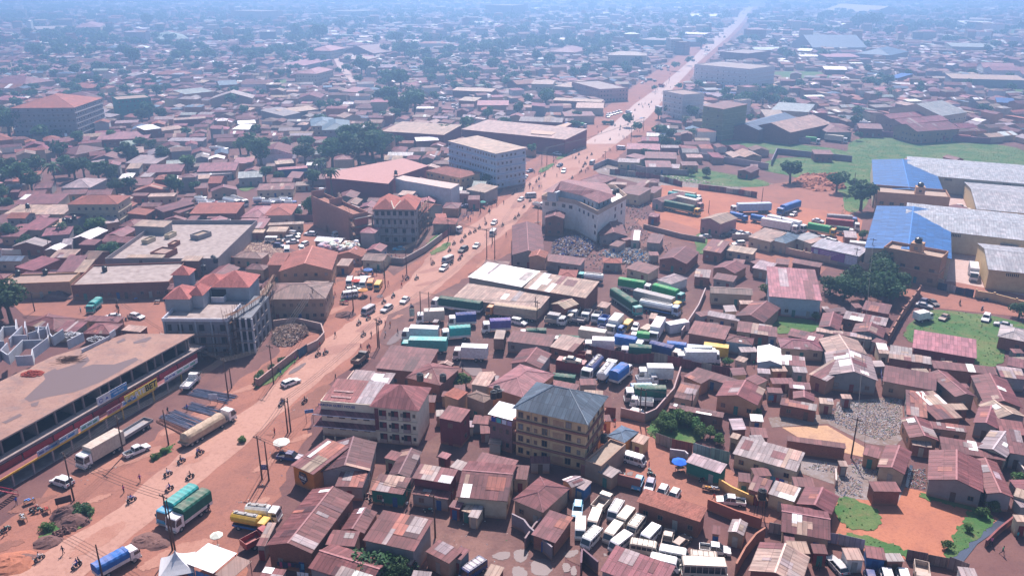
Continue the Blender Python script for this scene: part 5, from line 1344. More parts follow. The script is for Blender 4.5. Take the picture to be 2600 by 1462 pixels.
wall_run(T(2,2),[(1940,60),(1870,230),(1760,400),(1700,490)],2.0,(.38,.30,.30),'grey wall along the right edge of the lorry park')
wall_run(T(1,2),[(0,980),(30,990),(400,700),(430,680)],2.0,(.34,.22,.20),'lettered compound wall beside the roadside grass',brick=False)
wall_run(T(1,2),[(520,650),(620,600),(690,520),(660,430),(400,370),(180,400)],2.2,(.36,.26,.24),'curved compound wall round the rubble heap')
wall_run(T(1,2),[(430,700),(520,640)],2.4,(.05,.13,.22),'blue iron gate in the compound wall by the road',name='iron_gate',cat='gate',sheet=True)
wall_run(T(1,2),[(890,1030),(990,900)],2.0,(.42,.30,.26),'short tan roadside wall left of the rust roofs')
wall_run(T(1,1),[(1350,1200),(1480,1215),(1700,1090),(1870,960)],2.2,(.32,.27,.26),'dark stained roadside wall in front of the unfinished houses')
wall_run(T(1,1),[(1870,960),(2000,870)],2.4,(.25,.10,.09),'rusty sheet fence continuing the roadside wall',name='sheet_fence',cat='fence',sheet=True)
wall_run(T(1,1),[(380,760),(720,780),(715,890)],2.2,(.28,.12,.11),'dark brick wall around the small car yard',brick=True)
wall_run(T(0,1),[(2210,1190),(2573,1190)],2.0,(.30,.13,.10),'brick wall at the foot of the brick drying yard',brick=True)
wall_run(T(0,1),[(1690,870),(2330,850),(2200,1190)],3.6,(.36,.32,.32),'tall grey side wall of the walled roof deck')
wall_run(T(0,1),[(1800,500),(1880,420),(1900,405)],2.6,(.34,.30,.30),'grey wall beside the lane of small red roofs')
wall_run(T(0,1),[(0,1120),(220,1125)],2.2,(.62,.58,.62),'whitewashed wall at the left edge of the photograph')
wall_run(T(3,1),[(180,1110),(430,1165),(920,1260),(1200,1310),(1760,1440)],2.4,(.55,.38,.28),'long cream wall with piers below the blue warehouses',piers=6)
wall_run(T(3,2),[(2080,100),(2260,130),(2573,215)],2.4,(.55,.37,.20),'yellow ochre wall with piers at the right edge',piers=6)
wall_run(T(3,2),[(1700,10),(2060,90)],2.4,(.05,.05,.11),'dark blue steel gate of the warehouse compound',name='steel_gate',cat='gate',sheet=True)
wall_run(T(3,2),[(1520,60),(1350,290),(1200,560)],2.4,(.27,.14,.11),'brick wall with coping down the left of the grass yard',brick=True,piers=5)
wall_run(T(3,3),[(0,1010),(260,1060),(700,1130),(960,1190)],2.2,(.25,.26,.34),'grey blue sheet fence behind the small latrines',name='sheet_fence',cat='fence',sheet=True)
wall_run(T(3,3),[(1380,1290),(1800,1370),(2000,1449)],2.2,(.22,.16,.17),'dark sheet fence along the lower field edge',name='sheet_fence',cat='fence',sheet=True)
wall_run(T(3,3),[(2400,180),(2500,380),(2573,480)],1.8,(.45,.38,.34),'pale wall between the two right hand rows of houses')
wall_run(T(3,3),[(2180,1160),(2300,1040),(2450,920)],1.4,(.20,.07,.07),'low dark red wall beside the drain')
wall_run(T(3,3),[(675,560),(670,440)],1.6,(.45,.36,.33),'thin pale post wall on the littered yard')
wall_run(T(2,1),[(980,300),(1400,350),(1710,430)],2.6,(.22,.06,.07),'dark maroon sheet fence above the waste ground',name='sheet_fence',cat='fence',sheet=True)
wall_run(T(2,1),[(1870,455),(2150,490),(2460,540)],2.4,(.22,.07,.08),'maroon sheet fence before the bare red soil',name='sheet_fence',cat='fence',sheet=True)
wall_run(T(2,1),[(820,260),(960,200),(1080,230),(1350,290),(1780,320)],2.6,(.30,.25,.27),'patched grey wall round the broken sheds')
wall_run(T(2,1),[(1320,850),(1700,950),(1940,990)],1.8,(.36,.26,.24),'low ruined wall along the orange lane')
wall_run(T(2,1),[(2210,960),(2380,960)],2.0,(.40,.34,.33),'grey wall behind the parked white SUV')
wall_run(T(2,1),[(1930,40),(2573,110)],2.6,(.28,.09,.11),'long maroon wall below the green field strip')
wall_run(T(2,1),[(1690,100),(1920,160),(2573,260)],3.2,(.42,.34,.36),'long peeling grey wall of the ruined depot')
wall_run(T(3,1),[(85,100),(840,180)],3.0,(.24,.20,.26),'dark grey wall crossing the green field')
wall_run(T(3,1),[(85,100),(30,220)],3.0,(.24,.20,.26),'short return of the grey wall in the green field')
wall_run(T(3,0),[(-620,1330),(0,1400),(420,1449)],3.0,(.30,.20,.26),'maroon grey wall below the tall olive block')
wall_run(T(3,0),[(870,1360),(1500,1400),(2230,1449)],3.2,(.27,.12,.17),'long maroon wall at the top of the green field')
wall_run(T(3,1),[(1040,250),(1060,400),(1020,540)],2.0,(.5,.45,.42),'pale wall along the side of the farther blue warehouse',piers=3)
wall_run(T(0,0),[(2370,1449),(2573,1449)],2,(.4,.35,.33),'low pale wall among the left hand far roofs')
wall_run(T(2,3),[(895,362),(1110,128)],1.0,(.6,.52,.5),'white railing wall at the edge of the terrace annex')
# ---------------------------------------------------------------- trees
def crown_mesh(name,seed,n,lobes,leaf,flat=1.0,mat='leaf'):
    q=np.random.default_rng(seed); c=q.normal(size=(lobes,3)); c/=np.linalg.norm(c,axis=1)[:,None]; c*=q.uniform(.25,.62,(lobes,1)); c[:,2]*=.75*flat; rad=q.uniform(.32,.55,lobes)
    k=q.integers(0,lobes,n); d=q.normal(size=(n,3)); d/=np.linalg.norm(d,axis=1)[:,None]; p=c[k]+d*(rad[k]*q.uniform(.72,1.05,n))[:,None]*np.array([1,1,.85*flat])
    nrm=d+q.normal(size=(n,3))*.55; nrm/=np.linalg.norm(nrm,axis=1)[:,None]; a=np.cross(nrm,q.normal(size=(n,3))); a/=np.linalg.norm(a,axis=1)[:,None]; b=np.cross(nrm,a)
    s=(leaf*q.uniform(.5,1.4,n))[:,None]; v=np.stack([p-a*s-b*s*.6,p+a*s-b*s*.45,p+a*s*.8+b*s*.7,p-a*s*.9+b*s*.5],1).reshape(-1,3)
    me=D_.meshes.new(name); me.from_pydata(v.tolist(),[],np.arange(4*n).reshape(-1,4).tolist()); me.materials.append(M[mat]); return me
CROWNS=[crown_mesh('crown',s,1500,9,.075) for s in range(4)]; CROWNL=[crown_mesh('crown',s+10,1200,8,.075,1.0,'leaf2') for s in range(2)]; FARC=[crown_mesh('crown',s+20,420,7,.13) for s in range(3)]
def trunk_mesh(seed):
    q=random.Random(seed); m=MB(); m.cyl((0,0,0),(.03,.02,.45),.07,.045,7,caps=False); m.cyl((.03,.02,.45),(0,0,.8),.045,.02,6,caps=False)
    for i in range(5):
        a=q.uniform(0,6.28); L=q.uniform(.25,.42); m.cyl((.03,.02,.3+.07*i),(L*math.cos(a),L*math.sin(a),.55+.08*i),.03,.01,5,caps=False)
    return m.mesh('trunk',[M['bark']])
TR=[trunk_mesh(i) for i in range(3)]
def palm_meshes():
    m=MB(); q=random.Random(4)
    for i in range(22):
        a=i*2.4; up=q.uniform(-.3,.8); prev=Vector((0,0,0)); d=Vector((math.cos(a),math.sin(a),up)).normalized(); s=Vector((-math.sin(a),math.cos(a),0))
        for k in range(5):
            nx=prev+d*.2; d=(d+Vector((0,0,-.28))).normalized(); wd=.13*(1-abs(k-1.5)/4.5)
            for sg in (-1,1): m.face([prev,nx,nx+s*sg*wd+Vector((0,0,-.07)),prev+s*sg*wd+Vector((0,0,-.07))],0)
            prev=nx
    f=m.mesh('fronds',[M['leaf']]); t=MB(); t.cyl((0,0,0),(.02,0,.5),.035,.028,7,caps=False); t.cyl((.02,0,.5),(0,0,1),.028,.022,7,caps=False); return f,t.mesh('trunk',[M['bark']])
PF,PT=palm_meshes(); NT=[0]
def tree(x,y,R,H,kind='t',label=None,desc=None,far=False,group=None):
    NT[0]+=1; k=NT[0]; q=random.Random(k)
    if kind=='p':
        rt=thing('palm_tree','tree',desc or 'palm tree',x,y,q.uniform(0,6),group=group,label=label); link('trunk',PT,rt,(0,0,0),scale=(H,H,H)); link('crown',PF,rt,(0,0,H*.97),scale=(R,R,R)); return rt
    sz='large ' if R>6.3 else 'small ' if R<3.6 else ''; nm='bush' if H<R*1.1 else 'tree'
    rt=thing(nm,nm,desc or f"{sz}{'light' if kind=='l' else 'dark'} green leafy {nm}",x,y,q.uniform(0,6),group=group,label=label)
    hc=H-R*.8 if nm=='tree' else R*.45
    if nm=='tree': link('trunk',TR[k%3],rt,(0,0,0),scale=(H*.7,H*.7,H*.95))
    link('crown',(FARC[k%3] if far else CROWNL[k%2] if kind=='l' else CROWNS[k%4]),rt,(0,0,hc),rz=q.uniform(0,6),scale=(R*q.uniform(.95,1.1),R*q.uniform(.9,1.05),R*q.uniform(.8,.95))); return rt
def trees(t,txt):
    for e in txt.split():
        f=e.split(','); x,y,R=map(float,f[:3]); k=f[3] if len(f)>3 and f[3] else 't'; H=float(f[4]) if len(f)>4 else (R*2.1 if R>3 else R*1.7)
        w_=P(*tp(t,x,y)); py=tp(t,x,y)[1]; tree(w_.x,w_.y,R,H,k,far=py<330); RES.append([(w_.x-R*.5,w_.y-R*.5),(w_.x+R*.5,w_.y-R*.5),(w_.x+R*.5,w_.y+R*.5),(w_.x-R*.5,w_.y+R*.5)])
trees(T(0,1),'230,480,7 130,390,6 370,330,5.5 330,500,5 560,400,5.5,p,9 760,370,5.5 700,330,5.5 850,340,5 1010,410,6 1130,400,4.5 1180,520,4 980,900,4.5,l,8 1120,1130,4.2,,6 610,970,2.8 270,1060,4,,6 120,980,3.6 40,600,4.5 90,700,3.5 1650,200,5 1890,280,4.6,l 1530,90,4 800,40,5 220,950,3 780,930,2.6 840,960,2.4 490,1010,2.5,l 1110,620,3 2500,150,7 2420,110,5,l 640,960,2.6,p,6')
trees(T(1,1),'770,235,8,,16 900,225,9,,18 1040,215,10,,19 1180,195,9,,18 1270,140,8,,16 1120,110,9,,18 940,100,9,,18 60,250,8 500,220,6 640,330,5,p,8 770,560,4.5,p,13 320,110,4.5,p,9 600,720,5.6,l,10 560,730,4 100,380,4 230,370,3 420,735,2.4 1180,215,2.2,l 2330,430,3.2 2430,435,2.6 800,690,2 1200,1000,2.2')
trees(T(2,1),'1800,320,2.6,l 1950,330,3 1550,60,4 1500,30,3.4 1650,40,3 1700,1180,2')
trees(T(3,1),'930,670,6.5 860,450,3 900,500,3 950,950,2.4,l 1130,1330,5.5,,10 1110,1400,5,,9')
trees(T(3,2),'620,70,4.4,,7 760,130,5,,8.5 980,140,5.5,,9.5 1190,130,6,,10 1300,70,4.5,,8 1120,20,5.5,,10 860,0,4.5,,8 480,330,1.8,l 2520,300,3 50,150,2')
trees(T(0,2),'120,350,6.5 20,300,5')
trees(T(1,2),'2060,1000,2.6,l,4.5 2110,985,2,l,3.5')
trees(T(2,2),'1490,1440,2.2,l 1560,1380,2.4,l 1660,1370,2.6,l 1760,1400,2.4,l 1850,1430,2.2,l 1600,1449,2,l 2440,1300,2,l,3 2180,780,1.6,l 2140,770,1.2,l 2560,90,3,l')
trees(T(1,3),'970,1470,3.6,,5 1120,1500,4,,5.5 1350,1470,3.6,,5.2 1450,1500,3.2,,5')
trees(T(2,3),'1880,50,1.8,l 1990,70,2,l 2080,120,1.6,l 500,640,1.3,l')
trees(T(0,3),'860,830,1.8,,1.8 780,800,1.5,,1.5 480,980,1.6,l,1.6 1560,270,1.2,l,1.2 1650,210,1.3,l,1.3 2440,100,1.3,l,1.3')
trees(T(1,2),'60,880,1.6,l,1.5 180,830,1.7,,1.6 280,750,1.6,,1.6 20,940,1.6,,1.5')
trees(T(3,3),'2250,800,1.6,l 2150,850,1.4,l 2500,520,1.8,l 2000,1000,1.1,l 1800,1180,1.2,l')
trees(T(0,0),'560,520,8 700,470,7 400,620,10 1350,690,11 1250,600,9 1160,680,6 1580,990,5.5 1880,580,8 1800,540,8 760,790,7 1000,760,7 1100,770,6 880,640,5,p,12 300,420,10 1100,380,9 1050,300,10 1500,300,14 1650,170,10 2450,480,8 2380,590,8 1970,740,6 2200,730,6 2380,390,7 1500,1200,6,l 1630,1230,5,l 1430,1240,5 260,1390,9 100,1400,9 400,1380,7 20,1300,8 1120,1430,4,l 640,680,6 1700,700,6 550,800,5 950,490,6 1420,1100,4')
trees(T(1,0),'650,440,14 420,400,12 850,330,11 960,390,8 1060,760,9 1100,740,7 1460,930,10 1340,880,8 1500,590,11 1420,480,11 1700,620,8 1290,560,7 820,560,5 570,650,6 330,770,4 1350,1080,8 1250,1060,6 1560,1050,7 1600,1160,9 1450,1200,8 1520,1130,7 1150,280,10 1950,370,8 2400,640,9 2380,740,8,l 2100,700,6 2480,560,9 2480,420,9 2300,420,7 1600,260,10 1750,760,9,l 1870,780,6,l 2330,1220,5,l 1290,1240,4,p,7 250,120,6 2200,480,5 1700,480,6 880,720,3.5 1900,560,5 1400,1230,5,l 1900,1400,4,p,8 2000,1400,4,l 2150,1380,4,l 770,480,6 1200,740,6 1190,1050,3')
trees(T(2,0),'1250,700,7.5 340,1090,7 360,1030,6 60,1180,5.5 1690,1190,5.5 1800,1220,5.5 1620,1170,4 1560,1170,4 1580,1430,4 1740,1310,4,p,8 1800,1430,4,p,7 1850,1170,4 2330,1130,6 2450,1080,6 2520,1060,6 30,500,9 200,480,9 330,480,9 380,680,8 250,640,8 730,480,8 830,500,8 1030,450,9 960,470,8 1900,490,8 560,410,8 1100,400,6 620,110,14 800,120,14 1000,180,12 1230,180,12 2140,210,11 2400,230,10 1420,240,9 100,360,9 300,390,8 1700,300,9 1550,250,8 720,790,6,l 620,800,6,l 950,760,6,l 1150,780,6,l 1470,1200,4 620,1330,4 650,1230,4')
trees(T(3,0),'900,330,16 1000,330,16 1080,300,15 1200,880,5.5 1050,880,4 600,230,13 520,240,12 180,150,14 300,230,12 1200,390,10 1800,300,10 1720,320,9 1500,330,10 1600,300,9 750,160,9 1700,190,12 380,370,7 10,1080,5 1100,1040,4,p,8 230,1100,4,l 1230,1000,4,p,8 1400,800,5,l 1000,750,5,l 1300,60,13 60,90,14 2200,560,7 2450,520,7 2380,650,4 870,1300,5 740,1230,3,l 1480,600,5,l 2540,330,10')
# ---------------------------------------------------------------- vehicles (x forward, origin on the ground under the middle)
def wheel_mesh(r,w):
    m=MB(); m.cyl((0,-w/2,0),(0,w/2,0),r,r,12,0); m.cyl((0,-w/2-.02,0),(0,w/2+.02,0),r*.55,r*.5,10,1); return m.mesh('wheel',[M['rubber'],M['rim']])
WH={k:wheel_mesh(*v) for k,v in dict(car=(.33,.22),van=(.35,.24),truck=(.5,.34),bike=(.31,.10)).items()}
MS={}
def part(rt,name,key,fn,mats,color=None,loc=(0,0,0),rz=0):
    if key not in MS: m=MB(); fn(m); MS[key]=m.mesh(name,mats)
    return link(name,MS[key],rt,loc,rz,color)
def wheels(rt,kind,xs,y,r):
    for x in xs:
        for s in (-1,1): link('wheel',WH[kind],rt,(x,s*y,r))
def lamps(rt,x,y,z,xr):
    for s in (-1,1):
        part(rt,'headlight','hl',lambda m:m.box(-.04,.04,-.18,.18,-.09,.09,0,True),[M['lamp']],None,(x,s*y,z)); part(rt,'tail_lamp','tl',lambda m:m.box(-.04,.04,-.1,.1,-.14,.14,0,True),[M['tail']],None,(xr,s*y,z+.15))
def frustum(m,x0,x1,w0,z0,x2,x3,w1,z1,mi=0,top=True):
    a=[(x0,-w0,z0),(x1,-w0,z0),(x1,w0,z0),(x0,w0,z0)]; b=[(x2,-w1,z1),(x3,-w1,z1),(x3,w1,z1),(x2,w1,z1)]
    for i in range(4): j=(i+1)%4; m.face([a[i],a[j],b[j],b[i]],mi)
    if top: m.face(b,mi)
CAR={'sedan':(4.5,1.72,1.42,-1.6,.95,-1.0,.25),'suv':(4.7,1.85,1.75,-2.2,1.05,-1.95,.45),'wagon':(4.6,1.75,1.5,-2.15,.95,-1.75,.3),'hatch':(4.0,1.68,1.5,-1.9,.95,-1.55,.3)}
def make_car(kind,c):
    L,W,H,xr,xf,xr2,xf2=CAR[kind]; rt=D_.objects.new('car',None); col.objects.link(rt); zb=.92 if kind!='suv' else 1.05; h=L/2
    def body(m):
        a=[(-h,.32),(-h+.05,.3),(h-.1,.28),(h,.45),(h-.05,.68),(h-.35,.80),(xf+.1,zb),(xr-.05,zb),(-h+.05,zb-.12 if kind=='sedan' else zb),(-h,.7)]; m.prism(a,-W/2,W/2)
    part(rt,'body','b'+kind,body,[M['paint']],c)
    part(rt,'side_windows','g'+kind,lambda m:frustum(m,xr,xf,W/2-.06,zb-.01,xr2,xf2,W/2-.22,H-.05),[M['vglass']])
    part(rt,'roof','r'+kind,lambda m:(frustum(m,xr2-.08,xf2+.06,W/2-.19,H-.07,xr2,xf2,W/2-.26,H),[m.cyl((x,s*(W/2-.07),zb),(y,s*(W/2-.21),H-.05),.035,n=4) for s in (-1,1) for x,y in ((xr,xr2),((xr+xf)/2,(xr2+xf2)/2),(xf,xf2))]),[M['paint']],c)
    part(rt,'bumper','bu'+kind,lambda m:m.box(h-.02,h+.08,-W/2+.1,W/2-.1,.3,.5,0,True),[M['chassis']]); part(rt,'bumper','bv'+kind,lambda m:m.box(-h-.08,-h+.02,-W/2+.1,W/2-.1,.34,.54,0,True),[M['chassis']])
    wheels(rt,'car',(-L*.29,L*.31),W/2-.08,.33); lamps(rt,h-.02,W/2-.3,.66,-h+.0); return rt
def make_van(c,rack=False,stripe=None,L=4.8,W=1.75,H=2.05,bus=False):
    rt=D_.objects.new('minibus',None); col.objects.link(rt); h=L/2; k=f'v{L}'
    def body(m): m.prism([(-h,.35),(h-.02,.32),(h,.75),(h-.12,1.02),(h-.55 if not bus else h-.2,H-.16),(h-.8 if not bus else h-.35,H),(-h+.2,H),(-h,H-.2)],-W/2,W/2)
    part(rt,'body',k+'b',body,[M['paint']],c)
    part(rt,'windscreen',k+'w',lambda m:m.face([(h-.11,-W/2+.1,1.08),(h-.11,W/2-.1,1.08),(h-.535 if not bus else h-.19,W/2-.14,H-.22),(h-.535 if not bus else h-.19,-W/2+.14,H-.22)]),[M['vglass']],None,(.015,0,.01))
    part(rt,'rear_window',k+'rw',lambda m:m.face([(-h-.01,W/2-.2,1.15),(-h-.01,-W/2+.2,1.15),(-h-.0,-W/2+.2,H-.3),(-h-.0,W/2-.2,H-.3)]),[M['vglass']],None,(-.012,0,0))
    def sw(m,s):
        n=4 if not bus else 6
        if 1:
            for i in range(n): x0=-h+.25+i*(L-1.35)/n; x1=x0+(L-1.35)/n-.09; y=s*(W/2+.012); q=[(x0,y,1.12),(x1,y,1.12),(x1,y,H-.32),(x0,y,H-.32)]; m.face(q if s<0 else q[::-1])
            y=s*(W/2+.012); q=[(h-1.05,y,1.1),(h-.3,y,1.1),(h-.62,y,H-.32),(h-1.05,y,H-.32)]; m.face(q if s<0 else q[::-1])
    for s in (-1,1): part(rt,'side_windows',k+'s%d'%s,lambda m:sw(m,s),[M['vglass']])
    part(rt,'bumper',k+'bu',lambda m:m.box(h-.05,h+.08,-W/2+.05,W/2-.05,.34,.58,0,True),[M['rim']]); part(rt,'bumper',k+'bv',lambda m:m.box(-h-.1,-h+.02,-W/2+.05,W/2-.05,.34,.58,0,True),[M['rim']])
    wheels(rt,'van',(-L*.28,L*.33),W/2-.1,.35); lamps(rt,h+.0,W/2-.28,.82,-h-.0)
    if rack:
        def rk(m):
            for s in (-1,1): m.cyl((-h+.3,s*(W/2-.15),H+.1),(h-1.0,s*(W/2-.15),H+.1),.035,n=4)
            for i in range(5): x=-h+.35+i*(L-1.4)/4; m.cyl((x,-W/2+.12,H+.1),(x,W/2-.12,H+.1),.035,n=4); m.box(x-.03,x+.03,-W/2+.12,-W/2+.18,H-.02,H+.1); m.box(x-.03,x+.03,W/2-.18,W/2-.12,H-.02,H+.1)
        part(rt,'roof_rack',k+'rk',rk,[M['chassis']])
    if stripe: part(rt,'side_stripe',k+'st',lambda m:(m.box(-h+.1,h-.2,-W/2-.008,-W/2-.001,.75,.95),m.box(-h+.1,h-.2,W/2+.001,W/2+.008,.75,.95)),[M['paint']],stripe)
    return rt
def make_pickup(c):
    rt=D_.objects.new('pickup',None); col.objects.link(rt); W=1.8
    def body(m): m.prism([(-2.55,.45),(2.45,.38),(2.55,.6),(2.5,.88),(1.3,1.02),(-.75,1.02),(-.8,.62),(-2.5,.62)],-W/2,W/2); m.box(-2.55,-.75,-W/2,-W/2+.08,.6,1.05); m.box(-2.55,-.75,W/2-.08,W/2,.6,1.05); m.box(-2.55,-2.47,-W/2+.08,W/2-.08,.6,1.05)
    part(rt,'body','pb',body,[M['paint']],c); part(rt,'load_bed','pl',lambda m:m.box(-2.45,-.85,-W/2+.1,W/2-.1,.625,.65),[M['chassis']])
    part(rt,'side_windows','pg',lambda m:frustum(m,-.8,1.35,W/2-.06,1.0,-.65,.6,W/2-.2,1.68),[M['vglass']])
    part(rt,'roof','pr',lambda m:(frustum(m,-.72,.68,W/2-.17,1.66,-.66,.6,W/2-.22,1.74),[m.cyl((x,s*(W/2-.07),1.0),(y,s*(W/2-.2),1.68),.04,n=4) for s in (-1,1) for x,y in ((-.8,-.65),(.2,.1),(1.35,.6))]),[M['paint']],c)
    wheels(rt,'van',(-1.55,1.6),W/2-.1,.37); lamps(rt,2.52,W/2-.28,.75,-2.55); return rt
def make_truck(kind,L,cargo,cabc,bedh=3.9):
    """cab over engine lorry; kinds: box tarp tank open flat load boxed trailers, cab only"""
    rt=D_.objects.new('lorry',None); col.objects.link(rt); h=L/2; W=2.5 if L>7 else 2.15; zc=2.95 if L>7 else 2.4; cl=1.9 if L>7 else 1.6; xc=h-cl
    k=f't{L:.1f}{W}'
    def cab(m): m.prism([(xc,.75),(h-.05,.45),(h,.6),(h,1.35),(h-.28,zc-.12),(h-.5,zc),(xc,zc)],-W/2+.05,W/2-.05)
    c_=part(rt,'cab',k+'cab',cab,[M['paint']],cabc)
    part(c_,'windscreen',k+'ws',lambda m:m.face([(h+.012,-W/2+.2,1.45),(h+.012,W/2-.2,1.45),(h-.22,W/2-.22,zc-.25),(h-.22,-W/2+.22,zc-.25)]),[M['vglass']],None,(.0,0,.0))
    def sg(m,s):
        y=s*(W/2-.035); q=[(xc+.55,y,1.5),(h-.14,y,1.5),(h-.33,y,zc-.3),(xc+.55,y,zc-.3)]; m.face(q if s<0 else q[::-1])
    for s in (-1,1): part(c_,'side_window',k+'sg%d'%s,lambda m:sg(m,s),[M['vglass']])
    part(c_,'bumper',k+'bp',lambda m:m.box(h-.05,h+.15,-W/2+.02,W/2-.02,.42,.78,0,True),[M['rim']])
    for s in (-1,1): part(c_,'mirror','mir',lambda m:m.box(-.05,.05,-.1,.1,-.25,.25,0,True),[M['chassis']],None,(h-.15,s*(W/2+.12),2.0)); part(c_,'headlight','hl',None,None,None,(h+.12,s*(W/2-.35),.62))
    part(rt,'chassis',k+'ch',lambda m:m.box(-h+.1,h-.3,-.45,.45,.62,.9,0,True),[M['chassis']])
    xs=[h-1.1,-h+1.5]+([-h+2.8] if L>8 else [])+([h-4.0,-h+4.1] if L>12 else []); wheels(rt,'truck',xs,W/2-.22,.5)
    x0,x1=-h,xc-.15 if L<12 else xc-.5; y=W/2; z0=1.0; z1=bedh
    if kind=='box':
        def f(m):
            m.box(x0,x1,-y,y,z0,z1,0,True); n=int((x1-x0)/.55)
            for i in range(n+1):
                xx=x0+i*(x1-x0)/n
                for s in (-1,1): m.box(xx-.05,xx+.05,min(s*y,s*(y+.04)),max(s*y,s*(y+.04)),z0+.05,z1-.02)
                if 0<i<n: m.box(xx-.03,xx+.03,-y+.05,y-.05,z1,z1+.03)
            m.box(x0-.03,x0-.001,-.03,.03,z0,z1)
        part(rt,'cargo_box',f'bx{L:.1f}{kind}{bedh}',f,[M['paint']],cargo)
    if kind=='tarp':
        def f(m):
            n=int((x1-x0)/1.1)+1; pr=[(-y,z0+.55),(-y-.01,z1-.45),(-y*.82,z1-.14),(-y*.35,z1),(y*.35,z1),(y*.82,z1-.14),(y+.01,z1-.45),(y,z0+.55)]
            q=random.Random(int(L*10)); rings=[]
            for i in range(2*n+1):
                xx=x0+i*(x1-x0)/(2*n); sag=.0 if i%2==0 else -.07; rings.append([(xx,p[0]*(1 if i%2==0 else .985),p[1]+(sag if 0<j<7 else 0)) for j,p in enumerate(pr)])
            for a,b in zip(rings,rings[1:]):
                for j in range(7): m.face([a[j],b[j],b[j+1],a[j+1]])
            m.face(rings[0]); m.face(rings[-1][::-1])
        part(rt,'canvas_cover',f'tp{L:.1f}{bedh}',f,[M['tarp']],cargo)
        part(rt,'load_bed',f'tb{L:.1f}{kind}',lambda m:m.box(x0,x1,-y,y,z0,z0+.6,0,True),[M['paint']],tuple(min(.8,a*.5+.25) for a in cabc))
    if kind=='tank':
        def f(m):
            n=12; R=(z1-z0)*.46
            pts=[[(xx,k2*1.18*R*math.cos(t*2*math.pi/n),z0+.15+R+k2*R*math.sin(t*2*math.pi/n)) for t in range(n)] for xx,k2 in ((x0,.8),(x0+.25,1),(x1-.25,1),(x1,.8))]
            for a,b in zip(pts,pts[1:]):
                for j in range(n): i2=(j+1)%n; m.face([a[j],a[i2],b[i2],b[j]])
            m.face(pts[0][::-1]); m.face(pts[-1])
        part(rt,'tank',f'tk{L:.1f}',f,[M['paint']],cargo)
        def w_(m):
            R=(z1-z0)*.46; zt=z0+.15+2*R; m.box(x0+.4,x1-.4,-.35,.35,zt-.02,zt+.06)
            for s in (-1,1): m.cyl((x0+.4,s*.4,zt+.22),(x1-.4,s*.4,zt+.22),.03,n=4)
            for i in range(3): xx=x0+(i+.5)*(x1-x0)/3; m.cyl((xx,0,zt),(xx,0,zt+.22),.25,.25,8)
        part(rt,'walkway',f'tw{L:.1f}',w_,[M['rim']]); part(rt,'side_skirt',f'ts{L:.1f}',lambda m:(m.box(x0+.3,x1-.2,-y+.05,-y+.12,.7,1.1,0,True),m.box(x0+.3,x1-.2,y-.12,y-.05,.7,1.1,0,True)),[M['paint']],(.03,.15,.45))
    if kind in('open','flat','load'):
        hh={'open':.95,'flat':.5,'load':.3}[kind]
        def f(m):
            m.box(x0,x1,-y,y,z0-.05,z0+.08,0,True)
            for a in ((x0,x1,-y,-y+.08),(x0,x1,y-.08,y),(x0,x0+.08,-y+.09,y-.09),(x1-.08,x1,-y+.09,y-.09)): m.box(*a,z0+.08,z0+.08+hh)
        part(rt,'load_bed',f'ob{L:.1f}{kind}',f,[M['paint']],cargo if kind!='load' else (.3,.25,.22))
    if kind=='load':
        def f(m):
            q=random.Random(2); n=int((x1-x0)/.6); rings=[]
            for i in range(n+1):
                xx=x0+.2+i*(x1-x0-.4)/n; e=.55 if i in (0,n) else 1; rings.append([(xx,(y+.12)*e*math.cos(math.pi*(1-j/8))*(1+q.uniform(-.04,.04)),z0+.3+(1.75*e)*math.sin(math.pi*j/8)**.6+q.uniform(-.08,.08)) for j in range(9)])
            for a,b in zip(rings,rings[1:]):
                for j in range(8): m.face([a[j],a[j+1],b[j+1],b[j]])
            m.face(rings[0][::-1]); m.face(rings[-1])
        part(rt,'covered_load',f'ld{L:.1f}',f,[M['tarp']],cargo)
    return rt
def make_container(L,c):
    rt=D_.objects.new('shipping_container',None); col.objects.link(rt); h=L/2
    def f(m):
        m.box(-h,h,-1.22,1.22,.1,2.65); n=int(L/.5)
        for i in range(n+1):
            x=-h+i*L/n
            for s in (-1,1): m.box(x-.08,x+.08,min(s*1.22,s*1.26),max(s*1.22,s*1.26),.15,2.6)
    part(rt,'container_shell',f'cn{L:.1f}',f,[M['paint']],c); part(rt,'container_door',f'cd',lambda m:[m.box(-.03,0,a,b,.2,2.55,0,True) for a,b in ((-1.15,-.02),(.02,1.15))],[M['paint']],c,(-h-.01,0,0)); return rt
CN=dict(w=('white',(.80,.80,.82)),n=('cream',(.60,.52,.44)),b=('blue',(.03,.16,.50)),B=('navy blue',(.02,.05,.20)),l=('pale blue',(.40,.55,.75)),s=('silver',(.45,.46,.50)),x=('black',(.03,.03,.04)),g=('dark green',(.01,.11,.075)),G=('bright green',(.02,.34,.10)),e=('teal',(.03,.38,.36)),r=('red',(.30,.03,.04)),o=('orange',(.65,.25,.05)),y=('yellow',(.75,.44,.03)),v=('violet blue',(.13,.10,.34)),q=('grey',(.28,.27,.29)),h=('brown',(.22,.13,.10)),k=('pink',(.45,.18,.18)),t=('tan',(.45,.33,.24)),c=('sky blue',(.05,.38,.62)),d=('dusty',(.45,.36,.30)))
VPROTO={}; VH=dict(van=2.0,bus=2.6,pickup=1.5,box=3.8,tarp=3.8,tank=3.1,open=1.8,flat=1.4,load=2.9,cont=2.6,sedan=1.35,suv=1.7,wagon=1.45,hatch=1.4)
VN=dict(van='minibus',bus='bus',pickup='pickup',box='box lorry',tarp='canvas covered lorry',tank='tanker lorry',open='open tipper lorry',flat='flatbed lorry',load='lorry with a tall tarpaulined load',cont='shipping container',sedan='saloon car',suv='off road car',wagon='estate car',hatch='hatchback car')
VCAT=dict(van='minibus',bus='bus',pickup='pickup',cont='container'); VC=[0]
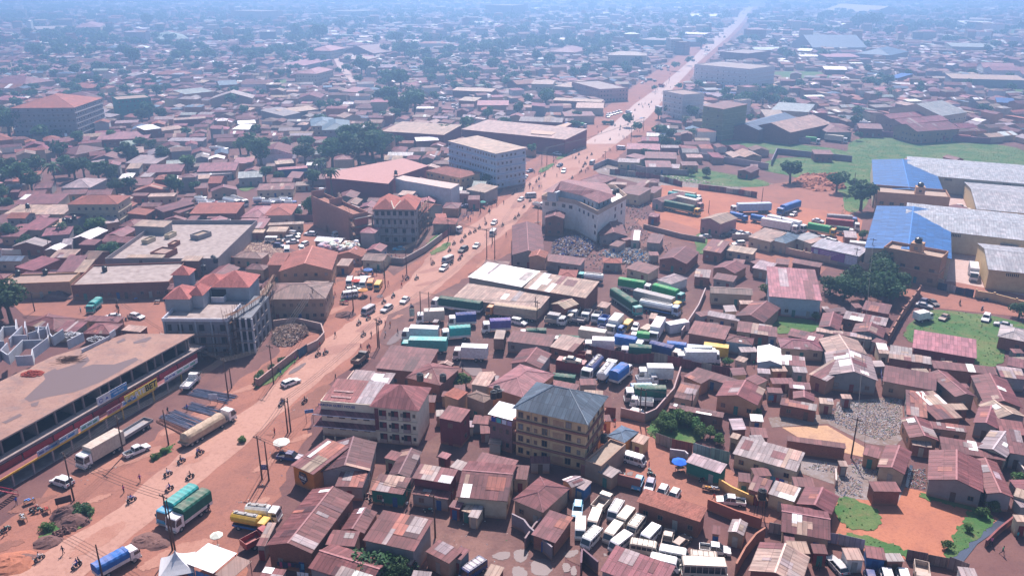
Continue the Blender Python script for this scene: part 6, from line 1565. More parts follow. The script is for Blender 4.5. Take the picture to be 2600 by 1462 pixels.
def vehicle(kind,c1,c2,x,y,ang,Ltot=None,label=None,rack=False,stripe=None,z=0,desc=None,group=None):
    VC[0]+=1; rr=random.Random(VC[0]); a=CN[c1][1]; b=CN[c2][1] if c2 else a
    if kind in CAR: rt=make_car(kind,jit(a,.04,rr)); nm,ct='car','car'
    elif kind=='van': rt=make_van(jit(a,.05,rr),rack,CN[stripe][1] if stripe else None); nm,ct='minibus','minibus'
    elif kind=='bus': rt=make_van(jit(a,.05,rr),rack,None,L=max(7,Ltot or 7),W=2.2,H=2.65,bus=True); nm,ct='bus','bus'
    elif kind=='pickup': rt=make_pickup(jit(a,.05,rr)); nm,ct='pickup_truck','pickup'
    elif kind=='cont': rt=make_container(round(max(6,Ltot or 6)),jit(a,.05,rr)); nm,ct='shipping_container','container'
    else: Ltot=round(max(5.2,min(16.5,Ltot or 7))*2)/2; rt=make_truck(kind,Ltot,jit(a,.05,rr),b,bedh={'box':3.9,'tarp':3.85,'tank':3.3}.get(kind,3.3) if Ltot>7 else 3.0); nm,ct='lorry','lorry'
    rt.name=nm; rt.location=(x,y,z); rt.rotation_euler.z=ang; rt['category']=ct
    if group: rt['group']=group
    d=desc or f"{CN[c1][0]} {VN[kind]}"+(f" with {CN[c2][0]} cab" if c2 and c2!=c1 and kind in('box','tarp','tank','open','flat','load') else '')+(' with a roof rack' if rack else '')
    THINGS.append([rt,d,label,x,y,z]); return rt
def vehicles(t,txt):
    """kind body cab rear>front (the places its roof ends are seen at)"""
    for ln in txt.strip().splitlines():
        ln=ln.strip()
        if not ln: continue
        lab=None
        if '#' in ln: ln,lab=[s.strip() for s in ln.split('#')]
        f=ln.split(); k=f[0]; c1=f[1][0]; c2=f[1][1] if len(f[1])>1 else None; p,q_=[tuple(map(float,s.split(','))) for s in f[2:4]]; z=VH[k]; off=0
        kw={}
        for s in f[4:]:
            if s=='rack': kw['rack']=True
            elif s[0]=='s': kw['stripe']=s[1]
            elif s[0]=='z': off=float(s[1:])
        a,b=P(*tp(t,*p),z+off),P(*tp(t,*q_),z+off); d=b-a; c=(a+b)/2; vehicle(k,c1,c2,c.x,c.y,math.atan2(d.y,d.x),d.length*(1.0),lab,z=off,**kw)
vehicles(T(2,3),'''
van w 692,860 686,975 rack
van n 858,765 803,905
van w 1080,685 1010,800 rack
van n 1180,765 1100,860
van n 1290,835 1205,945 rack
van n 1065,905 970,1020 sr
van w 860,955 745,1075 rack
van w 1150,1015 1035,1105
van w 1440,935 1340,1040
van n 1235,1095 1440,1130 rack
van w 1530,1160 1740,1200
van d 1830,1215 2060,1235 rack
bus n 1770,1290 2110,1305
van w 1440,1245 1640,1290
van w 1130,200 1320,255
pickup w 2330,665 2080,640
pickup w 1910,1120 2180,1155
pickup d 1555,1095 1585,965
wagon h 1660,1110 1745,1030
wagon c 668,685 655,790
open dn 860,740 955,635
hatch c 1285,440 1250,520
hatch B 1400,465 1375,540
hatch w 1530,535 1490,600
hatch w 1645,575 1605,635
''')
vehicles(T(1,3),'''
pickup B 270,205 410,220
van B 2250,1280 2110,1375 rack
''')
vehicles(T(0,3),'''
tank yy 2330,790 2700,860 #yellow and blue tanker lorry parked on the verge beside a rust roof
tank ww 2470,715 2800,745
open rr 2510,1080 2640,1010
tarp bw 930,1290 1350,1065 #blue canvas covered lorry with white cab at the bottom edge of the road
tarp ec 1940,520 1600,770
tarp gw 2060,570 1700,830
suv w 690,475 530,425
pickup w 1275,190 1460,110
box nw 1190,-20 780,210
flat qw 1490,-130 1100,110
load tw 1820,40 2320,-250 #long lorry with a tall grey tarpaulined load and white cab
''')
vehicles(T(0,2),'''
tarp ee 985,55 880,135
wagon w 1310,240 1430,265
sedan w 1180,250 1060,265
flat ww 1850,990 1970,870
''')
vehicles(T(1,2),'''
van s 1165,160 1085,205
wagon s 1345,155 1280,195
sedan w 1525,65 1465,120
wagon w 295,930 395,890
van w 995,20 880,35
open hx 990,730 1095,640
tarp gw 2265,135 1770,70
tarp to 2840,205 2320,140
box nw 1890,210 1610,225
tarp Bw 2210,240 1930,255
tarp vw 2560,300 2270,315
tarp ew 2150,370 1865,390
box ww 1835,395 1465,380
box ee 1915,510 1460,500
box hk 2440,510 2470,390
box ww 2330,585 1980,570 #white box lorry with its cab tilted forward for repair
''')
vehicles(T(2,2),'''
tarp ge 1020,-10 1285,165
tarp Gw 1080,-110 1400,-60
tarp Ge 1430,-50 1730,30
box qy 1240,10 1700,120
tank wl 1290,105 1690,180 #blue and white tanker lorry lettered on its side
suv w 15,290 125,315
open dw 345,300 495,310
box qw 390,220 520,240
open qw 665,165 600,270
flat qn 725,315 560,290
open qw 770,210 730,280
open qw 870,230 830,300
open bb 945,275 900,330
box ww 1080,250 985,350
van y 1190,305 1130,365
box tt 1395,335 1290,400
hatch w 1250,345 1232,385
box ww 1500,285 1420,420
cont w 1705,330 1620,345
tarp Gw 1390,415 1190,395
tarp gw 345,375 75,375
tarp gw 680,455 400,435
cont n 935,430 690,395
flat Bb 875,375 1120,420
box ww 1025,510 730,500
tarp bw 1035,460 1330,510
tarp gw 1405,580 1090,560
tarp Bn 1395,530 1700,600
tarp bl 1560,500 1830,530
box ww 2045,620 1660,620
box lw 1760,580 2100,610
cont y 1970,560 2140,580
box ww 1615,780 1275,775
open ww 1290,895 1420,890
tarp lw 1195,930 1490,920
tarp gw 1545,985 1140,980
open ww 1405,1125 1205,1110
wagon w 1200,1205 1365,1240
tarp gg 640,845 335,815
tank Bw 885,665 740,820
tank ww 895,850 1020,695
tarp bw 1025,830 1170,715
cont r 470,700 730,745
open rh 640,650 780,660
''')
vehicles(T(2,2),'''
sedan n 520,680 690,700 z2.68 #stripped cream car body lying on top of the red container
''')
vehicles(T(3,2),'''
box ww 1500,215 1650,185
sedan h 1805,245 1750,285
suv w 2215,235 2185,290
sedan s 2440,350 2300,325
pickup B 1595,90 1545,125
sedan s 1510,135 1640,160
sedan x 1640,100 1690,135
''')
vehicles(T(3,3),'''
wagon s 750,1350 650,1240
suv w 1200,1385 1235,1500
suv w 1365,1390 1400,1500
hatch B 1030,1400 1060,1500
open dd 1545,1330 1560,1470
''')
vehicles(T(1,1),'''
sedan c 1490,1030 1385,1030
van w 885,865 765,885
wagon w 595,880 490,875
van w 100,930 215,930
suv s 365,915 265,930
suv s 330,865 440,880
suv x 325,888 440,908
hatch B 180,990 280,1000
sedan t 265,955 160,960
sedan w 415,955 315,965
wagon w 520,965 435,1005
hatch w 465,1010 452,1055
van w 310,1005 308,1065
tank ww -10,530 70,525
tank ww 60,555 190,560
tank ww 130,540 290,545
tank wl 230,525 360,530
tank wb 290,560 400,555
tank ww 330,600 450,595
open ww 650,515 665,460
van w 945,1322 928,1378
van w 1020,1325 1003,1385
van w 1085,1335 1063,1398
van o 1160,1340 1138,1402
van y 1240,1368 1212,1412
suv w 925,1440 1040,1425
sedan r 1050,1285 1135,1315
hatch w 2410,755 2378,780
van w 2402,835 2360,885
sedan w 2240,975 2192,1020
suv x 2108,1015 2055,1045
van s 1958,1112 1895,1140
wagon w 1920,1195 1855,1245
sedan B 2145,608 2065,605
open qw 1950,830 2060,850
''')
vehicles(T(0,1),'''
tank ww 1960,520 2070,515
tank ww 1975,545 2110,545
tank ww 1990,575 2130,570
tank wr 2080,555 2200,560
tank ww 2250,530 2400,560
tank qw 2330,510 2470,560
tank ww 2200,570 2290,575
open ww 2110,30 2190,30
tank ww 2180,20 2280,40
pickup w 1470,590 1510,600
''')
vehicles(T(2,1),'''
hatch w 112,525 68,550
van s 215,488 158,492
suv w 538,230 503,270
hatch B 502,190 458,205
van s 825,150 788,175
tarp tw 1620,455 1900,500
tarp ew 1580,475 1905,525
box nk 1620,510 1915,575
tarp gy 1535,560 1890,630
box lw 2600,590 2210,600
tarp bb 2200,655 2370,690
tarp bb 2410,680 2590,710
sedan s 1995,907 1895,905
sedan x 2195,885 2095,905
sedan s 2275,845 2180,875
sedan s 2345,855 2250,890
sedan w 2425,875 2290,900
suv w 2340,968 2225,975
tank we 915,1310 665,1285
hatch w 30,230 110,245
hatch B 205,245 150,262
sedan w 60,300 170,300
sedan w 50,325 150,320
hatch x 0,345 70,345
hatch s 5,370 80,360
suv w 20,40 120,50
sedan w 570,35 630,45
pickup w 430,75 480,85
van w 1060,15 1140,20
open ww 240,590 300,600
''')
vehicles(T(3,1),'''
box ww -60,740 310,800
box ww 10,710 385,795
tarp Gy 410,785 690,835
tarp gw 700,800 870,820
tarp qb 600,700 905,720
tarp rw 590,740 930,775
tarp bb 310,560 120,625
hatch w 285,675 235,695
sedan w 475,745 535,755
van w 1955,640 2025,650
hatch w 1920,605 1970,610
box ww 2070,1180 2085,1270
sedan w 530,915 600,925
sedan w 600,940 660,950
hatch w 650,955 705,965
cont w 875,980 960,990
''')
vehicles(T(3,0),'''
tarp rr 1600,1345 1820,1365
tarp rr 1850,1350 2080,1365
box nw 580,1350 800,1375
tarp Gw 380,1370 530,1385
tank ww 700,1160 900,1170
tank ww 730,1175 940,1185
tank ww 760,1190 980,1200
tank ww 800,1205 1000,1212
tank ww 840,1215 1040,1225
open qw 260,1290 330,1220
open qw 500,1240 540,1300
sedan w 350,1150 385,1155
sedan w 200,1385 235,1390
open rw 560,1240 600,1230
open ww 390,1290 420,1270
''')
vehicles(T(2,0),'''
bus b 1780,920 2010,935
bus b 1900,900 2150,890
bus l 2010,895 2240,915
bus b 1850,935 2080,945
bus b 2100,930 2290,940
bus s 1460,1065 1500,1075
open gg 910,1220 1020,1230
suv w 1150,1110 1200,1115
suv w 955,1135 985,1150
suv w 985,1125 1010,1145
suv w 1015,1120 1040,1135
suv w 1045,1110 1070,1125
suv w 1075,1105 1100,1115
suv w 950,1150 975,1165
tarp bb 540,1230 650,1240
tarp Gw 650,1215 750,1225
bus w 940,690 1050,700
bus w 1050,690 1180,700
bus w 1210,710 1310,720
tarp rr 1480,830 1530,835
''')
# cars strung out along the far road and in the far yards
CG='white cars far off in the haze'
qq=random.Random(12)
def farcars(t,pts,n,sx,sy,label,gr):
    for (x,y) in pts:
        for i in range(n):
            w_=P(*tp(t,x+qq.uniform(-sx,sx),y+qq.uniform(-sy,sy))); vehicle(qq.choice(['sedan','hatch','van','suv']),qq.choice('wwwwsx'),None,w_.x,w_.y,qq.choice([.9,-2.2,0,1.5])+qq.uniform(-.15,.15),label=label,group=gr)
farcars(T(2,0),[(1500,690)],16,70,25,'car in the tight car lot left of the main road at the junction','cars in the lot at the junction')
farcars(T(2,0),[(1850,260)],18,130,25,'white car in the bright car lot below the white far shed','cars in the far lot')
farcars(T(2,0),[(1260,800),(1380,830)],7,80,20,'car in the yard by the pink four storey block','cars beside the pink block')
farcars(T(1,0),[(1800,880),(1900,900)],10,80,30,'vehicle in the scrap yard among the middle roofs','vehicles in the scrap yard')
farcars(T(1,0),[(2100,1080),(1850,1020)],12,150,30,'vehicle in the walled breaker yard','vehicles in the breaker yard')
farcars(T(3,0),[(100,420),(250,480)],12,120,40,'vehicle in the crowded lot at the far right of the road','vehicles in the far right lot')
for y_ in range(40,640,34):
    i=min(range(len(ROAD_L)),key=lambda k:abs(ROAD_L[k][1]-(y_*.2526))); j=min(range(len(ROAD_R)),key=lambda k:abs(ROAD_R[k][1]-(y_*.2526)))
    xl,xr=ROAD_L[i][0],ROAD_R[j][0]
    for k in range(2):
        w_=P(xl+(xr-xl)*qq.uniform(.15,.85),y_*.2526); vehicle(qq.choice(['sedan','hatch','van','suv']),qq.choice('wwsxB'),None,w_.x,w_.y,qq.choice([1.0,-2.1])+qq.uniform(-.1,.1),label='vehicle in the hazy traffic on the far main road',group='far road traffic')
# ---------------------------------------------------------------- people: one skinned body each, then riders and motorcycles
def body_mesh(name,J,E,R):
    me=D_.meshes.new(name); me.from_pydata(J,E,[]); o=D_.objects.new(name,me); col.objects.link(o); sk=o.modifiers.new('skin','SKIN'); sk.use_smooth_shade=True
    for i,r_ in enumerate(R): me.skin_vertices[0].data[i].radius=r_; me.skin_vertices[0].data[i].use_root=(i==0)
    sb=o.modifiers.new('sub','SUBSURF'); sb.levels=sb.render_levels=1
    dg=bpy.context.evaluated_depsgraph_get(); n=D_.meshes.new_from_object(o.evaluated_get(dg)); n.name=name; D_.objects.remove(o)
    for mt in (M['skin'],M['cloth'],M['trouser']): n.materials.append(mt)
    return n
def person_mesh(pose):
    z=0; 
    if pose=='ride':
        hip=(0,0,.82); ch=(.08,0,1.22); nk=(.12,0,1.42); hd=(.15,0,1.62); kn=lambda s:(.38,s*.2,.74); ft=lambda s:(.12,s*.2,.32); el=lambda s:(.28,s*.27,1.12); ha=lambda s:(.52,s*.28,1.06); toe=lambda s:(.30,s*.2,.28)
    elif pose=='stand':
        hip=(0,0,.9); ch=(0,0,1.28); nk=(0,0,1.46); hd=(.02,0,1.63); kn=lambda s:(.02,s*.1,.48); ft=lambda s:(-.02,s*.1,.06); el=lambda s:(-.03,s*.26,1.12); ha=lambda s:(.06,s*.26,.86); toe=lambda s:(.14,s*.11,.04)
    else:
        hip=(0,0,.9); ch=(.03,0,1.28); nk=(.04,0,1.46); hd=(.07,0,1.63); kn=lambda s:(.14*s+.08,s*.1,.5); ft=lambda s:(.32*s-.06,s*.1,.08); el=lambda s:(-.12*s,s*.26,1.12); ha=lambda s:(-.24*s+.08,s*.24,.9); toe=lambda s:(.32*s+.1,s*.1,.05)
    J=[hip,ch,nk,hd,(hd[0]+.01,0,hd[2]+.09)]; E=[(0,1),(1,2),(2,3),(3,4)]; R=[(.15,.12),(.17,.12),(.06,.06),(.095,.085),(.06,.06)]
    for s in (-1,1):
        i=len(J); J+=[(hip[0],s*.09,hip[2]-.06),kn(s),ft(s),toe(s)]; E+=[(0,i),(i,i+1),(i+1,i+2),(i+2,i+3)]; R+=[(.085,.085),(.06,.06),(.042,.042),(.035,.035)]
        i=len(J); J+=[(ch[0],s*.18,ch[2]+.1),el(s),ha(s),(ha(s)[0]+.08,ha(s)[1],ha(s)[2]-.03)]; E+=[(1,i),(i,i+1),(i+1,i+2),(i+2,i+3)]; R+=[(.055,.055),(.042,.042),(.03,.03),(.025,.02)]
    me=body_mesh('body',J,E,R)
    for p in me.polygons:
        c=p.center; arm=abs(c.y)>.235 and c.z>.75
        if c.z>nk[2]+.02: k=0
        elif arm and c.z<1.1 and pose!='ride': k=0
        elif c.z>hip[2]+.03 or arm: k=1
        elif c.z<.1: k=0
        else: k=2
        p.material_index=k; p.use_smooth=True
    return me,hd
PM={k:person_mesh(k) for k in ('stand','walk','ride')}
h=MB()
for i in range(8):
    for j in range(3):
        def hp(a,b): t=a*math.pi/4; f=b*math.pi/6; return (.1*math.cos(t)*math.cos(f)-.01,.092*math.sin(t)*math.cos(f),.03+.10*math.sin(f))
        h.face([hp(i,j),hp(i+1,j),hp(i+1,j+1),hp(i,j+1)])
HAIR=h.mesh('hair',[M['rubber']]); 
SH=dict(w=('white',(.7,.7,.72)),r=('red',(.5,.03,.04)),b=('blue',(.04,.10,.45)),p=('purple',(.25,.05,.25)),k=('pink',(.6,.16,.30)),g=('green',(.05,.30,.16)),y=('yellow',(.7,.5,.08)),d=('dark',(.04,.035,.05)),c=('teal',(.05,.4,.4)),o=('orange',(.6,.2,.04)))
def person(x,y,ang,pose,sc_,z=0,label=None,desc=None,group=None):
    me,hd=PM[pose]; n,c=SH[sc_]; o=thing('person','person',desc or f"person in {n} top {'walking' if pose=='walk' else 'standing'}",x,y,ang,z,label=label,mesh=me,color=c,group=group); link('hair',HAIR,o,(hd[0],hd[1],hd[2]+.04)); return o
def bike_proto():
    rt=D_.objects.new('motorcycle',None)
    def fr(m): m.cyl((-.62,0,.33),(.1,0,.5),.04,n=5); m.cyl((.1,0,.35),(.5,0,.85),.045,n=5); m.cyl((-.5,0,.65),(.5,0,.8),.04,n=5); m.box(-.1,.25,-.1,.1,.28,.58,0,True)
    for nm,fn,mt,c in (('engine_frame',fr,'chassis',None),('fuel_tank',lambda m:(frustum(m,-.02,.45,.13,.72,.05,.4,.09,.93)),'paint',(.3,.02,.03)),('seat',lambda m:m.box(-.75,-.02,-.13,.13,.72,.82,0,True),'rubber',None),('front_fork',lambda m:(m.cyl((.68,-.08,.33),(.48,-.08,.98),.03,n=4),m.cyl((.68,.08,.33),(.48,.08,.98),.03,n=4)),'rim',None),('handlebar',lambda m:m.cyl((.45,-.36,1.04),(.45,.36,1.04),.025,n=5),'rim',None),('headlight',lambda m:m.cyl((.55,0,.9),(.64,0,.88),.09,.08,8),'lamp',None),('rear_rack',lambda m:m.box(-.95,-.7,-.1,.1,.74,.78,0,True),'rim',None),('mudguard',lambda m:(m.box(.5,.85,-.07,.07,.64,.67),m.box(-.9,-.5,-.07,.07,.64,.67)),'paint',(.3,.02,.03))):
        m=MB(); fn(m); o=D_.objects.new(nm,m.mesh(nm,[M[mt]])); col.objects.link(o); o.parent=rt
        if c: o.color=(*c,1)
    for x in (-.62,.68): o=D_.objects.new('wheel',WH['bike']); col.objects.link(o); o.parent=rt; o.location=(x,0,.31)
    return rt
BP=bike_proto(); BN=[0]
def bike(x,y,ang,rider=None,passenger=None,label=None,gr=None):
    BN[0]+=1; c=BP.copy(); col.objects.link(c)
    bc=random.Random(BN[0]).choice([(.3,.02,.03),(.02,.03,.2),(.03,.03,.03),(.05,.3,.3)])
    for ch in BP.children:
        n=ch.copy(); col.objects.link(n); n.parent=c
        if ch.name.startswith(('fuel','mud')): n.color=(*bc,1)
    c.location=(x,y,0); c.rotation_euler.z=ang; c['category']='motorcycle'; c['group']='motorcycles on and beside the road'
    d='motorcycle' + (f" ridden by a person in {SH[rider][0]}" if rider else ' standing parked'); THINGS.append([c,d,label,x,y,0])
    if rider: person(x-.18*math.cos(ang),y-.18*math.sin(ang),ang,'ride',rider,.0,desc=f"person in {SH[rider][0]} riding a motorcycle")
    if passenger: person(x-.55*math.cos(ang),y-.55*math.sin(ang),ang,'ride',passenger,.02,desc=f"passenger in {SH[passenger][0]} behind a motorcycle rider")
RD=0.93
def bikes(t,txt):
    q=random.Random(4)
    for e in txt.split():
        f=e.split(','); x,y=float(f[0]),float(f[1]); w_=P(*tp(t,x,y)); s=f[2] if len(f)>2 else 'd'; a={'u':RD,'n':-2.2}.get(f[3] if len(f)>3 else q.choice('un'),None)
        if a is None: a=float(f[3])
        bike(w_.x,w_.y,a+q.uniform(-.12,.12),None if s=='-' else s[0],s[1] if len(s)>1 else None)
bikes(T(0,3),'1325,700,bw,u 2012,225,db,u 1825,310,d,u 1690,440,w,u 1912,470,d,n 1705,590,b,n 400,1290,w,u 775,1360,bd,n 380,810,-,0.4 350,790,-,0.8 60,1000,-,1')
bikes(T(1,2),'1130,315,r,n 1245,355,p,n 1035,365,c,n 1080,480,d,n 625,680,d,n 700,660,r,u 255,1175,db,n 490,1150,d,n 1380,90,c,n 1285,150,d,u 1565,205,dw,u 1075,95,d,n 1100,100,-,1')
bikes(T(1,1),'1945,1080,r,n 2068,985,b,n 2100,940,d,n 2150,905,p,n 2200,885,d,n 2245,850,w,n 2310,810,d,n 2480,825,d,u 2065,1135,r,n 2045,1165,k,n 1965,1210,d,u 1990,1010,d,n 1778,1210,d,n 1615,1360,w,n 1520,1360,d,n 2345,680,d,u')
bikes(T(2,1),'30,755,d,n 65,725,d,n 120,640,d,n 182,580,d,u 180,415,r,n 110,450,b,n 245,385,d,n 270,358,d,n 325,325,d,n 605,348,d,u 640,148,d,n 672,112,d,n 800,112,d,u 740,210,d,n 715,235,d,n 730,205,d,n 695,280,d,n 755,150,d,u 100,400,-,1 10,510,d,n')
bikes(T(2,3),'1390,420,-,2 1060,445,-,0.4 1130,470,-,1.4 1400,450,-,2.6 1820,440,-,0.3 1870,450,-,0.5 1920,500,-,0.2')
bikes(T(1,3),'1735,810,-,0.2 1115,660,-,0.3 1180,690,-,0.7')
bikes(T(2,0),'1125,1195,d,n 1235,1115,d,n 1220,1180,d,n 1275,1060,d,u 1375,1060,d,n 1400,1035,d,n 1165,1260,d,n 1090,1280,d,n 1085,1310,d,n 985,1410,d,n 1035,1270,d,u 1185,1230,d,n 1155,1155,d,u')
bikes(T(0,2),'1290,320,d,0.5')
bikes(T(3,2),'2190,130,-,0.2 1925,165,d,1.2 2150,215,-,0.8')
def people(t,txt):
    q=random.Random(9)
    for e in txt.split():
        f=e.split(','); w_=P(*tp(t,float(f[0]),float(f[1]))); s=f[2] if len(f)>2 else 'd'; person(w_.x,w_.y,q.uniform(0,6.28),q.choice(['walk','stand','walk']),s)
people(T(0,3),'1248,610,k 1410,502,p 2105,800,d 2090,775,r 60,1030,d 170,730,b 640,1230,d')
people(T(1,2),'1300,378,r 1350,390,o 797,492,d 645,598,r 1055,615,r 1122,628,d 1148,628,r 1138,615,d 800,925,d 400,738,p 1160,490,d 1300,485,w 1425,465,d 252,880,b 975,270,d 2078,815,d 610,275,w 540,270,w 1155,135,d 190,545,d')
people(T(2,2),'1350,285,r 1032,1370,r 2425,785,g 1900,1010,g 570,800,d 350,700,r')
people(T(1,1),'1760,1185,d 2350,700,d 2420,635,d 2490,605,d 1330,1425,r 1465,1440,r 1478,1365,d 2515,930,d 2300,770,d 790,1410,d')
people(T(2,1),'612,148,d 755,265,d 770,265,d 740,290,d 910,135,r 922,135,d 25,495,d 50,480,d 678,305,d 675,195,d 225,300,d 330,330,d 450,330,d 1155,690,d')
people(T(3,3),'1855,640,w 2240,1140,k 2350,1230,g 2500,1080,c 500,1395,d')
people(T(2,3),'1375,380,k 1290,1060,d 2025,690,r 1300,640,d 1060,290,r')
people(T(1,3),'190,30,r 1560,790,d 1280,740,w 1520,770,w')
people(T(0,2),'815,245,w 1175,215,d 1195,230,d 1885,1230,b 1690,1260,d 1820,1040,b')
people(T(2,0),'1075,1370,d 900,1340,d 865,1345,d 855,1290,d 1520,870,d 1460,915,d 1445,920,d 835,1430,r 1245,1305,d')
qq=random.Random(55)
def crowd(pts,n,sp):
    for x,y in pts:
        for i in range(n):
            w_=P(x+qq.uniform(-sp,sp),y+qq.uniform(-sp*.4,sp*.4)); person(w_.x,w_.y,qq.uniform(0,6),qq.choice(['walk','stand']),qq.choice('ddrwbpgo'))
crowd([(905,715),(880,760),(960,700),(1290,470),(1320,440),(1400,410),(1345,590),(1330,610),(1120,600),(1250,520),(1360,480),(1440,300),(1500,300),(1450,280),(1180,560),(1210,545),(1370,440),(1410,425),(1430,350),(1460,330),(1590,350),(1610,330),(1560,380),(1530,420),(1640,270),(1680,240),(890,740),(925,690),(1000,660),(790,770),(840,760)],5,16)
qq=random.Random(31)
for k in range(60):
    y_=qq.uniform(20,240)**1.0*1.0+qq.uniform(0,60); i=min(range(len(ROAD_L)),key=lambda k2:abs(ROAD_L[k2][1]-y_*.9)); j=min(range(len(ROAD_R)),key=lambda k2:abs(ROAD_R[k2][1]-y_*.9))
    w_=P(ROAD_L[i][0]+(ROAD_R[j][0]-ROAD_L[i][0])*qq.uniform(-.2,1.15),y_*.9)
    person(w_.x,w_.y,qq.uniform(0,6),'walk',qq.choice('ddrwb'),label='person among the crowd along the hazy far road',group='crowd on the far road')
# ---------------------------------------------------------------- poles, wires, small things
def pole(t,x,y,H,arm=True,label=None,lean=0):
    w_=P(*tp(t,x,y)); rt=thing('utility_pole','pole',('tall ' if H>9.5 else 'short ' if H<7 else '')+('wooden electricity pole' if arm else 'bare wooden pole'),w_.x,w_.y,random.Random(x).uniform(.7,1.1),label=label)
    m=MB(); m.cyl((0,0,0),(lean,0,H),.17,.10,8); m.build('post',[M['pole']],rt)
    if arm:
        m=MB(); m.box(lean-.06,lean+.06,-1.0,1.0,H-.6,H-.45,0,True); m.build('crossarm',[M['pole']],rt)
        for s in (-.9,-.3,.3,.9): m=MB(); m.cyl((lean,s,H-.45),(lean,s,H-.22),.06,.04,6); m.build('insulator',[M['rim']],rt)
    return Vector((w_.x,w_.y,H-.3))
PO={}
for k,(t,x,y,H,arm) in dict(a=(T(0,3),745,690,10,1),b=(T(0,3),1245,240,9,1),c=(T(0,3),1695,130,8,0),d=(T(0,3),1735,1190,11,1),e=(T(0,3),1762,1200,10,0),f=(T(0,3),1040,1500,7,0),g=(T(1,3),62,480,9.5,1),h=(T(1,3),132,490,8.5,0),i=(T(1,3),1802,1060,8.5,1),j=(T(0,2),2298,1110,10,1),k=(T(0,2),2330,1000,5,0),l=(T(1,2),178,960,10,1),m=(T(1,2),320,1449,8,1),n=(T(1,2),350,1440,8,0),o=(T(1,2),590,290,9,1),p=(T(1,2),1225,590,8,1),q=(T(1,2),1240,600,7,0),r=(T(1,1),1300,1449,9,1),s=(T(1,1),1515,1300,9,1),t=(T(1,1),1935,970,8,1),u=(T(1,1),2255,690,9,0),v=(T(1,1),2320,1140,10,1),w=(T(1,1),2400,1150,9,1),x=(T(1,1),2120,700,7,0),y=(T(1,2),1660,340,9,0),z=(T(1,2),1745,345,9,0),A=(T(2,1),260,860,9,1),B=(T(2,1),350,210,9,1),C=(T(2,1),300,200,8,0),D=(T(2,1),1975,690,5,0),E=(T(2,2),250,440,9,1),F=(T(2,2),1280,1330,8,1),G=(T(2,2),1330,1340,7,0),H=(T(2,2),1800,1260,5,0),I=(T(3,3),835,260,9,1),J=(T(3,1),1015,1240,10,1),K=(T(3,1),868,1250,7,1),L=(T(3,1),852,490,9,0),M_=(T(2,1),1240,310,6,0),N_=(T(2,1),935,210,7,1),O=(T(2,0),1195,1420,8,1),Q=(T(2,0),1320,1310,8,1),R=(T(1,2),980,230,8,1),S=(T(2,2),235,290,6,0),U=(T(0,1),510,1140,6,0),V=(T(0,2),350,230,6,1),W=(T(0,2),1215,370,8,1),X=(T(3,1),125,850,7,0),Y=(T(2,1),2510,580,6,0),Z=(T(1,1),2375,1000,7,0)).items(): PO[k]=pole(t,x,y,H,bool(arm))
def wire(keys,label,n=3,name='power_line'):
    cu=D_.curves.new(name,'CURVE'); cu.dimensions='3D'; cu.bevel_depth=.04; cu.bevel_resolution=0
    for a,b in zip(keys,keys[1:]):
        p,q_=(PO[a] if isinstance(a,str) else Vector(a)),(PO[b] if isinstance(b,str) else Vector(b)); d=(q_-p); s=Vector((-d.y,d.x,0)).normalized(); 
        for i in range(n):
            off=s*((i-(n-1)/2)*.6); sp_=cu.splines.new('POLY'); sp_.points.add(8)
            for k in range(9): f=k/8; v=p+d*f+off+Vector((0,0,-4*f*(1-f)*min(1.6,d.length*.025))); sp_.points[k].co=(*v,1)
    cu.materials.append(M['wire']); f_=D_.objects.new(name,cu); col.objects.link(f_); me=D_.meshes.new_from_object(f_.evaluated_get(bpy.context.evaluated_depsgraph_get())); D_.objects.remove(f_); o=D_.objects.new(name,me); col.objects.link(o); o['category']='power line'; o['label']=label; return o
wire(['d','a','b','j','l','o','r','s','t','v','A'],'electric wires strung from pole to pole down the left of the road',4)
wire(['g','m','p','y','w','B','Q'],'electric wires strung along the right of the road',3)
wire(['i','g'],'wires crossing the alley roofs',2); wire(['E','y'],'pair of wires over the lorry park',2); wire(['F','H'],'wire by the lorry park gate',2); wire(['I','J'],'wire over the right hand plots',1); wire(['V','W','j'],'wires over the back lane',2)
def tank(t,x,y,z,label=None,s=1.0,stand=False):
    w_=P(*tp(t,x,y),z); rt=thing('water_tank','water tank','black plastic water tank on a roof',w_.x,w_.y,0,z if not stand else 0,label=label)
    m=MB(); zz=z if stand else 0
    m.cyl((0,0,zz),(0,0,zz+1.5*s),.75*s,.75*s,14); m.cyl((0,0,zz+1.5*s),(0,0,zz+1.75*s),.7*s,.3*s,14); m.build('tank_shell',[M['plastic']],rt); m=MB(); m.cyl((0,0,zz+1.75*s),(0,0,zz+1.85*s),.28*s,.26*s,10); m.build('lid',[M['plastic']],rt)
    if stand:
        for a in ((-.6,-.6),(.6,-.6),(.6,.6),(-.6,.6)): m=MB(); m.cyl((a[0]*1.2,a[1]*1.2,0),(a[0],a[1],z),.06,n=5); m.build('leg',[M['chassis']],rt)
        m=MB(); m.box(-.9,.9,-.9,.9,z-.12,z,0,True); m.build('platform',[M['wood']],rt)
for a in ((T(0,1),185,1320,4.42),(T(0,1),460,1310,4.42),(T(0,1),1055,1280,4.42),(T(0,1),2050,1265,4.42),(T(0,1),2145,1170,4.3),(T(0,1),2170,1190,4.3),(T(0,1),650,790,4),(T(0,1),710,790,4),(T(0,1),750,760,5),(T(0,1),140,740,3.5),(T(1,2),1650,925,8.1),(T(1,2),1880,930,6),(T(2,1),1028,505,13.9),(T(2,1),1060,490,13.9),(T(2,3),925,100,3.62),(T(1,2),2390,1100,6.3),(T(1,2),2440,1090,6.3),(T(1,2),2420,1050,6.3),(T(3,0),0,0,0)): 
    if a[3]: tank(*a)
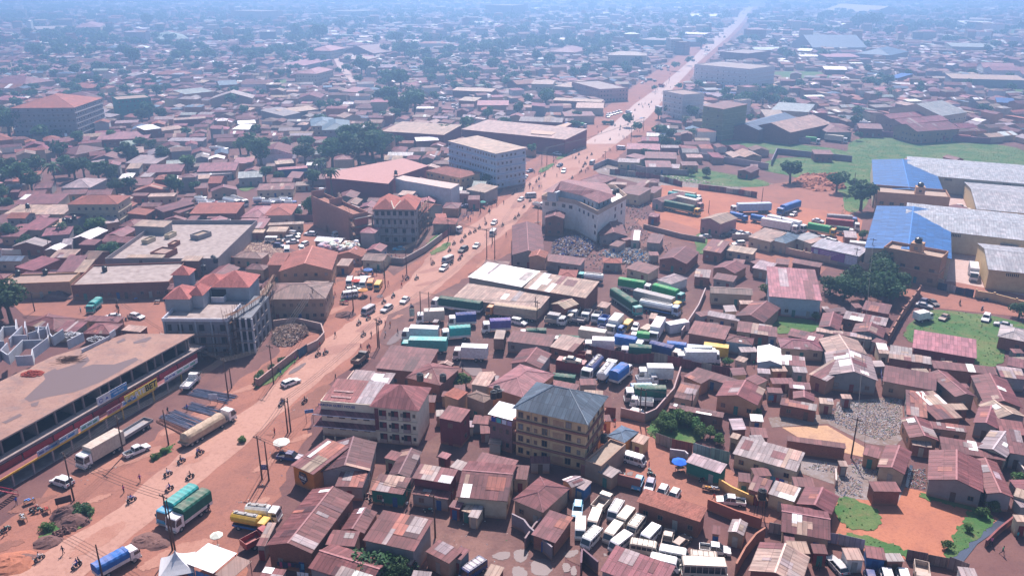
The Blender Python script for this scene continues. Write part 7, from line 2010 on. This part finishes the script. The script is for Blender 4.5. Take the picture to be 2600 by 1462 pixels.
tank(T(0,1),280,640,6.0,stand=True,label='black water tanks on a tall iron stand over tan roofs'); tank(T(1,1),1405,300,8.5,stand=True,s=.9,label='black water tank on a tower behind the pale sheds'); tank(T(2,3),2510,660,4.2,stand=True,label='black water tank on an ochre stand beside the white pickup')
def parasol(t,x,y,c,label,R=1.5):
    w_=P(*tp(t,x,y)); rt=thing('parasol','parasol','',w_.x,w_.y,0,label=label); m=MB()
    for i in range(8):
        a,b=i*math.pi/4,(i+1)*math.pi/4; m.face([(0,0,2.6),(R*math.cos(a),R*math.sin(a),2.05),(R*math.cos(b),R*math.sin(b),2.05)]); m.face([(R*math.cos(a),R*math.sin(a),2.05),(R*math.cos(a),R*math.sin(a),1.9),(R*math.cos(b),R*math.sin(b),1.9),(R*math.cos(b),R*math.sin(b),2.05)])
    m.build('canopy',[M['cloth']],rt,c); m=MB(); m.cyl((0,0,0),(0,0,2.6),.04,n=6); m.build('pole',[M['rim']],rt); m=MB(); m.cyl((0,0,0),(0,0,.12),.3,.25,8); m.build('base',[M['conc']],rt)
parasol(T(2,3),1675,390,(.03,.15,.65),'bright blue parasol over a stall in the courtyard'); parasol(T(1,3),265,190,(.75,.70,.62),'cream parasol beside the dark pickup at the roadside',1.7); parasol(T(1,1),1080,1400,(.7,.68,.7),'white parasol above the parked minibuses'); parasol(T(1,2),1080,80,(.55,.25,.08),'orange parasol by the roadside stalls'); parasol(T(0,3),2190,1140,(.7,.7,.6),'tattered yellow and white parasol above the white canopy',1.1); parasol(T(2,0),1300,1220,(.35,.4,.55),'bluish parasol on the far left pavement')
def stall(t,x,y,ang,c,label,w_=1.8):
    p=P(*tp(t,x,y)); rt=thing('market_stall','stall','wooden stall',p.x,p.y,ang,label=label); m=MB(); m.box(-w_/2,w_/2,-.5,.5,.75,.82,0,True); m.build('table_top',[M['wood']],rt)
    for a in ((-1,-1),(1,-1),(1,1),(-1,1)): m=MB(); m.box(a[0]*(w_/2-.1)-.04,a[0]*(w_/2-.1)+.04,a[1]*.4-.04,a[1]*.4+.04,0,.75); m.build('leg',[M['wood']],rt)
    q=random.Random(x); m=MB()
    for i in range(9): xx,yy=q.uniform(-w_/2+.1,w_/2-.3),q.uniform(-.4,.2); m.box(xx,xx+.25,yy,yy+.2,.82,.82+q.uniform(.08,.25))
    o=m.build('goods',[M['cloth']],rt,c); o['kind']='stuff'
stall(T(2,3),1690,390,.3,(.5,.35,.2),'small table stall under the blue parasol'); stall(T(2,3),1960,590,-.4,(.6,.3,.08),'bench with orange goods before the green walled shop'); stall(T(2,3),2035,600,-.3,(.5,.5,.55),'white crate stall beside the ochre wall'); stall(T(0,3),300,720,.8,(.15,.3,.7),'blue clothed stall by the foot of the red iron stair'); stall(T(1,2),900,160,.2,(.4,.03,.08),'crimson covered stall by the roadside'); stall(T(1,1),1860,730,.6,(.55,.3,.1),'tan goods stall beside the orange canopies')
qs=random.Random(3)
for i,(x,y) in enumerate([(870,770),(885,745),(900,735),(925,705),(945,690),(1300,455),(1315,445),(1290,480),(1345,600),(1355,585),(1330,625),(1365,570),(1140,590),(1160,575),(1230,530),(1420,385),(1440,370),(1110,590),(400,770),(345,765),(120,1300),(60,1320)]):
    stall(NAT,x,y,qs.uniform(0,3),qs.choice([(.5,.1,.08),(.1,.2,.5),(.55,.4,.1),(.4,.4,.42),(.1,.35,.2)]),None,qs.uniform(1.4,2.4)); THINGS[-1][1]=qs.choice(['wooden stall with small goods','low vending table with goods','roadside stall laid with wares'])
for i,(x,y,c_,n_) in enumerate([(905,728,(.5,.08,.06),'red'),(935,700,(.1,.2,.5),'blue'),(1305,462,(.6,.5,.1),'yellow'),(1350,592,(.5,.45,.42),'cream'),(1225,525,(.1,.3,.25),'green'),(1430,380,(.45,.4,.5),'lilac')]): parasol(NAT,x,y,c_,n_+' parasol over a stall on the road verge, %s'%['near the sacks','beyond the sacks','across from the hipped hall','by the peaked tent','by the orange canopies','on the upper road'][i],1.5)
# white canopy and tent at the bottom edge
r,W,loc,res=frame_on('market_canopy','canopy','bright white sheet canopy on posts at the bottom of the photograph',tp(T(0,3),1845,1310),tp(T(0,3),2140,1420),3.0)
Dp=loc(*tp(T(0,3),2350,1205),3.0)[1]; m=MB(); m.box(0,W,0,Dp,2.95,3.0,0,True); m.build('canopy_sheet',[M['paint']],r,(.86,.86,.88)); m=MB(); m.box(W+.05,W+3.2,.2,Dp-.2,2.6,2.66,0,True); m.build('side_canopy',[M['roof']],r,(.45,.32,.27))
for a in ((.2,.2),(W-.2,.2),(W-.2,Dp-.2),(.2,Dp-.2),(W+3,.4),(W+3,Dp-.4)): m=MB(); m.cyl((a[0],a[1],0),(a[0],a[1],2.95),.06,n=6); m.build('post',[M['wood']],r)
for i in range(3): m=MB(); m.box(.5+i*(W/3.2),.5+i*(W/3.2)+1.6,-.1,.05,.9,2.3); m.build('side_panel',[M['paint']],r,(.08,.25,.55))
def peaked(t,x,y,s,h,c,label):
    p=P(*tp(t,x,y)); rt=thing('peaked_tent','tent','',p.x,p.y,.3,label=label); m=MB(); n=6; rings=[]
    for i in range(n+1):
        f=i/n; k=s*(1-f)**1.6 if f<1 else .03; z=2.2+(h-2.2)*f; rings.append([(-k,-k,z),(k,-k,z),(k,k,z),(-k,k,z)])
    for a,b in zip(rings,rings[1:]):
        for j in range(4): m.face([a[j],a[(j+1)%4],b[(j+1)%4],b[j]])
    m.build('tent_roof',[M['cloth']],rt,c)
    for a in ((-1,-1),(1,-1),(1,1),(-1,1)): m=MB(); m.cyl((a[0]*s*.97,a[1]*s*.97,0),(a[0]*s*.97,a[1]*s*.97,2.2),.05,n=5); m.build('post',[M['rim']],rt)
peaked(T(0,3),1800,1450,2.6,5.0,(.66,.64,.66),'grey white peaked tent beside the bright canopy'); peaked(T(2,1),185,925,2.6,5,(.62,.48,.34),'tan peaked tent below the cream hall')
# sacks: bundled recycling heaped on the roof shelter and beside it
def sack_mesh(s):
    bm=bmesh.new(); bmesh.ops.create_icosphere(bm,subdivisions=2,radius=1); q=random.Random(s)
    for v in bm.verts: v.co*=1+q.uniform(-.13,.13); v.co.z*=.72
    for f in bm.faces: f.smooth=False
    me=D_.meshes.new('sack'); bm.to_mesh(me); bm.free(); me.materials.append(M['cloth']); return me
SK=[sack_mesh(i) for i in range(4)]; q=random.Random(8); SC=[('cream',(.75,.70,.66)),('pink',(.70,.40,.44)),('pale green',(.62,.70,.58)),('white',(.80,.78,.76)),('brown',(.55,.40,.32)),('lilac',(.66,.55,.60))]
def sacks(t,x0,x1,y0,y1,n,z,size,lab,gr,hz=0):
    for i in range(n):
        X,Y=q.uniform(x0,x1),q.uniform(y0,y1); p=P(*tp(t,X,Y),z); s=size*q.uniform(.7,1.2); cn,cc=q.choice(SC); sd='left part' if X<x0+(x1-x0)/3 else 'middle' if X<x0+(x1-x0)*2/3 else 'right part'; o=thing('sack','sack','',p.x,p.y,q.uniform(0,6),z+s*.5+hz*q.random(),label=f'{cn} {lab} ({sd} of the heap)'.replace('(','in the ').replace(')',''),group=gr,mesh=SK[i%4],color=jit(cc,.1,q)); o.scale=(s,s,s)
sacks(T(1,1),640,1020,1020,1090,70,2.6,.95,'sack on the green sided shelter,','sacks heaped on the shelter',1.6)
r,W,loc,res=frame_on('sack_shelter','shelter','low green sided shelter carrying the heap of sacks',tp(T(1,1),830,1110),tp(T(1,1),1040,1110),2.6); Dp=5
m=MB(); m.box(-12,W,0,Dp,2.45,2.6,0,True); m.build('deck',[M['wood']],r); m=MB(); m.box(-.5,W,-.1,0,.8,2.45); m.build('green_side_sheet',[M['paint']],r,(.02,.16,.13))
for i in range(6): m=MB(); m.cyl((-11.5+i*(W+11)/5,.2,0),(-11.5+i*(W+11)/5,.2,2.45),.08,n=5); m.build('post',[M['wood']],r)
sacks(T(1,1),1030,1190,1100,1150,22,0,.9,'sack on the ground by the shelter,','sacks heaped on the ground',1.4)
for i,(x,y,c,lb) in enumerate([(1270,1130,(.75,.72,.68),'cream bale standing behind the pale green bale'),(1245,1180,(.55,.62,.42),'pale green bale beside the roadside wall'),(1140,1200,(.72,.35,.50),'pink sack on the ground beside the pale green bale'),(1320,1190,(.66,.42,.48),'pinkish bale nearest to the roadside wall'),(1230,1215,(.8,.8,.8),'white flattened bale in front of the green bale'),(965,1205,(.75,.70,.78),'single lilac white sack beside the tan roof')]):
    p=P(*tp(T(1,1),x,y)); o=thing('bale','bale','',p.x,p.y,.3,.8,label=lb,mesh=SK[i%4],color=c); o.scale=(1.6,1.2,1.2)
# steel bar stacks in the roadside yard
for i,(x,y,n,a,lb) in enumerate([(1850,1330,26,-.55,'bundle of long grey steel bars, the widest of the roadside stacks'),(2080,1230,18,-.45,'bundle of steel bars close to the loaded lorry'),(2130,1080,20,-.35,'flat stack of dark steel bars behind the white notice'),(1760,1400,10,-.6,'short stack of rusty pipes at the near end of the steel yard')]):
    p=P(*tp(T(0,2),x,y)); rt=thing('steel_bars','steel bars','',p.x,p.y,a,label=lb); qq2=random.Random(i)
    for k in range(n): m=MB(); yy=(k-n/2)*.16+qq2.uniform(-.08,.08); L=qq2.uniform(4.5,6); m.cyl((-L,yy,.12+(k%2)*.1),(L,yy+qq2.uniform(-.5,.5),.14+(k%2)*.1),.07,n=5,caps=False); m.build('steel_bar',[M['matte']],rt,(.14,.17,.26) if i<3 else (.22,.10,.08))
def board(t,x,y,w_,h,c,txt,tc,label,ang=0,zb=1.2):
    p=P(*tp(t,x,y)); rt=thing('notice_board','sign','',p.x,p.y,ang,label=label); o=bar('board_panel',rt,-w_/2,w_/2,-.04,.04,zb,zb+h,'paint',c)
    for s in (-.4,.4): m=MB(); m.cyl((w_*s,.08,0),(w_*s,.08,zb+h),.05,n=5); m.build('post',[M['wood']],rt)
    for i,l in enumerate(txt): text(l,h*.26,o,(0,-.06,zb+h*(.72-.3*i)),0,tc)
board(T(0,2),2150,1160,2.0,1.3,(.6,.6,.66),[],(0,0,0),'white notice board behind the loaded lorry'); board(T(1,3),95,480,1.5,1.1,(.04,.06,.22),['ESSEX','TEXT  MC'],(.6,.65,.8),'small blue sign board between the two roadside poles',0,2.2); board(T(0,3),650,745,2.6,1.4,(.10,.06,.06),[],(0,0,0),'back of a dark leaning board beside the roadside bushes',.5,.6); board(T(1,2),1570,300,1.4,2.2,(.35,.45,.40),[],(0,0,0),'tall green and white poster board at the lorry park corner',.2,.6); board(T(1,2),545,1355,1.8,.8,(.10,.25,.6),['ESTORE'],(.7,.75,.85),'small blue sign on the pink roadside kiosk',.3,2.5)
# washing lines
def washing(t,x0,y0,x1,y1,n,label,cols):
    a,b=P(*tp(t,x0,y0),1.9),P(*tp(t,x1,y1),1.9); rt=thing('washing_line','washing','',a.x,a.y,math.atan2((b-a).y,(b-a).x),label=label); L=(b-a).length; q=random.Random(x0)
    for x in (0,L): m=MB(); m.cyl((x,0,0),(x,0,2.0),.04,n=5); m.build('post',[M['wood']],rt)
    m=MB(); m.cyl((0,0,1.9),(L,0,1.9),.012,n=4); m.build('line',[M['wire']],rt); x=.15
    while x<L-.5: w_=q.uniform(.35,.9); h=q.uniform(.6,1.3); m=MB(); m.box(x,x+w_,-.015,.015,1.9-h,1.9,0,True); m.build('garment',[M['cloth']],rt,q.choice(cols)); x+=w_+.08
CW=[(.75,.75,.8),(.05,.10,.45),(.4,.05,.15),(.1,.3,.5),(.7,.6,.5),(.03,.03,.08)]
washing(T(3,3),0,430,250,510,9,'long line of blue and white washing below the grey roof',CW); washing(T(1,3),200,1300,510,1330,7,'washing hung in front of the long rust gable',CW); washing(T(1,3),400,1400,540,1420,3,'white sheets drying in the lower alley',[(.8,.8,.85)]); washing(T(2,3),2420,430,2600,520,6,'white and blue washing behind the ochre wall',CW); washing(T(2,3),740,290,900,330,3,'white sheets drying on the terrace annex rail',[(.78,.78,.82)]); washing(T(0,1),490,1260,640,1255,3,'white sheets between two left hand roofs',[(.78,.78,.82)]); washing(T(3,2),0,1080,190,1060,8,'colourful washing among the small red sheds',CW); washing(T(3,2),1130,720,1150,900,3,'dark clothes hung in a narrow gap between roofs',CW); washing(T(0,1),1660,890,1870,900,7,'washing drying on the concrete roof deck',CW)
# ---------------------------------------------------------------- the rest of the town: free plots filled with houses, then the far quarters as one mass
CELL=2.0; X0,X1,Y0,Y1=-700,700,95,1150; NX,NY=int((X1-X0)/CELL),int((Y1-Y0)/CELL); OCC=np.zeros((NX,NY),bool)
def raster(poly):
    p=np.array(poly); x0,x1=int((p[:,0].min()-X0)/CELL),int((p[:,0].max()-X0)/CELL)+1; y0,y1=int((p[:,1].min()-Y0)/CELL),int((p[:,1].max()-Y0)/CELL)+1
    x0,y0=max(0,x0),max(0,y0); x1,y1=min(NX,x1),min(NY,y1)
    if x1<=x0 or y1<=y0: return None
    gx,gy=np.meshgrid(X0+(np.arange(x0,x1)+.5)*CELL,Y0+(np.arange(y0,y1)+.5)*CELL,indexing='ij'); ins=np.zeros(gx.shape,bool); j=len(p)-1
    for i in range(len(p)):
        a,b=p[i],p[j]; c=((a[1]>gy)!=(b[1]>gy))&(gx<(b[0]-a[0])*(gy-a[1])/(b[1]-a[1]+1e-12)+a[0]); ins^=c; j=i
    return slice(x0,x1),slice(y0,y1),ins
for pl in RES:
    r_=raster(pl)
    if r_: OCC[r_[0],r_[1]]|=r_[2]
for rt,d,l,x,y,z in THINGS:
    if rt.get('category') in('lorry','bus','minibus','car','pickup','container'):
        i,j=int((x-X0)/CELL),int((y-Y0)/CELL)
        if 0<=i<NX and 0<=j<NY: OCC[max(0,i-2):i+3,max(0,j-2):j+3]=True
RL=[P(*p) for p in ROAD_L if p[1]<700]; RR=[P(*p) for p in ROAD_R if p[1]<700]
def district(x,y):
    s=math.sin(x*.011+1.7)*math.cos(y*.0083)+.5*math.sin(y*.021+x*.006); return .12+.35*s
q=random.Random(77); placed=[]; tries=0
def free(cx,cy_,w,d,ang,mark=True):
    c,s=math.cos(ang),math.sin(ang); pl=[(cx+c*a-s*b,cy_+s*a+c*b) for a,b in ((-w/2,-d/2),(w/2,-d/2),(w/2,d/2),(-w/2,d/2))]; r_=raster(pl)
    if not r_: return False
    if (OCC[r_[0],r_[1]]&r_[2]).any(): return False
    if mark: OCC[r_[0],r_[1]]|=r_[2]
    return True
NEARF=0; far=[]
for k in range(60000):
    y=95+(1055)*q.random()**.85; hw=y*.66+20; x=q.uniform(-hw,hw)
    if x<-700 or x>700: continue
    px,py=pix(x,y,0)
    if py>770: continue
    big=q.random()<.10 and y>350; w=q.uniform(7,15) if not big else q.uniform(16,34); d=q.uniform(5.5,9.5) if not big else q.uniform(10,18)
    if y<330: w*=.8; d*=.85
    ang=district(x,y)+(math.pi/2 if q.random()<.42 else 0)+q.uniform(-.06,.06)
    if not free(x,y,w+1.0,d+1.0,ang): continue
    rc=q.choices(['r','n','p','m','h','t','k','w','s','g'],[36,11,11,14,12,8,6,3.5,2,2])[0]; h=2.9+q.random()*.8+(3.2 if q.random()<.10 else 0)+(2 if big else 0); ty=q.choices(['g','G','h','s'],[40,18,22,20])[0]
    far.append((x,y,w,d,ang,h,ty,rc,py))
near_sheds=[]
for k in range(2500):
    px,py=(q.uniform(1640,2600),q.uniform(790,1440)) if k%3 else (q.uniform(1060,1640),q.uniform(960,1210)); c_=P(px,py)
    w,d=q.uniform(2.2,5.5),q.uniform(2,3.6); ang=q.choice([.0,-.12,.1,1.5])+q.uniform(-.05,.05)
    if free(c_.x,c_.y,w+.6,d+.6,ang): near_sheds.append((c_.x,c_.y,w,d,ang,q.uniform(2.1,2.8),'s',q.choice('rrrdnp'),py))
    if len(near_sheds)>48: break
far.sort(key=lambda a:-a[8]*1.0)
near_n=max(0,300-len([t for t in THINGS if t[0].get('category')=='house']))
ind=near_sheds+[f for f in far if f[8]>240][:near_n]; rest=[f for f in far if f not in ind]
for i,(x,y,w,d,ang,h,ty,rc,py) in enumerate(ind):
    c,s=math.cos(ang),math.sin(ang); u=Vector((c,s)); v=Vector((-s,c)); C=Vector((x,y))
    if v.dot(C)<0: u,v=-u,-v
    A=C-u*w/2-v*d/2; make_house(A,A+u*w,d,h,ty,rc,seed=5000+i,wins=py>420,name='house',cat='house')
# beyond the map: thinner building out to the edge of sight
for k in range(7500):
    y=1120+1900*q.random()**1.15; hw=y*.68; x=q.uniform(-hw,hw)
    # keep the main road open
    w=q.uniform(9,24); d=q.uniform(7,14); rc=q.choices(['r','n','p','m','h','t','k','w','s','g'],[26,14,12,12,10,9,7,5,3,3])[0]; 
    a=P(1904,30); b=P(1850,93); t=(y-b.y)/(a.y-b.y); rx=b.x+(a.x-b.x)*t
    if abs(x-rx)<22: continue
    rest.append((x,y,w,d,district(x*.6,y*.6)+(math.pi/2 if q.random()<.4 else 0),3.2+q.random()*3+(q.uniform(6,12) if q.random()<.06 else 0),q.choice('gGhs'),rc,0))
V=[];Fr=[];Cr=[];UV=[];FW=[];CW2=[]; vb=0
VW=[];nw=0
for (x,y,w,d,ang,h,ty,rc,py) in rest:
    c,s=math.cos(ang),math.sin(ang)
    if ty=='G': ty='g'
    rise=.16*d*(1.0 if ty!='s' else .5)
    def Wd(a,b,z): return (x+c*a-s*b,y+s*a+c*b,z)
    o=.3; W2,D2=w/2,d/2; base=jit(PAL[rc],.16,q); wc=jit(WPAL[q.choice(['br','gy','cr','tn','wh','cr','tp'])],.15,q)
    n=len(VW); VW+=[Wd(a,b,z) for z in (0,h) for a,b in ((-W2+o,-D2+o),(W2-o,-D2+o),(W2-o,D2-o),(-W2+o,D2-o))]
    FW+=[(n,n+1,n+5,n+4),(n+1,n+2,n+6,n+5),(n+2,n+3,n+7,n+6),(n+3,n,n+4,n+7)]; CW2+=[wc]*4
    # window band as real dark openings on tall ones
    n=len(V); e=[Wd(-W2,-D2,h),Wd(W2,-D2,h),Wd(W2,D2,h),Wd(-W2,D2,h)]
    if ty=='s':
        V+= [e[0],e[1],Wd(W2,D2,h+rise),Wd(-W2,D2,h+rise)]; Fr.append((n,n+1,n+2,n+3)); UV+=[(0,0),(w,0),(w,d),(0,d)]; Cr+=[base]
    else:
        k=0 if ty=='g' else min(D2,W2*.9); V+=e+[Wd(-W2+k,0,h+rise),Wd(W2-k,0,h+rise)]; Fr+=[(n,n+1,n+5,n+4),(n+2,n+3,n+4,n+5),(n+1,n+2,n+5),(n+3,n,n+4)]
        UV+=[(0,0),(w,0),(w-k,D2),(k,D2)]+[(0,0),(w,0),(w-k,D2),(k,D2)]+[(0,0),(d,0),(D2,D2)]*2; Cr+=[base,base,base if ty=='h' else wc,base if ty=='h' else wc]
    if q.random()<.25:
        k2=q.uniform(-.4,.2)*w; n=len(V); z=.07; zz=h+z; 
        if ty=='s': V+=[Wd(k2,-D2,zz),Wd(k2+w*.2,-D2,zz),Wd(k2+w*.2,D2,zz+rise),Wd(k2,D2,zz+rise)]
        else: V+=[Wd(k2,-D2,zz),Wd(k2+w*.16,-D2,zz),Wd(k2+w*.16,-D2*.1,zz+rise*.9),Wd(k2,-D2*.1,zz+rise*.9)]
        Fr.append((n,n+1,n+2,n+3)); UV+=[(0,0),(2,0),(2,4),(0,4)]; Cr.append(jit(PAL[q.choice('pnw')],.1,q))
def massmesh(name,V,F,C,mat,uv=None,label=None):
    me=D_.meshes.new(name); me.from_pydata(V,[],F); me.materials.append(M[mat]); at=me.color_attributes.new('col','FLOAT_COLOR','FACE' if False else 'CORNER'); cnt=[len(f) for f in F]; at.data.foreach_set('color',np.repeat(np.array([(*c,1) for c in C],'f'),cnt,axis=0).ravel())
    l=me.uv_layers.new(name='UVMap'); 
    if uv: l.data.foreach_set('uv',np.array(uv,'f').ravel())
    return me
n=len(VW); 
rt=D_.objects.new('distant_houses',massmesh('distant_roofs',V,Fr,Cr,'farroof',UV)); col.objects.link(rt); rt['kind']='stuff'; rt['category']='houses'; rt['label']='mass of small iron roofed houses receding into blue haze'
wl=D_.objects.new('wall',massmesh('distant_walls',VW,FW,CW2,'farwall')); col.objects.link(wl); wl.parent=rt; wl['kind']='stuff'
# trees between them: a few hundred things, the rest a wood
FT=[]; ccl=[]
for k in range(1500):
    y=260+2900*q.random()**1.3; hw=y*.68; x=q.uniform(-hw,hw); px,py=pix(x,y,0)
    if py>520: continue
    dens=(.95 if y>650 else .5) if px<1300 else (.7 if y>1000 else .22)
    if px>1950 and y<1300: dens=.12
    if q.random()>dens: continue
    n=q.choice([1,1,2,3,4,6,9,12]) if y>600 else q.choice([1,1,2,3,5])
    for i in range(n):
        tx,ty=x+q.gauss(0,3+n*2.0),y+q.gauss(0,3+n*1.6)
        if ty<1140:
            i_,j_=int((tx-X0)/CELL),int((ty-Y0)/CELL)
            if 0<=i_<NX and 0<=j_<NY and OCC[i_,j_] and q.random()<.85: continue
        a=P(1904,30); b=P(1850,93); t=(ty-b.y)/(a.y-b.y); rx=b.x+(a.x-b.x)*t
        if ty>1100 and abs(tx-rx)<26: continue
        FT.append((tx,ty,q.uniform(3,6) if ty<900 else q.uniform(4.5,9)))
FT.sort(key=lambda t:t[1]); nt_=max(0,290-NT[0])
for x,y,R in FT[:nt_]: tree(x,y,R,R*2.0,far=True,kind=q.choice('tttl'))
WV=[];WC=0
base_=[np.array([v.co[:] for v in m_.vertices]) for m_ in [crown_mesh('crown_small',60+i,110,6,.2) for i in range(3)]]
blocks=[]
for x,y,R in FT[nt_:]:
    b_=base_[q.randrange(3)]; a=q.uniform(0,6.28); ca,sa=math.cos(a),math.sin(a); p=b_*R; p=np.stack([p[:,0]*ca-p[:,1]*sa+x,p[:,0]*sa+p[:,1]*ca+y,p[:,2]*.85+R*1.15],1); blocks.append(p)
if blocks:
    vv=np.concatenate(blocks); me=D_.meshes.new('distant_woodland'); nf=len(vv)//4
    me.vertices.add(len(vv)); me.vertices.foreach_set('co',vv.astype('f').ravel()); me.loops.add(len(vv)); me.loops.foreach_set('vertex_index',np.arange(len(vv),dtype='i')); me.polygons.add(nf); me.polygons.foreach_set('loop_start',np.arange(0,len(vv),4,dtype='i')); me.polygons.foreach_set('loop_total',np.full(nf,4,dtype='i')); me.update(calc_edges=True); me.materials.append(M['leaf'])
    o=D_.objects.new('distant_woodland',me); col.objects.link(o); o['kind']='stuff'; o['label']='trees scattered through the far quarters, blue with haze'
# ---------------------------------------------------------------- haze
hb=MB(); hb.box(-3700,3700,-300,5800,-1,96,0,True); m,t,b=newmat('haze_air'); t.nodes.remove(b); pv=N(t,'VolumePrincipled'); pv.inputs['Color'].default_value=(*HAZE_COLOR,1); pv.inputs['Density'].default_value=HAZE_DENSITY; pv.inputs['Anisotropy'].default_value=.64
t.links.new(pv.outputs[0],t.nodes['Material Output'].inputs['Volume']); o=hb.build('haze',[m]); o['kind']='stuff'; o['label']='thin blue haze over the town'
# ---------------------------------------------------------------- labels: each says which one by look and by what it stands beside
LM=[(1500,545,'cream hall'),(1000,590,'unfinished red tiled house'),(910,590,'brick shell'),(520,860,'grey unfinished house'),(250,980,'puddled roof slab'),(120,860,'block room walls'),(880,1070,'guest house'),(1400,1110,'yellow apartment block'),(1650,1400,'muddy van yard'),(1760,1230,'courtyard stalls'),(1250,730,'white market roof'),(1350,800,'lorry park'),(1600,830,'crowded truck rows'),(1500,980,'blue tanker bay'),(1590,650,'scrap heaps'),(1440,640,'plastic heap'),(1950,540,'red soil lorry yard'),(2310,590,'blue roofed warehouses'),(2560,600,'yellow storage hall'),(2020,770,'pink roofed house'),(2200,760,'big garden trees'),(2450,860,'grass car yard'),(2200,1060,'littered waste ground'),(2230,1310,'grass and red field'),(2480,1380,'drain stream'),(1900,1090,'brick latrines'),(2500,1000,'ridged house rows'),(820,1190,'orange bar'),(800,1330,'long rust gable'),(1000,1340,'white striped store roof'),(1200,1320,'muddy alley'),(640,1320,'yellow tanker'),(470,1290,'twin covered lorries'),(310,1420,'blue covered lorry'),(170,1340,'broken earth bank'),(100,1240,'red iron stair'),(540,1080,'steel bar yard'),(760,900,'rubble compound'),(730,760,'brown hipped shops'),(820,660,'sack heap'),(660,660,'brick drying yard'),(450,640,'concrete roof deck'),(220,560,'three storey cream house'),(100,730,'flat roofed shops'),(330,790,'back lane'),(740,500,'tanker car yard'),(950,420,'dense big trees'),(1010,470,'maroon warehouse'),(1140,440,'red hipped hall'),(1210,400,'five storey block'),(1150,330,'long brown works'),(1400,350,'maroon corner works'),(840,320,'slate hipped house'),(470,440,'left middle roofs'),(130,450,'palm grove'),(620,440,'maroon row houses'),(110,300,'tiled scaffold block'),(330,260,'green balcony block'),(620,320,'bright white canopies'),(1720,280,'white framed block'),(1810,300,'olive block'),(1870,200,'grey commercial block'),(1590,170,'school block'),(1650,90,'dark green block'),(1000,270,'middle tree belt'),(780,190,'cream villa'),(860,160,'diagonal side street'),(700,60,'pale far tower'),(220,80,'hazy hospital block'),(1100,100,'far central trees'),(1300,110,'hazy middle quarter'),(1330,280,'roadside shops'),(1560,230,'pink block'),(2000,330,'grey gabled depot'),(2330,310,'maroon skylight halls'),(2150,250,'right middle roofs'),(2200,420,'green field'),(1750,420,'ruined depot walls'),(1700,500,'container row'),(2080,600,'banner workshop'),(2550,170,'white arched halls'),(2200,100,'dark tree clump'),(2450,60,'far right sheds'),(2090,140,'sawtooth sheds'),(1850,60,'far end of the road'),(1980,80,'far road market'),(450,150,'hazy left quarter'),(60,180,'left edge haze'),(1480,60,'far middle haze'),(1050,30,'top edge haze'),(400,50,'upper left trees'),(2400,220,'right side lots'),(1250,500,'roadside verge'),(1180,560,'road by the sheds'),(1080,690,'road by the sacks'),(960,790,'road bend'),(850,900,'road by the rubble'),(700,1000,'open road'),(600,1140,'road by the steel yard'),(450,1220,'lower road'),(200,1400,'bottom of the road'),(1480,400,'upper road'),(1570,330,'road at the works'),(1850,640,'orange lane'),(1900,720,'small shed yards'),(1920,850,'blue fronted shed row'),(1880,960,'right edge of truck rows'),(1960,1180,'washing line house'),(2100,1420,'roadside latrines'),(2380,1200,'big rust gable'),(1440,1270,'blue walled kiosk'),(1330,1230,'tan hipped house'),(1150,1200,'maroon shop front')]
LMW=[(P(x,y),n) for x,y,n in LM]
def place(x,y):
    p=Vector((x,y)); s=max(1.0,p.length/120); L,nm=min(LMW,key=lambda a:(a[0]-p).length); d=p-L; n=d.length
    if n<7*s: return 'close beside the '+nm
    if abs(d.y)>abs(d.x)*1.1: return ('behind the ' if d.y>0 else 'in front of the ')+nm
    return ('right of the ' if d.x>0 else 'left of the ')+nm
ORD=['leftmost','second from left','third from left','fourth from left','fifth from left','sixth from left','seventh from left','eighth from left','ninth from left','tenth from left']+['number %d from left'%i for i in range(11,60)]
bpy.context.view_layer.update()
used={}; todo={}
for rec in THINGS:
    o,d,l,x,y,z=rec
    if l: o['label']=' '.join(l.split()[:16]); used[o['label']]=1; continue
    todo.setdefault(f"{d} {place(x,y)}",[]).append(rec)
for k,L in todo.items():
    if len(L)==1 and k not in used: L[0][0]['label']=' '.join(k.split()[:16]); continue
    L.sort(key=lambda r_:pix(r_[3],r_[4])[0])
    for i,r_ in enumerate(L):
        w_=ORD[i] if i<len(L)-1 or len(L)<2 else 'rightmost'
        kk=k.split(); r_[0]['label']=' '.join(kk[:13])+', '+w_
        if not r_[0].get('group'): r_[0]['group']='alike '+k.split(' with')[0].split(' close')[0].split(' behind')[0].split(' in front')[0].split(' left')[0].split(' right')[0]
for o in list(BP.children): D_.objects.remove(o)
D_.objects.remove(BP)
print('HOUSES',len(HOUSES),'THINGS',len(THINGS),'TREES',NT[0],'REST',len(rest),'WOOD',len(blocks),'OBJ',len(sc.objects),'POLYS',sum(len(m_.polygons) for m_ in D_.meshes))
